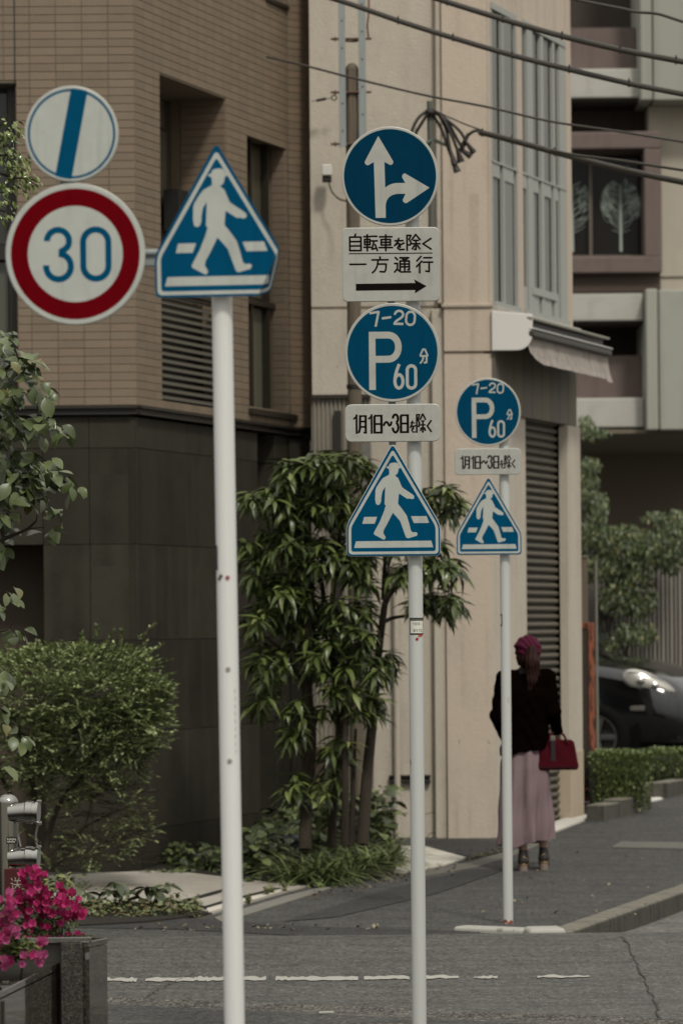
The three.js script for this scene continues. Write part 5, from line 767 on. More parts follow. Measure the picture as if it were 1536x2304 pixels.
{ // rounded shrub at the left, small bright leaves outside, bare dark twigs below
  const O = gnd(95, 2000), D = -O.z - 0.15, o = thing('shrub', 'large rounded shrub with small bright leaves before the dark stone wall at left', 'shrub', O), r = rng(41), L = (x, y, z = 0) => at(x, y, D + z).sub(O);
  const leaf = leafGeo(0.029, 0.0155, 2, 0.3, 0.5, 1.0, 0.4), items = [];
  const blobs = [[150, 1560, 190, 95, 0.5, 6500], [250, 1570, 125, 105, 0.42, 5200], [60, 1560, 130, 90, 0.5, 3600], [300, 1640, 80, 70, 0.35, 2400], [190, 1660, 150, 80, 0.4, 4200], [60, 1680, 110, 80, 0.4, 2600], [120, 1760, 110, 50, 0.35, 1300], [280, 1810, 55, 55, 0.25, 480], [235, 1740, 90, 40, 0.3, 500], [130, 1740, 90, 40, 0.3, 420], [230, 1900, 80, 40, 0.3, 330], [100, 1840, 70, 60, 0.3, 260], [300, 1870, 40, 30, 0.2, 160], [130, 1960, 70, 30, 0.3, 260], [170, 2010, 40, 14, 0.2, 80]];
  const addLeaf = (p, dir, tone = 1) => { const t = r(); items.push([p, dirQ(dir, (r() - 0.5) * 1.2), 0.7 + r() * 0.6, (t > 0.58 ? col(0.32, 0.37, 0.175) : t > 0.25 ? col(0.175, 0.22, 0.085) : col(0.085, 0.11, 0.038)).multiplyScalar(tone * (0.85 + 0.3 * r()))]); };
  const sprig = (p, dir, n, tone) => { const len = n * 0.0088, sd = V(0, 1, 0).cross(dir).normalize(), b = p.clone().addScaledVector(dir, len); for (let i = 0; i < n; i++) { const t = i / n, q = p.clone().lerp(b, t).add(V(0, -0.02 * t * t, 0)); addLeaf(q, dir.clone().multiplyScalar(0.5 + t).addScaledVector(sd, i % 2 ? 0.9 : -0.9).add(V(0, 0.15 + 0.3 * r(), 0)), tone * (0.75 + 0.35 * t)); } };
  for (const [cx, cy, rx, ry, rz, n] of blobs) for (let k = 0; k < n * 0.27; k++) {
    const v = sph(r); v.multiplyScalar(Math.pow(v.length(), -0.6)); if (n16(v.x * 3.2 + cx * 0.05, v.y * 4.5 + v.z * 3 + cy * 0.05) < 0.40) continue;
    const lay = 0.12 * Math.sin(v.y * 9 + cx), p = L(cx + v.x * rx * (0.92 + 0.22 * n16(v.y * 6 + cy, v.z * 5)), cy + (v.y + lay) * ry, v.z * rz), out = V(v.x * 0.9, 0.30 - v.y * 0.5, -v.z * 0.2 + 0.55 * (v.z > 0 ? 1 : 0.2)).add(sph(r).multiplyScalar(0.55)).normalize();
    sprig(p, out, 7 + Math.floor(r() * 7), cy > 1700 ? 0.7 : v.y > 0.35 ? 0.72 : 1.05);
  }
  // longer sprigs breaking the outline
  const sp = []; for (const [x, y, dx, dy] of [[215, 1440, 4, -34], [240, 1450, 14, -30], [310, 1440, 36, -34], [345, 1500, 40, -14], [365, 1525, 28, -8], [370, 1570, 24, 2], [360, 1620, 34, -2], [350, 1655, 32, 2], [330, 1690, 36, -6], [105, 1500, -14, -24], [60, 1480, -20, -8], [300, 1480, 30, -38], [190, 1465, -6, -40], [140, 1475, -6, -22], [270, 1445, 6, -26], [335, 1470, 30, -18], [378, 1600, 18, -10], [20, 1490, -12, -24], [320, 1800, 22, 6], [330, 1850, 14, -14]]) { const a = L(x, y, 0.1 * (r() - .5)), b = L(x + dx, y + dy, 0.1 * (r() - .5)); sp.push(limb([a, b], 0.003, 0.001, 4)); for (let i = 0; i < 34; i++) { const t = i / 34; addLeaf(a.clone().lerp(b, t * 1.05), V(r() - .5 + dx * 0.01, 0.3 + r() * 0.4, r() - .3)); } }
  for (let k = 0; k < 95; k++) { const a = -0.35 + 2.6 * r(), rad = 0.86 + 0.1 * r(), x = 165 + Math.cos(a) * 205 * rad, y = 1580 - Math.sin(a) * 110 * rad, len = 14 + 34 * r() * r(), p = L(x, y, 0.3 * (r() - .3)), q = L(x + Math.cos(a) * len + 8 * (r() - .5), y - Math.sin(a) * len * 0.8 - 12 * r(), 0.3 * (r() - .3)); sp.push(limb([p, q], 0.0025, 0.001, 4)); const m = 10 + Math.floor(len * 0.5); for (let i = 0; i < m; i++) addLeaf(p.clone().lerp(q, (i + r()) / m), V(Math.cos(a) + (r() - .5) * 1.6, 0.3 + 0.5 * r(), r() - .3), 1.1); }
  inst('foliage', leaf, leafMat([1, 1, 1], 0.4), items, o);
  const tw = (l, a, b) => M('branch', limb(l.map(([x, y, z]) => L(x, y, z ?? 0)), a, b, 6), mBark, o);
  tw([[85, 2005], [70, 1900], [78, 1800], [60, 1700], [40, 1620]], 0.035, 0.015); tw([[95, 2005], [110, 1880], [140, 1800], [190, 1740], [230, 1660]], 0.028, 0.01); tw([[80, 1950], [140, 1900], [210, 1850], [290, 1815]], 0.014, 0.005); tw([[110, 1960], [160, 1925], [250, 1900], [330, 1860]], 0.012, 0.004); tw([[140, 1910], [190, 1920], [245, 1940], [300, 1908]], 0.008, 0.003); tw([[110, 1890], [170, 1885], [200, 1835], [205, 1780]], 0.008, 0.004); tw([[90, 1990], [60, 1860], [20, 1780], [-20, 1700]], 0.025, 0.012); tw([[150, 1800], [220, 1790], [270, 1740], [300, 1690]], 0.01, 0.004); tw([[105, 1940], [180, 1955], [240, 1953]], 0.006, 0.003); tw([[130, 1840], [190, 1835], [250, 1837]], 0.006, 0.003);
  const fine = []; for (let k = 0; k < 90; k++) { const x = 90 + r() * 230, y = 1760 + r() * 180; fine.push(limb([L(x, y, .3 * (r() - .5)), L(x + 20 + r() * 20, y - 12 + r() * 22, .3 * (r() - .5)), L(x + 50 + r() * 40, y - 20 + r() * 36, .3 * (r() - .5))], 0.003, 0.0014, 4)); }
  M('twig', merge([...fine, ...sp]), mBark, o).userData.kind = 'stuff';
}
{ // broad-leaved tree reaching in from the left, nearer than the road
  const D = 16.9, O = at(-170, 1400, D); O.y = roadY(D) + 0.02; const o = thing('broadleaf_tree', 'broad leaved tree reaching into the picture from the left edge', 'tree', O), r = rng(51), L = (x, y, z = 0) => at(x, y, D + z).sub(O);
  const br = (l, a, b) => M('branch', limb(l.map(([x, y, z]) => L(x, y, z ?? 0)), a, b, 7), mBark, o);
  M('trunk', limb([V(0, -0.05, 0), V(0.02, 0.7, 0), L(-150, 1100), L(-140, 800), L(-150, 500), L(-150, 250)], 0.06, 0.03, 10), mBark, o);
  br([[-150, 1250], [-60, 1245], [20, 1208], [62, 1190], [82, 1172]], 0.018, 0.005); br([[62, 1190], [100, 1186]], 0.003, 0.002); br([[82, 1172], [86, 1150]], 0.003, 0.002); br([[-150, 1120], [-40, 1130], [40, 1085], [100, 1070], [150, 1085]], 0.018, 0.004); br([[-150, 1000], [-30, 1010], [50, 950], [110, 945]], 0.018, 0.004); br([[-140, 850], [-30, 860], [40, 810], [70, 800]], 0.016, 0.004); br([[-150, 1420], [-60, 1400], [10, 1420], [30, 1400]], 0.012, 0.004); br([[-150, 1600], [-50, 1590], [20, 1600]], 0.010, 0.003); br([[-40, 1010], [0, 1060], [10, 1150]], 0.014, 0.006); br([[0, 1180], [8, 1210], [4, 1240]], 0.012, 0.004);
  const geos = [leafGeo(0.074, 0.050, 5, 0.22, 0.55, 0.75, 0.4), leafGeo(0.066, 0.046, 5, 0.3, 0.95, 0.75, 0.4), leafGeo(0.080, 0.047, 5, 0.15, 0.3, 0.8, 0.4)];
  const mats = [[0.070, 0.094, 0.030], [0.042, 0.058, 0.016], [0.112, 0.138, 0.055], [0.12, 0.115, 0.032]].map((c, i) => leafMat(c, 0.36, 0, 0.08));
  const blobs = [[12, 770, 26, 30, 8], [30, 830, 45, 35, 14], [70, 830, 40, 30, 9], [20, 890, 40, 40, 11], [80, 890, 45, 30, 10], [112, 915, 18, 22, 5], [30, 960, 55, 35, 15], [95, 965, 40, 25, 9], [148, 975, 16, 22, 5], [20, 1030, 30, 40, 7, 1], [60, 1050, 50, 30, 9], [105, 1060, 40, 26, 9], [140, 1078, 26, 14, 4], [178, 1100, 14, 18, 4], [40, 1090, 55, 35, 13], [90, 1110, 40, 40, 10], [120, 1150, 22, 24, 5], [30, 1130, 40, 40, 10], [10, 1180, 20, 40, 6], [118, 1198, 20, 14, 4], [8, 1240, 18, 30, 5], [28, 1338, 22, 22, 4], [4, 1370, 10, 14, 2], [45, 1430, 24, 24, 6, 1], [16, 1530, 22, 22, 4], [12, 1610, 14, 16, 3], [50, 1665, 16, 16, 3], [30, 1640, 14, 12, 2], [12, 1735, 10, 12, 2]];
  const all = [];
  for (const [cx, cy, rx, ry, n, dark] of blobs) for (let k = 0; k < n * (cx < 110 && cy < 1250 ? 2.3 : 1.3); k++) {
    const v = sph(r), p = L(cx + v.x * rx - 8, cy + v.y * ry - 8, v.z * 0.2), d = V(0.3 + v.x * 0.6 + (r() - .5) * 1.3, 0.15 - 1.0 * r(), 0.45 + 0.7 * (r() - 0.3));
    all.push({ p, q: dirQ(d, (r() - 0.5) * 1.4), s: 0.82 + r() * 0.46, m: dark ? 1 : r() > 0.94 ? 3 : r() > 0.66 ? 2 : r() > 0.35 ? 0 : 1, g: Math.floor(r() * 3), key: v.z * 0.2 + 0.1 * r() });
  }
  all.sort((u, w) => w.key - u.key);
  all.slice(0, 300).forEach((l) => { const m = M('leaf', geos[l.g], mats[l.m], o, l.p); m.quaternion.copy(l.q); m.scale.setScalar(l.s); });
  inst('foliage', geos[0], leafMat([1, 1, 1], 0.4), all.slice(300).map((l) => [l.p, l.q, l.s, mats[l.m].color.clone().multiplyScalar(0.85)]), o);
}
{ // glossy small-leaved branch near the top left corner
  const D = 15.8, O = at(-210, 900, D); O.y = roadY(D) + 0.02; const o = thing('small_leaf_tree', 'tree with small glossy leaves whose twigs show at the upper left edge', 'tree', O), r = rng(61), L = (x, y, z = 0) => at(x, y, D + z).sub(O);
  M('trunk', limb([V(0, -0.05, 0), V(0.03, 1.2, -0.05), L(-190, 700), L(-170, 420), L(-160, 200)], 0.05, 0.025, 9), mBark, o);
  const tws = [[[-180, 420], [-60, 360], [0, 320], [30, 285], [48, 292]], [[-60, 360], [0, 350], [30, 350], [52, 372]], [[-60, 360], [-10, 385], [30, 400], [55, 402], [78, 414]], [[-180, 470], [-60, 440], [0, 432], [28, 438]], [[-100, 470], [-20, 470], [30, 480]], [[-60, 360], [-20, 300], [10, 272]]];
  const items = [], leaf = leafGeo(0.026, 0.014, 3, 0.25, 0.6, 0.9, 0.4);
  tws.forEach((l, i) => { const P = l.map(([x, y]) => L(x, y, 0.05 * (r() - .5))); M('branch', limb(P, 0.008, 0.002, 5), mBark, o); const c = new THREE.CatmullRomCurve3(P); const n = [70, 95, 90, 34, 26, 40][i]; for (let k = 0; k < n; k++) { const t = 0.35 + 0.65 * r(), p = c.getPoint(t), q = p.clone().add(V((r() - .5) * 0.07, (r() - .6) * 0.09, (r() - .5) * 0.09)); items.push([q, dirQ(V(r() * 1.2 - 0.2, -0.9 * r(), r() - .3), (r() - .5) * 1.6), 0.8 + 0.6 * r(), r() > 0.5 ? col(0.17, 0.21, 0.06) : col(0.09, 0.125, 0.03)]); } });
  inst('foliage', leaf, leafMat([1, 1, 1], 0.2), items, o);
}
{ // azaleas in the planter
  const r = rng(71), mk = (label, D, O, blobs, nLeaf, fl, seed) => {
    const o = thing('azalea_bush', label, 'azalea', O), L = (x, y, z = 0) => at(x, y, D + z).sub(O);
    const petal = (() => { const g = []; for (let i = 0; i < 5; i++) { const p = leafGeo(0.031, 0.0185, 4, -0.3, -0.45, 0.85, 0.4); p.rotateX(-0.95); p.rotateY(i * TAU / 5); g.push(p); } for (let i = 0; i < 4; i++) g.push(rod(V(0, 0, 0), V(Math.cos(i * 1.6) * 0.006, 0.022, Math.sin(i * 1.6) * 0.006), 0.0005, 4)); g.push(new THREE.CylinderGeometry(0.006, 0.002, 0.012, 7).translate(0, -0.002, 0)); return merge(g); })();
    const fm = [[0.50, 0.035, 0.185], [0.40, 0.022, 0.13], [0.60, 0.075, 0.27], [0.58, 0.15, 0.33]].map((c) => phys(c, 0.6, { side: THREE.DoubleSide, transmission: 0.2 }));
    for (const [cx, cy, rx, ry, n, kind] of blobs) for (let k = 0; k < n; k++) { const v = sph(r), p = L(cx + v.x * rx, cy + v.y * ry, -0.10 - 0.10 * Math.sqrt(Math.max(0, 1 - v.x * v.x - v.y * v.y)) + 0.10 * r()); const m = M('flower', petal, fm[kind === 1 ? (r() > 0.35 ? 3 : 2) : r() > 0.62 ? 1 : r() > 0.3 ? 0 : 2], o, p); m.quaternion.copy(dirQ(V(0.5 * (r() - .3) + v.x * 0.5, 0.5 - v.y * 0.6, 1.0), r() * 6)).multiply(new THREE.Quaternion().setFromAxisAngle(V(1, 0, 0), Math.PI / 2)); m.scale.setScalar(0.85 + 0.4 * r()); }
    const items = [], lg = leafGeo(0.030, 0.012, 3, 0.25, 0.6, 0.9, 0.4);
    for (const [cx, cy, rx, ry, n] of nLeaf) for (let k = 0; k < n; k++) { const v = sph(r); items.push([L(cx + v.x * rx, cy + v.y * ry, v.z * 0.16), dirQ(V(r() - .5, 0.7 * (r() - .2), r() - .2), (r() - .5) * 2), 0.8 + 0.5 * r(), r() > 0.6 ? col(0.16, 0.175, 0.045) : col(0.065, 0.085, 0.025)]); }
    inst('foliage', lg, leafMat([1, 1, 1], 0.45), items, o);
    for (let i = 0; i < fl.length; i++) { const [x, y] = fl[i]; M('stem', limb([L(x - 10, y + 120, 0), L(x, y + 50, 0), L(x, y, 0)], 0.006, 0.002, 5), mBark, o); }
    return o;
  };
  const O1 = at(90, 2140, 14.0); mk('magenta azalea in flower behind the granite planter post', 14.0, O1, [[68, 1975, 22, 22, 9], [95, 1985, 14, 14, 4], [85, 2020, 50, 26, 15], [60, 2040, 45, 30, 14], [110, 2045, 40, 28, 14], [155, 2030, 24, 20, 8], [168, 2060, 24, 22, 10], [140, 2070, 30, 18, 6], [60, 2080, 40, 20, 7], [115, 2095, 12, 8, 2], [172, 2113, 20, 6, 5], [140, 2002, 12, 8, 3]], [[90, 2040, 80, 60, 500], [100, 2090, 80, 26, 420], [140, 1990, 30, 25, 60]], [[60, 2020], [100, 2040], [140, 2050]]);
  const O2 = at(10, 2200, 13.0); mk('paler pink azalea in flower at the left edge in the low planter', 13.0, O2, [[10, 2030, 20, 22, 9, 1], [18, 2065, 24, 22, 10, 1], [8, 2100, 28, 22, 8, 1], [25, 2095, 20, 16, 5, 1], [30, 2170, 26, 10, 6, 1], [70, 2158, 24, 9, 8, 1], [90, 2122, 14, 7, 3, 1], [2, 2140, 10, 10, 2, 1]], [[25, 2130, 50, 28, 520], [60, 2140, 40, 20, 260], [5, 2080, 30, 60, 240]], [[10, 2060], [50, 2130]]);
}
{ // low plants in the beds
  const r = rng(81);
  const blade = leafGeo(0.30, 0.013, 6, 0.2, 1.5, 0.6), grass = [];
  const clump = (px, py, n, len, sc = 1) => { const P = gnd(px, py); for (let k = 0; k < n; k++) { const a = r() * TAU, el = 0.5 + r() * 0.9, d = V(Math.cos(a) * Math.cos(el), Math.sin(el), Math.sin(a) * Math.cos(el)); grass.push([P.clone().add(V((r() - .5) * 0.16, 0.01, (r() - .5) * 0.16)), dirQ(d, (r() - .5) * 0.6), V(sc, len, len), r() > 0.6 ? col(0.155, 0.185, 0.07) : r() > 0.4 ? col(0.09, 0.12, 0.042) : col(0.05, 0.07, 0.022)]); } };
  for (const [x, y, n, l] of [[665, 1985, 70, 1.1], [700, 1990, 90, 1.15], [735, 1988, 90, 1.1], [770, 1982, 90, 1.2], [800, 1975, 80, 1.1], [830, 1968, 80, 1.1], [860, 1962, 70, 1.05], [885, 1950, 60, 1.0], [640, 1975, 40, 0.8], [850, 1940, 50, 1.1], [810, 1945, 60, 1.1], [760, 1950, 50, 1.0], [880, 1925, 40, 0.9], [420, 1955, 26, 0.55], [445, 1958, 26, 0.55], [480, 1962, 30, 0.6], [400, 1950, 18, 0.5]]) clump(x, y, n, l);
  inst('border_grass', blade, leafMat([1, 1, 1], 0.42), grass, scene); tag(scene.children.at(-1), 'arching strap leaved border grass along the edge of the planting bed', 'grass');
  const ivy = leafGeo(0.075, 0.062, 4, 0.2, 0.6, 0.6, 0.4), iv = [];
  const cover = (list, n, h, s0) => { for (let k = 0; k < n; k++) { const [cx, cy, rx, ry] = list[k % list.length], v = sph(r), P = gnd(cx + v.x * rx, cy + v.y * ry); P.y += h * (0.15 + r()); iv.push([P, dirQ(V(r() - .5, 0.25 * (r() - .6), r() - .25), (r() - .5)), s0 * (0.7 + r() * 0.7), r() > 0.75 ? col(0.125, 0.15, 0.055) : r() > 0.4 ? col(0.06, 0.08, 0.03) : col(0.032, 0.042, 0.016)]); } };
  cover([[590, 1965, 40, 14], [620, 1950, 50, 16], [560, 1970, 20, 10], [650, 1930, 60, 22], [700, 1910, 60, 20]], 620, 0.30, 1); cover([[800, 1915, 70, 18], [860, 1915, 40, 14], [740, 1920, 50, 16]], 420, 0.42, 1.1); cover([[450, 1956, 60, 8], [400, 1950, 40, 6], [510, 1965, 40, 8]], 330, 0.16, 0.7); cover([[380, 1965, 60, 3], [600, 1985, 60, 5], [720, 1996, 60, 3]], 150, 0.03, 0.6);
  inst('ground_cover', ivy, leafMat([1, 1, 1], 0.4), iv, scene); tag(scene.children.at(-1), 'dark broad leaved ground cover below the evergreen tree', 'ground cover');
  const wd = leafGeo(0.045, 0.03, 3, 0.2, 0.6, 0.8, 0.4), wl = []; for (let k = 0; k < 1500; k++) { const t = r(), P = gnd(150 + 300 * t + 20 * (r() - .5), 2056 + 30 * (r() - .5) - 6 * t); P.y += 0.09 * r() * r(); wl.push([P, dirQ(V(r() - .5, 0.3 * r(), r() - .3), (r() - .5)), 0.5 + 0.6 * r(), r() > 0.55 ? col(0.13, 0.15, 0.06) : r() > 0.4 ? col(0.10, 0.075, 0.035) : col(0.06, 0.075, 0.03)]); }
  inst('weeds', wd, leafMat([1, 1, 1], 0.5), wl, scene); tag(scene.children.at(-1), 'weeds and fallen leaves along the front of the entrance slab', 'weeds');
  const fl = []; for (let k = 0; k < 260; k++) { const t = r(), a = r(); const P = a < 0.55 ? gnd(700 + 330 * t, 2003 - 70 * t + 26 * r()) : a < 0.8 ? gnd(300 + 560 * t, 2080 + 18 * r()) : gnd(900 + 600 * t, 1900 + 160 * r()); P.y += 0.012; fl.push([P, dirQ(V(r() - .5, 0.1 * (r() - .3), r() - .5), (r() - .5) * 0.5), 0.35 + 0.6 * r(), r() > 0.6 ? col(0.19, 0.16, 0.10) : r() > 0.3 ? col(0.035, 0.028, 0.018) : col(0.12, 0.09, 0.04)]); }
  inst('fallen_leaves', wd, leafMat([1, 1, 1], 0.6), fl, scene); tag(scene.children.at(-1), 'scattered fallen leaves and litter on the pavement asphalt', 'fallen leaves');
  const moss = []; for (let k = 0; k < 700; k++) { const t = r(), P = gnd(1046 + 120 * t + 8 * (r() - .5), 1936 - 30 * t + 7 * (r() - .5)); P.y += 0.016 * r(); moss.push([P, dirQ(V(r() - .5, 0.4 * r(), r() - .3), 0), 0.22 + 0.25 * r(), r() > 0.5 ? col(0.085, 0.085, 0.035) : col(0.055, 0.06, 0.022)]); }
  for (const [x, y] of [[600, 2018], [640, 2008], [560, 2034], [612, 2014], [520, 2046]]) for (let k = 0; k < 26; k++) { const P = gnd(x + 8 * (r() - .5), y + 3 * (r() - .5)); P.y += 0.05 * r(); moss.push([P, dirQ(V(r() - .5, 0.5 + r(), r() - .5), 0), 0.5 + 0.4 * r(), col(0.12, 0.13, 0.05)]); }
  inst('moss', wd, leafMat([1, 1, 1], 0.6), moss, scene); tag(scene.children.at(-1), 'moss and tiny weeds in the joints beside the edging strips', 'moss');
  // broad dark seedlings in front of the slab
  const sl = leafGeo(0.115, 0.05, 5, 0.2, 0.7, 0.85, 0.4), sm = leafMat([0.035, 0.045, 0.02], 0.3), sm2 = leafMat([0.06, 0.075, 0.03], 0.32);
  const seedling = (px, py, tops, label) => { const P = gnd(px, py), o = thing('seedling', label, 'plant', P), D = -P.z; for (const [x, y, n] of tops) { const t = at(x, y, D).sub(P); M('stem', limb([V((r() - .5) * 0.03, -0.01, 0), t.clone().multiplyScalar(0.5).add(V(0.01, 0.02, 0)), t], 0.005, 0.0025, 5), mBark, o); for (let i = 0; i < n; i++) { const a = i * 2.4 + r(), el = 0.35 - 0.8 * r(); const m = M('leaf', sl, r() > 0.7 ? sm2 : sm, o, t); m.quaternion.copy(dirQ(V(Math.cos(a) * Math.cos(el), Math.sin(el), Math.sin(a) * Math.cos(el)), (r() - .5))); m.scale.setScalar(0.7 + 0.5 * r()); } } };
  seedling(258, 2046, [[262, 1988, 9], [250, 2004, 7], [285, 2006, 7], [275, 2026, 4]], 'small dark glossy plant with whorled leaves at the left of the slab front');
  seedling(340, 2050, [[330, 1998, 6], [352, 2002, 7], [372, 1992, 4], [318, 2022, 5], [362, 2026, 5], [386, 2026, 4]], 'small dark leafy plant with spreading stems at the middle of the slab front');
  seedling(205, 2042, [[195, 2010, 4], [220, 2022, 4], [178, 1996, 5]], 'small dark sprig beside the azalea at the left end of the slab');
  seedling(428, 2052, [[425, 2036, 3], [436, 2040, 3]], 'tiny sprig at the right end of the slab front');
  seedling(668, 1900, [[660, 1850, 7], [648, 1872, 6], [682, 1868, 6]], 'young leafy shoot left of the tree stems in the bed');
}
{ // planting behind on the right: light foliage before the slat fence
  const D = 43.6, O = at(1395, 1730, D); O.y = 0.3; const o = thing('garden_tree', 'slender garden tree with airy leaves in front of the slat fence', 'tree', O), r = rng(91), L = (x, y, z = 0) => at(x, y, D + z).sub(O);
  for (const [l, a, b] of [[[[1352, 1700], [1358, 1560], [1362, 1450], [1375, 1380], [1380, 1300]], 0.05, 0.025], [[[1402, 1700], [1404, 1500], [1418, 1410], [1425, 1360], [1440, 1310]], 0.03, 0.012], [[[1350, 1500], [1380, 1480], [1405, 1470], [1418, 1440]], 0.012, 0.008], [[[1365, 1440], [1350, 1400], [1345, 1330]], 0.02, 0.01], [[[1375, 1380], [1420, 1310], [1480, 1250]], 0.016, 0.008], [[[1380, 1300], [1350, 1200], [1320, 1100], [1305, 1010]], 0.02, 0.01], [[[1420, 1320], [1480, 1250], [1560, 1200]], 0.012, 0.006]]) M('trunk', limb(l.map(([x, y]) => L(x, y)), a, b, 7), mBark, o);
  const leaf = leafGeo(0.062, 0.022, 3, 0.25, 0.7, 1.0), it = [];
  const blobs = [[1330, 1190, 45, 40, 300], [1400, 1220, 70, 45, 520], [1470, 1230, 80, 45, 480], [1520, 1180, 50, 40, 260], [1350, 1270, 60, 40, 300], [1420, 1290, 60, 45, 300], [1390, 1340, 50, 45, 260], [1440, 1350, 40, 40, 150], [1430, 1420, 55, 30, 190], [1400, 1490, 40, 20, 60], [1320, 1090, 28, 55, 300], [1345, 1140, 25, 40, 130], [1325, 1045, 28, 20, 120], [1320, 965, 25, 22, 60], [1350, 970, 25, 10, 26], [1315, 940, 14, 12, 22], [1370, 1440, 40, 20, 60], [1505, 1250, 40, 40, 160], [1462, 1160, 26, 14, 26], [1316, 1260, 14, 60, 90]];
  for (const [cx, cy, rx, ry, n] of blobs) for (let k = 0; k < n * 2.4; k++) { const v = sph(r); it.push([L(cx + v.x * rx, cy + v.y * ry, v.z * 0.5), dirQ(V(r() - .5, -0.2 - 0.5 * r(), r() - .3), (r() - .5) * 1.4), 0.7 + 0.7 * r(), r() > 0.7 ? col(0.10, 0.13, 0.045) : r() > 0.12 ? col(0.042, 0.060, 0.020) : col(0.12, 0.105, 0.03)]); }
  inst('foliage', leaf, leafMat([1, 1, 1], 0.4), it, o);
  // clipped hedge in two pieces
  const hedge = (label, x0, x1, yT, yB, d, depth, n, seed) => { const P = at((x0 + x1) / 2, yB, d), oo = thing('clipped_hedge', label, 'hedge', P), rr = rng(seed), K = d / FL, w = (x1 - x0) * K, h = (yB - yT) * K; const lg = leafGeo(0.034, 0.016, 2, 0.3, 0.4, 0.9, 0.4), a = [];
    const prof = (x, z) => h * (0.93 + 0.07 * n16(x * 3 + seed, z * 3)) * (1 - 0.10 * Math.pow(Math.abs(x) / (w / 2), 6));
    for (let k = 0; k < n; k++) { const x = (rr() - .5) * w, z = (rr() - .5) * depth, t = prof(x, z); const face = rr(); let p; if (face < 0.5) p = V(x, t - 0.05 * rr() * rr(), z); else if (face < 0.86) p = V(x + 0.05 * rr(), t * Math.pow(rr(), 0.7), depth / 2 - 0.06 * rr() * rr() + 0.05 * n16(x * 4, 3)); else p = V((rr() < .5 ? -1 : 1) * (w / 2 - 0.04 * rr()), t * rr(), z); a.push([p, dirQ(V(rr() - .5, 0.5 + 0.5 * rr(), rr() - .2), (rr() - .5) * 1.5), 0.8 + 0.6 * rr(), rr() > 0.45 ? col(0.24, 0.29, 0.11) : col(0.10, 0.135, 0.05)]); }
    inst('foliage', lg, leafMat([1, 1, 1], 0.42), a, oo);
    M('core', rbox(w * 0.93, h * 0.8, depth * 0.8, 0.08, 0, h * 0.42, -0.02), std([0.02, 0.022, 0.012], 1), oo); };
  hedge('near clipped hedge block below the car beside the thin pole', 1326, 1446, 1688, 1822, 33.8, 1.0, 5200, 5); hedge('farther clipped hedge block at the right edge below the car', 1440, 1640, 1682, 1792, 36.6, 0.9, 4200, 6);
}

{ // garden spotlight among the ground cover
  const O = gnd(662, 1935); O.z += 0.45; const D = -O.z, o = thing('garden_spotlight', 'black cylindrical garden spotlight lying tilted in the ground cover', 'spotlight', O), L = (x, y, z = 0) => at(x, y, D).sub(O).add(V(0, 0, z));
  const mB = std([0.035, 0.037, 0.04], 0.4);
  M('housing', rod(L(640, 1879, 0.25), L(690, 1890, 0.18), 0.038, 20), mB, o); M('rim', rod(L(634, 1878, 0.258), L(641, 1879.5, 0.248), 0.043, 20), mB, o); M('stake', rod(V(L(665, 1890).x, 0, 0.2), L(665, 1890, 0.2), 0.012, 8), mB, o); M('bracket', rbox(0.05, 0.03, 0.05, 0.005, L(665, 1898).x, L(665, 1898).y, 0.2), mB, o);
}
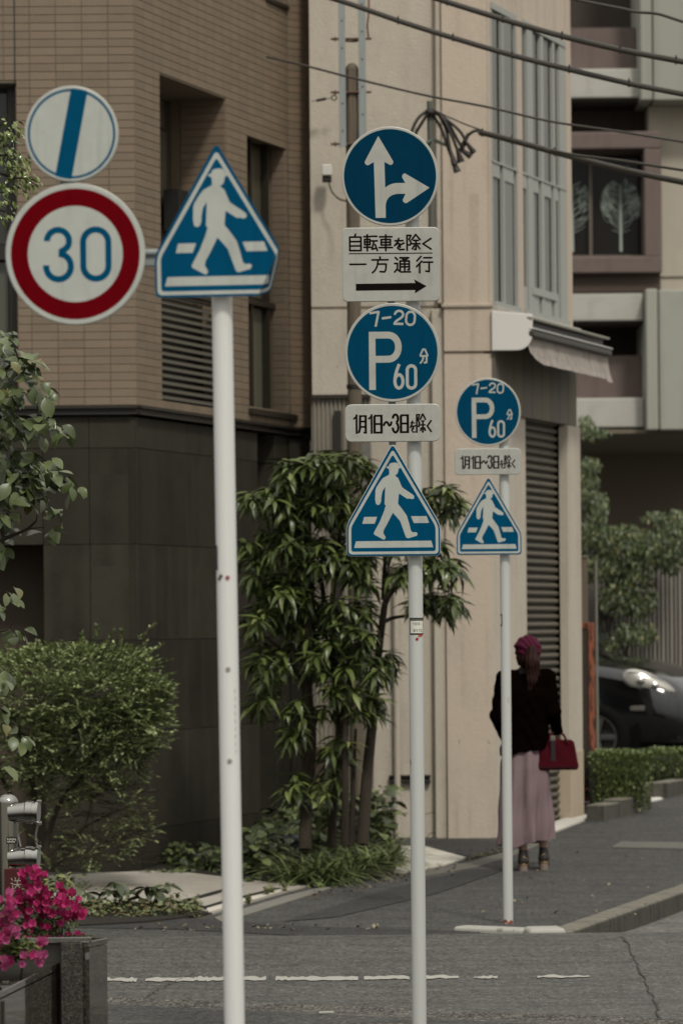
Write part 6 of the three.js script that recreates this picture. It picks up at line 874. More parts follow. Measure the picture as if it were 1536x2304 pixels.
// ---------------------------------------------------------------- the woman
const smin = (a, b, k) => { const h = Math.max(0, Math.min(1, 0.5 + 0.5 * (b - a) / k)); return b + (a - b) * h - k * h * (1 - h); };
function cone(p, a, b, ra, rb) { const bx = b.x - a.x, by = b.y - a.y, bz = b.z - a.z, px = p.x - a.x, py = p.y - a.y, pz = p.z - a.z, h = Math.max(0, Math.min(1, (px * bx + py * by + pz * bz) / (bx * bx + by * by + bz * bz))); return Math.hypot(px - bx * h, py - by * h, pz - bz * h) - (ra + (rb - ra) * h); }
function ell(p, c, rx, ry, rz) { const x = (p.x - c.x) / rx, y = (p.y - c.y) / ry, z = (p.z - c.z) / rz, k = Math.hypot(x, y, z); return (k - 1) * Math.min(rx, ry, rz); }
function sdf(lo, hi, cell, fn) { // marching cubes over a box, returned as an indexed smooth geometry
  const size = Math.max(hi.x - lo.x, hi.y - lo.y, hi.z - lo.z), n = Math.ceil(size / cell) + 4, c = lo.clone().add(hi).multiplyScalar(0.5), half = n / 2;
  const mc = new MarchingCubes(n, new THREE.MeshBasicMaterial(), false, false, 400000); mc.isolation = 0; const p = V(0, 0, 0);
  for (let k = 0; k < n; k++) { p.z = c.z + (k - half) * cell; for (let j = 0; j < n; j++) { p.y = c.y + (j - half) * cell; for (let i = 0; i < n; i++) { p.x = c.x + (i - half) * cell; const out = p.x < lo.x || p.x > hi.x || p.y < lo.y || p.y > hi.y || p.z < lo.z || p.z > hi.z; mc.field[i + j * n + k * n * n] = out ? -1 : -fn(p); } } }
  mc.update(); const cnt = mc.count ?? mc.geometry.drawRange.count, pos = mc.positionArray.slice(0, cnt * 3);
  for (let i = 0; i < pos.length; i += 3) { pos[i] = c.x + pos[i] * half * cell; pos[i + 1] = c.y + pos[i + 1] * half * cell; pos[i + 2] = c.z + pos[i + 2] * half * cell; }
  let g = new THREE.BufferGeometry(); g.setAttribute('position', new THREE.BufferAttribute(pos, 3)); g = mergeVertices(g, cell * 0.02); g.computeVertexNormals();
  const nn = g.attributes.normal, pp = g.attributes.position; let flip = 0; const e = cell * 0.5, q = V(0, 0, 0); for (let t = 0; t < 60; t++) { const i = Math.floor(t * pp.count / 60); q.set(pp.getX(i) + nn.getX(i) * e, pp.getY(i) + nn.getY(i) * e, pp.getZ(i) + nn.getZ(i) * e); flip += fn(q) < 0 ? 1 : -1; }
  if (flip > 0) { const ix = g.index.array; for (let i = 0; i < ix.length; i += 3) { const t = ix[i]; ix[i] = ix[i + 1]; ix[i + 1] = t; } g.computeVertexNormals(); }
  return g;
}
{
  const O = gnd(1196, 1957), D = -O.z, woman = thing('person', 'woman walking away in magenta headwrap, black jacket and long mauve skirt', 'person', O);
  const L = (x, y, z = 0) => at(x, y, D - z).sub(O).setZ(z);
  const skin = std([0.30, 0.19, 0.14], 0.6);
  const head = L(1187, 1470, -0.01), chinY = L(1187, 1500).y;
  const shL = L(1133, 1527, 0), shR = L(1231, 1523, 0), elL = L(1119, 1612, 0.02), wrL = L(1139, 1668, -0.16), elR = L(1243, 1600, 0.05), wrR = L(1253, 1645, -0.09), hip = L(1180, 1688, 0), neck0 = L(1184, 1518, -0.01), neck1 = L(1187, 1488, -0.015);
  const hipL = L(1160, 1690), hipR = L(1203, 1690), knL = L(1164, 1800, 0.02), knR = L(1214, 1800, -0.06), anL = L(1176, 1914, 0.07), anR = L(1222, 1908, -0.01);
  // a body in one surface: torso, neck, head with nose, ears and chin, arms, legs and feet
  const faceDir = V(-0.25, -0.05, -0.97).normalize(), side = V(faceDir.z, 0, -faceDir.x).normalize();
  const bodyD = (p) => {
    let d = cone(p, L(1182, 1560), L(1182, 1640), 0.09, 0.08); d = smin(d, cone(p, shL.clone().add(V(0.02, -0.01, 0)), shR.clone().add(V(-0.02, -0.01, 0)), 0.045, 0.045), 0.03); d = smin(d, cone(p, hipL, hipR, 0.05, 0.05), 0.03); d = smin(d, cone(p, L(1182, 1640), hip, 0.07, 0.055), 0.03);
    d = smin(d, cone(p, neck0, neck1, 0.05, 0.045), 0.03);
    for (const [s, e, w] of [[shL, elL, wrL], [shR, elR, wrR]]) { d = smin(d, cone(p, s, e, 0.040, 0.033), 0.02); d = smin(d, cone(p, e, w, 0.032, 0.023), 0.015); }
    for (const [h, k, a] of [[hipL, knL, anL], [hipR, knR, anR]]) { d = smin(d, cone(p, h, k, 0.055, 0.05), 0.03); d = smin(d, cone(p, k, k.clone().lerp(a, 0.35).add(V(0, 0, 0.015)), 0.052, 0.05), 0.02); d = smin(d, cone(p, k.clone().lerp(a, 0.35).add(V(0, 0, 0.015)), a, 0.05, 0.029), 0.02); const heel = a.clone().add(V(0, -0.068, 0.012)), ball = a.clone().add(V(0.008, -0.105, -0.12)), toe = ball.clone().add(V(0.004, -0.006, -0.055)); d = smin(d, cone(p, a, heel, 0.029, 0.026), 0.015); d = smin(d, cone(p, heel, ball, 0.027, 0.028), 0.015); d = smin(d, cone(p, ball, toe, 0.026, 0.018), 0.01); }
    return d;
  };
  const bodyG = sdf(V(-0.36, -0.02, -0.34), V(0.34, 1.52, 0.24), 0.0125, bodyD);
  const headD = (p) => { // skull, jaw, nose, brows, eye sockets, ears, lips
    const f = (u, y, w) => head.clone().addScaledVector(faceDir, u).addScaledVector(side, w).add(V(0, y, 0));
    let d = ell(p, head, 0.076, 0.098, 0.090); d = smin(d, ell(p, f(0.03, -0.06, 0), 0.052, 0.06, 0.058), 0.03); d = smin(d, cone(p, f(0.086, 0.005, 0), f(0.104, -0.03, 0), 0.008, 0.013), 0.012); d = smin(d, ell(p, f(0.078, 0.022, 0), 0.05, 0.012, 0.02), 0.014);
    for (const s of [-1, 1]) { d = Math.max(d, -(ell(p, f(0.096, 0.006, 0.03 * s), 0.016, 0.011, 0.018)) - 0.004); d = smin(d, ell(p, f(0.082, 0.004, 0.031 * s), 0.012, 0.012, 0.012), 0.004); d = smin(d, ell(p, f(-0.004, -0.008, 0.076 * s), 0.012, 0.03, 0.02), 0.008); }
    d = smin(d, ell(p, f(0.084, -0.058, 0), 0.024, 0.006, 0.012), 0.006); d = smin(d, ell(p, f(0.084, -0.068, 0), 0.022, 0.007, 0.012), 0.006); return smin(d, cone(p, neck1.clone().add(V(0, -0.03, 0)), head, 0.046, 0.05), 0.02);
  };
  const headG = sdf(head.clone().add(V(-0.12, -0.15, -0.14)), head.clone().add(V(0.12, 0.12, 0.12)), 0.005, headD);
  // hands: palm, four unequal bent fingers, thumb
  const handG = (w, e, sgn, curl) => { const dir = w.clone().sub(e).normalize().add(V(0, -0.5, 0)).normalize(), ax = V(1, 0, 0).addScaledVector(dir, -dir.x).normalize(), nz = dir.clone().cross(ax).multiplyScalar(1); const P = (l, s, n) => w.clone().addScaledVector(dir, l).addScaledVector(nz, s).addScaledVector(ax, n); const ch = []; ch.push([P(0, 0, 0), P(0.075, 0, 0), 0.022, 0.026]); [[-0.026, 0.060], [-0.009, 0.072], [0.009, 0.068], [0.026, 0.052]].forEach(([s, len]) => { const a = P(0.080, s, 0), b = P(0.080 + len * 0.45, s * 1.05, sgn * curl * 0.014), c = P(0.080 + len * 0.62, s * 1.05, sgn * curl * 0.034), d = P(0.080 + len * 0.55, s, sgn * curl * 0.05); ch.push([a, b, 0.0088, 0.0082], [b, c, 0.0082, 0.0076], [c, d, 0.0076, 0.0066]); }); ch.push([P(0.02, -0.026, sgn * 0.004), P(0.05, -0.044, sgn * 0.016), 0.011, 0.0092], [P(0.05, -0.044, sgn * 0.016), P(0.078, -0.036, sgn * 0.032), 0.0092, 0.0078]); const fn = (p) => { let d = 1e9; ch.forEach(([a, b, r0, r1], i) => { const q = cone(p, a, b, r0, r1); d = i ? smin(d, q, 0.004) : q; }); const u = p.clone().sub(P(0.05, 0, 0)); return smin(d, Math.max(Math.abs(u.dot(dir)) - 0.036, Math.abs(u.dot(nz)) - 0.032, Math.abs(u.dot(ax)) - 0.009) - 0.006, 0.008); }; return sdf(w.clone().add(V(-0.09, -0.17, -0.13)), w.clone().add(V(0.09, 0.05, 0.09)), 0.0042, fn); };
  const handL = handG(wrL, elL, 1, 0.8), handR = handG(wrR, elR, -1, 1);
  M('body', mergeGeometries([bodyG, headG, handL, handR].map((g) => { const f = g.toNonIndexed(); return f; })), skin, woman);
  // jacket: boxy shoulders, waist, sleeves with cuffs, folds
  const nzz = (p) => 0.0035 * Math.sin(p.y * 46 + p.x * 30 + 3 * Math.sin(p.x * 22)) * (p.y < 1.25 ? 1 : 0.5) + 0.0015 * Math.sin(p.y * 70 - p.x * 30);
  const jackD = (p) => {
    let d = cone(p, L(1150, 1536, 0), L(1214, 1534, 0), 0.072, 0.072); d = smin(d, cone(p, shL.clone().add(V(0.008, 0.004, 0)), shR.clone().add(V(-0.008, 0.004, 0)), 0.052, 0.052), 0.04);
    d = smin(d, cone(p, L(1166, 1570, 0.01), L(1170, 1640, 0.0), 0.118, 0.104), 0.05); d = smin(d, cone(p, L(1198, 1570, 0.01), L(1197, 1640, 0.0), 0.118, 0.104), 0.05); d = smin(d, cone(p, L(1164, 1640), L(1160, 1700, 0), 0.104, 0.118), 0.04); d = smin(d, cone(p, L(1200, 1640), L(1200, 1700, 0), 0.104, 0.108), 0.04);
    d = smin(d, cone(p, neck0.clone().add(V(0, -0.02, 0)), L(1186, 1512), 0.066, 0.062), 0.03);
    const hem = L(1180, 1690).y + 0.012 * Math.sin((p.x + 0.05) * 9) - 0.025 * Math.max(0, Math.min(1, (-0.08 - p.x) * 12)); d = Math.max(d, hem - p.y);
    for (const [s, e, w, k] of [[shL, elL, wrL, 1], [shR, elR, wrR, 1]]) { d = smin(d, cone(p, s, e, 0.060, 0.054), 0.022); d = smin(d, cone(p, e, e.clone().lerp(w, 0.93), 0.054, 0.041), 0.02); }
    d += nzz(p); return d;
  };
  const jacket = M('jacket', sdf(V(-0.36, 0.78, -0.28), V(0.34, 1.5, 0.24), 0.0072, jackD), phys([0.0028, 0.0014, 0.0009], 1.0, { specularIntensity: 0.0 }), woman);
  M('collar', (() => { const g = new THREE.CylinderGeometry(0.064, 0.076, 0.045, 26, 3, true), p = g.attributes.position; for (let i = 0; i < p.count; i++) p.setY(i, p.getY(i) + 0.012 * Math.cos(Math.atan2(p.getX(i), p.getZ(i)))); g.computeVertexNormals(); const c = L(1185, 1512); return g.translate(c.x, c.y, 0.005); })(), std([0.005, 0.0035, 0.003], 0.95, { side: THREE.DoubleSide }), woman);
  // skirt: long, slightly flared, with pleats that open downwards and a raised hem on the right
  { const N = 140, R = 46, top = L(1181, 1672), q = [], idx = [], uv = [];
    for (let j = 0; j <= R; j++) { const t = j / R; for (let i = 0; i <= N; i++) { const a = i / N * TAU, sn = Math.sin(a), cs = Math.cos(a);
      const hemY = 0.172 + 0.035 * Math.max(0, sn) + 0.03 * Math.max(0, Math.sin(a * 1 + 0.6)) * (cs < 0.9 ? 1 : 0.7), y = top.y + (hemY - top.y) * t, w = 0.105 + 0.055 * Math.min(1, t * 6) + 0.036 * t, dz = 0.07 + 0.03 * Math.min(1, t * 4) + 0.10 * t;
      const fold = (0.006 + 0.016 * t) * Math.sin(a * 7 + 0.8 * Math.sin(a * 3)) + 0.022 * t * Math.sin(a * 3 + 1.2 + t * 1.6) + 0.010 * t * Math.sin(a * 13 + t * 3) + 0.010 * Math.sin(t * 14 + a * 2.5) * t * (1 - t * 0.5);
      const cut = cs > 0.8 ? -0.05 * t * t * Math.exp(-Math.pow((a > Math.PI ? a - TAU : a) * 5, 2)) : 0;
      const lean = -0.010 * t; q.push(top.x + lean + sn * (w + fold), y + 0.012 * t * Math.sin(a * 4 + 1), cs * (dz + fold * 1.2) + cut); uv.push(i / N * 1.2, y); } }
    for (let j = 0; j < R; j++) for (let i = 0; i < N; i++) { const a = j * (N + 1) + i, b = a + N + 1; idx.push(a, b, a + 1, a + 1, b, b + 1); }
    const g = new THREE.BufferGeometry(); g.setAttribute('position', new THREE.Float32BufferAttribute(q, 3)); g.setAttribute('uv', new THREE.Float32BufferAttribute(uv, 2)); g.setIndex(idx); g.computeVertexNormals();
    M('skirt', g, phys([0.165, 0.118, 0.124], 0.9, { side: THREE.DoubleSide, specularIntensity: 0.4 }), woman); }
  // head wrap and pony tail
  const bun = L(1194, 1462, 0.085);
  const wrapD = (p) => { let d = ell(p, head.clone().add(V(0.0, 0.028, 0.004)), 0.094, 0.104, 0.106); d = smin(d, ell(p, head.clone().add(V(-0.045, 0.06, 0.03)), 0.045, 0.03, 0.05), 0.03); const low = head.y - 0.045 + (p.z - head.z) * 0.16 - (p.x - head.x) * 0.25; d = Math.max(d, low - p.y); d += 0.0035 * Math.sin((p.y - head.y) * 120 + (p.x - head.x) * 90 + 4 * Math.sin(p.x * 30)); return d; };
  M('head_wrap', sdf(head.clone().add(V(-0.14, -0.12, -0.14)), head.clone().add(V(0.14, 0.16, 0.14)), 0.006, wrapD), phys([0.060, 0.006, 0.021], 0.85, { specularIntensity: 0.3 }), woman);
  const hairD = (p) => { let d = ell(p, head.clone().add(V(0, -0.03, 0.012)), 0.088, 0.088, 0.092); d = smin(d, cone(p, bun, L(1196, 1490, 0.105), 0.036, 0.048), 0.03); d = smin(d, cone(p, L(1196, 1490, 0.105), L(1195, 1530, 0.10), 0.048, 0.038), 0.03); d = smin(d, cone(p, L(1195, 1530, 0.10), L(1190, 1556, 0.10), 0.038, 0.012), 0.02); d = smin(d, cone(p, L(1203, 1490, 0.09), L(1209, 1518, 0.085), 0.03, 0.014), 0.02); d += 0.003 * Math.sin(p.x * 260 + 2 * Math.sin(p.y * 18)); const fr = p.clone().sub(head).dot(faceDir); return Math.max(d, fr - 0.05); };
  M('hair', sdf(head.clone().add(V(-0.13, -0.30, -0.12)), head.clone().add(V(0.13, 0.13, 0.17)), 0.0055, hairD), phys([0.02, 0.006, 0.004], 0.65, { specularIntensity: 0.3 }), woman);
  // high block-heeled shoes with gold trim
  const mShoe = std([0.018, 0.014, 0.012], 0.5), mHeel = std([0.17, 0.125, 0.10], 0.55), mGold = std([0.40, 0.29, 0.12], 0.35, { metalness: 0.8 });
  for (const [a, k] of [[anL, 0], [anR, 1]]) {
    const heel = a.clone().add(V(0, -0.072, 0.014)), ball = a.clone().add(V(0.008, -0.112, -0.12)), g = sdf(V(a.x - 0.08, -0.03, a.z - 0.24), V(a.x + 0.08, a.y + 0.05, a.z + 0.09), 0.0055, (p) => { let d = cone(p, heel, ball, 0.036, 0.037); d = smin(d, cone(p, heel.clone().add(V(0, 0.058, 0.0)), heel, 0.034, 0.038), 0.015); d = smin(d, cone(p, ball, ball.clone().add(V(0.004, -0.004, -0.06)), 0.037, 0.024), 0.012); return Math.max(d, p.y - (a.y + 0.006), -p.y + Math.min(0.004, 0)); });
    const s = M('shoe', g, mShoe, woman), hy = heel.y - 0.022;
    M('heel', (() => { const h = hy + 0.006, e = new THREE.CylinderGeometry(0.031, 0.034, h, 20).scale(0.95, 1, 0.9); return e.translate(heel.x, h / 2 - 0.004, heel.z + 0.006); })(), mHeel, s);
    M('gold_trim', merge([new THREE.TorusGeometry(0.033, 0.0035, 6, 28).rotateX(Math.PI / 2).scale(1, 1, 1).translate(heel.x, hy - 0.002, heel.z + 0.004), new THREE.TorusGeometry(0.037, 0.003, 6, 28).rotateX(1.1).rotateZ(k ? 0.5 : -0.5).translate(heel.x, heel.y + 0.014, heel.z + 0.002)]), mGold, s);
  }
  // handbag hanging from her right hand
  const T = L(1251, 1662, 0.02), K = D / FL, bag = thing('handbag', 'dark red leather handbag hanging from the woman\'s right hand', 'handbag', O.clone().add(T));
  const bd = (p) => { const t = Math.max(0, Math.min(1, -p.y / 0.215)), hw = 0.118 + 0.034 * t, hz = 0.026 + 0.052 * t, x = p.x - 0.006 * t; const q = V(Math.abs(x) - hw, Math.abs(p.y + 0.105 + 0.12 * p.x * (1 - t)) - 0.105, Math.abs(p.z) - hz); return Math.hypot(Math.max(q.x + 0.02, 0), Math.max(q.y + 0.02, 0), Math.max(q.z + 0.02, 0)) + Math.min(Math.max(q.x, q.y, q.z), 0) * 0.4 - 0.02 + 0.004 * Math.sin(p.x * 50 + p.y * 30) * (1 - t); };
  M('bag_body', sdf(V(-0.19, -0.25, -0.12), V(0.19, 0.06, 0.12), 0.0062, bd), phys([0.040, 0.002, 0.005], 0.75, { specularIntensity: 0.1 }), bag);
  M('base_panel', (() => { const g = rbox(0.285, 0.035, 0.15, 0.016, 0.006, -0.205, 0, 2); return g; })(), phys([0.025, 0.003, 0.005], 0.7, { specularIntensity: 0.15 }), bag);
  M('front_strap', rbox(0.034, 0.15, 0.004, 0.002, -0.028, -0.085, 0.066).rotateX(-0.0), phys([0.03, 0.02, 0.023], 0.7, { specularIntensity: 0.2 }), bag); M('clasp', rbox(0.036, 0.042, 0.012, 0.004, -0.028, 0.0, 0.042, 2), std([0.16, 0.14, 0.12], 0.4, { metalness: 0.4 }), bag);
  const H = wrR.clone().add(V(0.0, -0.02, 0)).sub(T);
  for (const z of [0.04, -0.04]) M('handle', tube([V(-0.055, -0.03, z), V(-0.045, 0.03, z * 0.8), V(H.x - 0.012, H.y + 0.012, H.z + z * 0.3), V(H.x + 0.012, H.y + 0.006, H.z + z * 0.3), V(0.055, 0.02, z * 0.8), V(0.075, -0.035, z)], 0.0075, 40, 8), phys([0.05, 0.004, 0.008], 0.6, { specularIntensity: 0.2 }), bag);
}

// ---------------------------------------------------------------- black car behind the hedge
{
  const d = 41.5, O = at(1344, 1740, d); O.y = 0.21; const car = thing('parked_car', 'black car behind the hedge, only its front wing and headlight in view', 'car', O, null, -0.42);
  // local: +x is forwards; the wheel on the near side stands at the origin
  const W = 0.93, paint = phys([0.024, 0.024, 0.027], 0.12, { clearcoat: 1, clearcoatRoughness: 0.03, metalness: 0.85 }), trim = phys([0.004, 0.004, 0.004], 0.9, { specularIntensity: 0.1 }), rubber = phys([0.006, 0.0055, 0.005], 0.95, { specularIntensity: 0.15 });
  // stations along x: [x, bottom, shoulder height, centre height, half width low, half width shoulder, roof?]
  const st = [[-3.85, 0.45, 0.85, 0.9, 0.70, 0.62], [-3.75, 0.32, 0.95, 1.05, 0.86, 0.8], [-3.3, 0.28, 1.0, 1.2, 0.93, 0.9], [-2.6, 0.26, 1.02, 1.52, 0.95, 0.93], [-1.8, 0.25, 1.02, 1.64, 0.95, 0.93], [-1.0, 0.25, 1.02, 1.62, 0.95, 0.93], [-0.45, 0.25, 1.02, 1.28, 0.95, 0.93], [-0.2, 0.25, 1.015, 1.13, 0.955, 0.92], [0.1, 0.25, 0.985, 1.09, 0.96, 0.9], [0.35, 0.25, 0.95, 1.045, 0.955, 0.86], [0.6, 0.26, 0.895, 0.985, 0.93, 0.80], [0.76, 0.27, 0.835, 0.915, 0.88, 0.74], [0.86, 0.29, 0.76, 0.82, 0.82, 0.68], [0.92, 0.32, 0.67, 0.71, 0.74, 0.62], [0.945, 0.38, 0.58, 0.61, 0.66, 0.55]];
  const ring = ([x, b, s, c, wl, ws]) => { const pts = [], roof = c - s > 0.35; const prof = roof ? [[0, b], [wl * 0.8, b], [wl * 0.98, b + 0.08], [wl, b + 0.35], [wl * 1.0, s - 0.12], [ws, s], [ws * 0.86, s + (c - s) * 0.55], [ws * 0.70, c - 0.06], [ws * 0.45, c - 0.01], [0, c]] : [[0, b], [wl * 0.8, b], [wl * 0.97, b + 0.07], [wl, b + (s - b) * 0.45], [wl * 0.995, s - 0.1], [ws, s], [ws * 0.82, s + (c - s) * 0.5], [ws * 0.6, s + (c - s) * 0.75], [ws * 0.3, c - 0.008], [0, c]]; for (const [w, y] of prof) pts.push(V(x, y, w)); for (let i = prof.length - 2; i > 0; i--) pts.push(V(x, prof[i][1], -prof[i][0])); return pts; };
  const rings = st.map(ring), fine = []; for (let i = 0; i + 1 < rings.length; i++) for (let k = 0; k < 4; k++) { const t = k / 4, g = (j) => rings[Math.max(0, Math.min(rings.length - 1, j))]; fine.push(rings[0].map((_, q) => { const c = (a, b, cc, dd) => 0.5 * (2 * b + (cc - a) * t + (2 * a - 5 * b + 4 * cc - dd) * t * t + (3 * b - a - 3 * cc + dd) * t * t * t); const [a, b, cc, dd] = [g(i - 1)[q], g(i)[q], g(i + 1)[q], g(i + 2)[q]]; return V(b.x + (cc.x - b.x) * t, c(a.y, b.y, cc.y, dd.y), c(a.z, b.z, cc.z, dd.z)); })); } fine.push(rings.at(-1));
  const n = rings[0].length, q = [], idx = []; fine.forEach((r) => r.forEach((p) => q.push(p.x, p.y, p.z))); for (let i = 0; i + 1 < fine.length; i++) for (let k = 0; k < n; k++) { const a = i * n + k, b = i * n + (k + 1) % n; idx.push(a, a + n, b, b, a + n, b + n); }
  for (const e of [0, fine.length - 1]) for (let k = 1; k + 1 < n; k++) { const a = e * n; e ? idx.push(a, a + k + 1, a + k) : idx.push(a, a + k, a + k + 1); }
  const g = new THREE.BufferGeometry(); g.setAttribute('position', new THREE.Float32BufferAttribute(q, 3)); g.setIndex(idx); g.computeVertexNormals(); { const nm = g.attributes.normal; let s = 0; for (let i = 0; i < nm.count; i++) s += nm.getZ(i) * q[i * 3 + 2]; if (s < 0) { const ix = g.index.array; for (let i = 0; i < ix.length; i += 3) { const t = ix[i]; ix[i] = ix[i + 1]; ix[i + 1] = t; } g.computeVertexNormals(); } }
  const body = M('body', g, paint, car);
  g.scale(1, 1.14, 1); g.translate(0, 0, -W);
  const glass = phys([0.02, 0.022, 0.02], 0.05);
  M('windscreen', (() => { const s = new THREE.PlaneGeometry(1.3, 0.62).rotateY(Math.PI / 2).rotateZ(0.95); return s.translate(-0.62, 1.60, -W); })(), glass, car);
  for (const z of [0.02, -1.88]) for (const x of [0, -2.86]) {
    const w = M('wheel', new THREE.TorusGeometry(0.29, 0.095, 14, 40).scale(1, 1, 1.25).translate(x, 0.385, z - 0.06 * Math.sign(z)), rubber, car);
    const rim = []; for (let i = 0; i < 5; i++) rim.push(rbox(0.24, 0.06, 0.03, 0.01, 0.14, 0, 0).rotateZ(i * TAU / 5)); rim.push(new THREE.TorusGeometry(0.235, 0.022, 8, 40), new THREE.CylinderGeometry(0.06, 0.06, 0.04, 18).rotateX(Math.PI / 2));
    M('rim', merge(rim).translate(x, 0.385, z + (z > 0 ? 0.02 : -0.02)), std([0.12, 0.12, 0.115], 0.35, { metalness: 0.8 }), w);
    M('wheel_arch', new THREE.CylinderGeometry(0.49, 0.49, 0.05, 40).rotateX(Math.PI / 2).translate(x, 0.41, z - 0.038 * Math.sign(z)), trim, car);
    M('brake_disc', new THREE.CylinderGeometry(0.19, 0.19, 0.02, 30).rotateX(Math.PI / 2).translate(x, 0.385, z - 0.02 * Math.sign(z)), std([0.03, 0.03, 0.03], 0.5, { metalness: 0.5 }), w);
  }
  // headlights: bright housing under a clear lens, following the wing
  for (const s of [1, -1]) {
    const c = V(0.56, 0.965, -W + s * 0.845), h = M('headlight', ellipsoidLamp(0.30, 0.125, 0.08), phys([0.56, 0.54, 0.48], 0.15, { metalness: 0.5, clearcoat: 1, clearcoatRoughness: 0.05 }), car);
    h.position.copy(c); h.rotation.set(0, s * 0.42, -0.34, 'YXZ');
    for (const [x, r] of [[-0.10, 0.048], [0.06, 0.042]]) { M('lamp_bowl', new THREE.SphereGeometry(r, 18, 12).scale(1, 1, 0.7).translate(x, 0.0, s * 0.075), mChrome, h); }
    M('lamp_trim', new THREE.TorusGeometry(0.24, 0.010, 6, 40).scale(1.28, 0.36, 1).translate(0, 0, s * 0.055), std([0.1, 0.1, 0.1], 0.3), h);
  }
  M('side_marker', rbox(0.17, 0.055, 0.02, 0.008, 0.46, 0.70, 0.012).rotateZ(-0.0), std([0.16, 0.15, 0.135], 0.25, { metalness: 0.4 }), car);
  M('front_intake', merge([rbox(0.03, 0.2, 0.9, 0.01, 0.945, 0.44, -W), rbox(0.05, 0.16, 0.3, 0.01, 0.84, 0.45, -W + 0.62), rbox(0.05, 0.16, 0.3, 0.01, 0.84, 0.45, -W - 0.62)]), mBlack, car);
  for (const s of [1, -1]) M('intake_trim', tube([V(0.80, 0.62, -W + s * 0.78), V(0.84, 0.5, -W + s * 0.76), V(0.88, 0.40, -W + s * 0.66), V(0.92, 0.36, -W + s * 0.48)], 0.014, 20, 6), std([0.35, 0.32, 0.27], 0.3, { metalness: 0.7 }), car);
  M('bonnet_line', tube([V(-0.35, 1.18, -W + 0.80), V(0.1, 1.152, -W + 0.77), V(0.45, 1.06, -W + 0.68), V(0.7, 0.946, -W + 0.52)], 0.006, 30, 5), mBlack, car);
}
function ellipsoidLamp(a, b, c) { const g = new THREE.SphereGeometry(1, 40, 20), p = g.attributes.position; for (let i = 0; i < p.count; i++) { const x = p.getX(i), t = (x + 1) / 2; p.setXYZ(i, x * a, p.getY(i) * b * (1.12 - 0.55 * t), p.getZ(i) * c); } g.computeVertexNormals(); return g; }

// ---------------------------------------------------------------- granite planter and fire-brigade inlet at lower left
{
  const graniteT = tex(512, (u, v) => { const a = n128(u * 128, v * 128), b = n64(u * 64 + 9, v * 64), c = n256(u * 256, v * 256); const k = a * 0.45 + b * 0.35 + c * 0.2; return k > 0.62 ? [0.06, 0.052, 0.037] : k > 0.5 ? [0.032, 0.027, 0.020] : k > 0.4 ? [0.018, 0.0155, 0.012] : [0.009, 0.008, 0.006]; });
  const rough = std([1, 1, 1], 0.7, { map: rep(graniteT, 2.2), bumpMap: rep(asphaltBump, 3), bumpScale: 0.003 }), polished = phys([1, 1, 1], 0.05, { map: rep(graniteT, 2.2), clearcoat: 1, clearcoatRoughness: 0.02, specularIntensity: 1, ior: 2.3 });
  const d1 = 13.53, A = at(200, 2119, d1), Z = (dd, px, py) => at(px, py, dd), top1 = A.y;
  const O = V(A.x, roadY(d1) + 0.02, A.z), o = thing('planter', 'polished dark granite planter with a rough faced post, azaleas growing from it', 'planter', O); const base = O.y;
  const far = at(243, 2112, 13.69), H = top1 - base;
  // near post: rough front face, polished long side
  const wPost = 62 / FL * d1, len = A.z - far.z, ang = Math.atan2(far.x - A.x, len);
  M('post_face', meterUV(rbox(wPost - 0.02, H - 0.004, 0.03, 0.004, -wPost / 2 - 0.012, H / 2 - 0.002, -0.012)), rough, o);
  const side = M('polished_side', meterUV(box(0.03, H - 0.022, len, -0.015, (H - 0.022) / 2, -len / 2 - 0.004)), polished, o); side.rotation.y = -ang;
  const cop = M('coping', meterUV(rbox(0.10, 0.022, len + 0.01, 0.003, -0.05, H - 0.010, -len / 2 - 0.004)), polished, o); cop.rotation.y = -ang;
  M('back_panel', meterUV(rbox(0.42, H - 0.01, 0.05, 0.004, -wPost - 0.21, H / 2 - 0.006, -0.10)), std([0.085, 0.08, 0.065], 0.45, { map: rep(concreteT, 1) }), o); M('coping', meterUV(rbox(0.56, 0.02, 0.10, 0.003, -0.27, H + 0.0055, -0.06)), polished, o);
  M('post_core', box(wPost - 0.03, H - 0.03, 0.12, -wPost / 2 - 0.02, H / 2 - 0.02, -0.095), rough, o);
  // lower wall running towards the camera
  const P1 = at(138, 2163, 13.62), P0 = at(-40, 2232, 12.25), h1 = P1.y - base, dir = P0.clone().sub(P1).setY(0), l2 = dir.length(), a2 = Math.atan2(-dir.x, dir.z) * -1;
  const low = M('polished_side', meterUV(box(0.03, h1 - 0.03, l2, -0.016, (h1 - 0.03) / 2, l2 / 2)), polished, o, V(P1.x - O.x, 0, P1.z - O.z)); low.rotation.y = a2;
  const lc = M('coping', meterUV(rbox(0.17, 0.026, l2, 0.004, -0.085, h1 - 0.014, l2 / 2)), polished, o, V(P1.x - O.x, 0, P1.z - O.z)); lc.rotation.y = a2;
  M('soil', box(1.2, 0.05, 1.9, -0.85, h1 - 0.09, 0.35), mSoil, o);
  M('edge_strip', box(0.012, h1 - 0.03, 0.04, 0.0, (h1 - 0.03) / 2, 0, 0), rough, o, V(at(4, 2240, 12.5).x - O.x + 0.003, 0, 12.9 - 12.5 - (12.9 + O.z)));
}
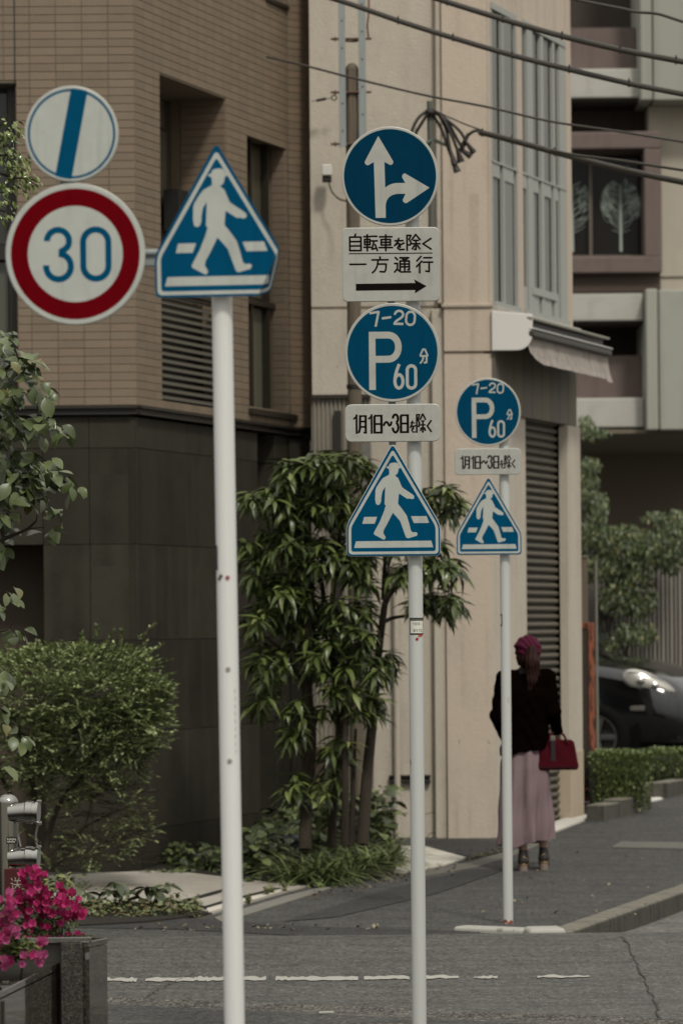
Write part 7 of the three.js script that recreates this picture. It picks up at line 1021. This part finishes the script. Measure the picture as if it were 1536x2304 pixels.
{ // stainless fire-brigade inlet with two couplings
  const d = 15.5, O = at(6, 2180, d); O.y = roadY(d) + 0.02; const o = thing('standpipe', 'shiny steel fire inlet pipe with two couplings behind the azaleas', 'standpipe', O), L = (x, y, z = 0) => at(x, y, d - z).sub(O), K = d / FL;
  const top = L(18, 1806), mS = std([0.34, 0.335, 0.31], 0.06, { metalness: 1 });
  M('pipe', rod(V(top.x, 0, 0), V(top.x, top.y, 0), 0.043, 28), mS, o); M('dome', new THREE.SphereGeometry(0.043, 24, 12, 0, TAU, 0, Math.PI / 2).scale(1, 0.85, 1).translate(top.x, top.y, 0), mS, o);
  M('pipe', rod(V(top.x - 0.075, 0, 0.02), V(top.x - 0.075, top.y + 0.01, 0.02), 0.034, 24), mS, o);
  for (const y of [1830, 1932]) {
    const a = L(22, y, 0.02), b = L(60, y - 3, 0.03), e = L(88, y - 2, 0.035);
    const k = M('coupling', merge([rod(a, b, 0.036, 26, 0.040), new THREE.TorusGeometry(0.041, 0.0035, 8, 30).rotateY(Math.PI / 2).translate(b.x, b.y, b.z)]), mS, o);
    M('collar', merge([rod(b, b.clone().lerp(e, 0.5), 0.046, 28), rod(b.clone().lerp(e, 0.5), b.clone().lerp(e, 0.8), 0.042, 28), rod(b.clone().lerp(e, 0.8), e, 0.048, 28)]), mS, k);
    for (const [s, zz] of [[-1, 0.03], [1, 0.03]]) M('lug', rbox(0.02, 0.014, 0.016, 0.003, e.x + 0.002, e.y + s * 0.044, e.z), mS, k);
    const ch = []; for (let i = 0; i < 16; i++) ch.push(new THREE.TorusGeometry(0.0042, 0.0013, 5, 10).rotateY(i % 2 ? 0 : Math.PI / 2).translate(e.x - 0.012 * Math.sin(i / 15 * 3), e.y - 0.045 - i * 0.0068, e.z + 0.01)); M('chain', merge(ch), mS, k).userData.kind = 'stuff';
  }
  M('stay', rod(L(36, 1860), L(46, 1905), 0.006), mS, o);
  const tN = rgbT(96, 64, (c) => { c.fillStyle = '#1b1a18'; c.fillRect(0, 0, 96, 64); c.fillStyle = '#b9b6aa'; for (let i = 0; i < 6; i++) c.fillRect(8 + i * 14, 12 + (i % 2) * 4, 8, 16); for (let i = 0; i < 4; i++) c.fillRect(10 + i * 18, 38, 11, 12); }, 5);
  const np = L(27, 1891, 0.047); M('nameplate', uvFit(new THREE.PlaneGeometry(24 * K, 16 * K)).translate(np.x, np.y, 0.048), std([1, 1, 1], 0.5, { map: tN }), o);
  const tR = rgbT(128, 160, (c) => { c.fillStyle = '#3c0407'; c.fillRect(0, 0, 128, 160); strokes(c, SOU, 40, 46, 66, 78, 5, '#9a938b'); }, 6);
  const rp = L(33, 1988, 0.06), rpl = M('red_plate', rbox(46 * K, 66 * K, 0.008, 0.003, rp.x, rp.y, 0.052), std([0.2, 0.01, 0.015], 0.5), o); M('red_plate_face', uvFit(new THREE.PlaneGeometry(45 * K, 65 * K)).translate(rp.x, rp.y, 0.0575), std([1, 1, 1], 0.45, { map: tR }), rpl);
}
renderer.render(scene, camera);
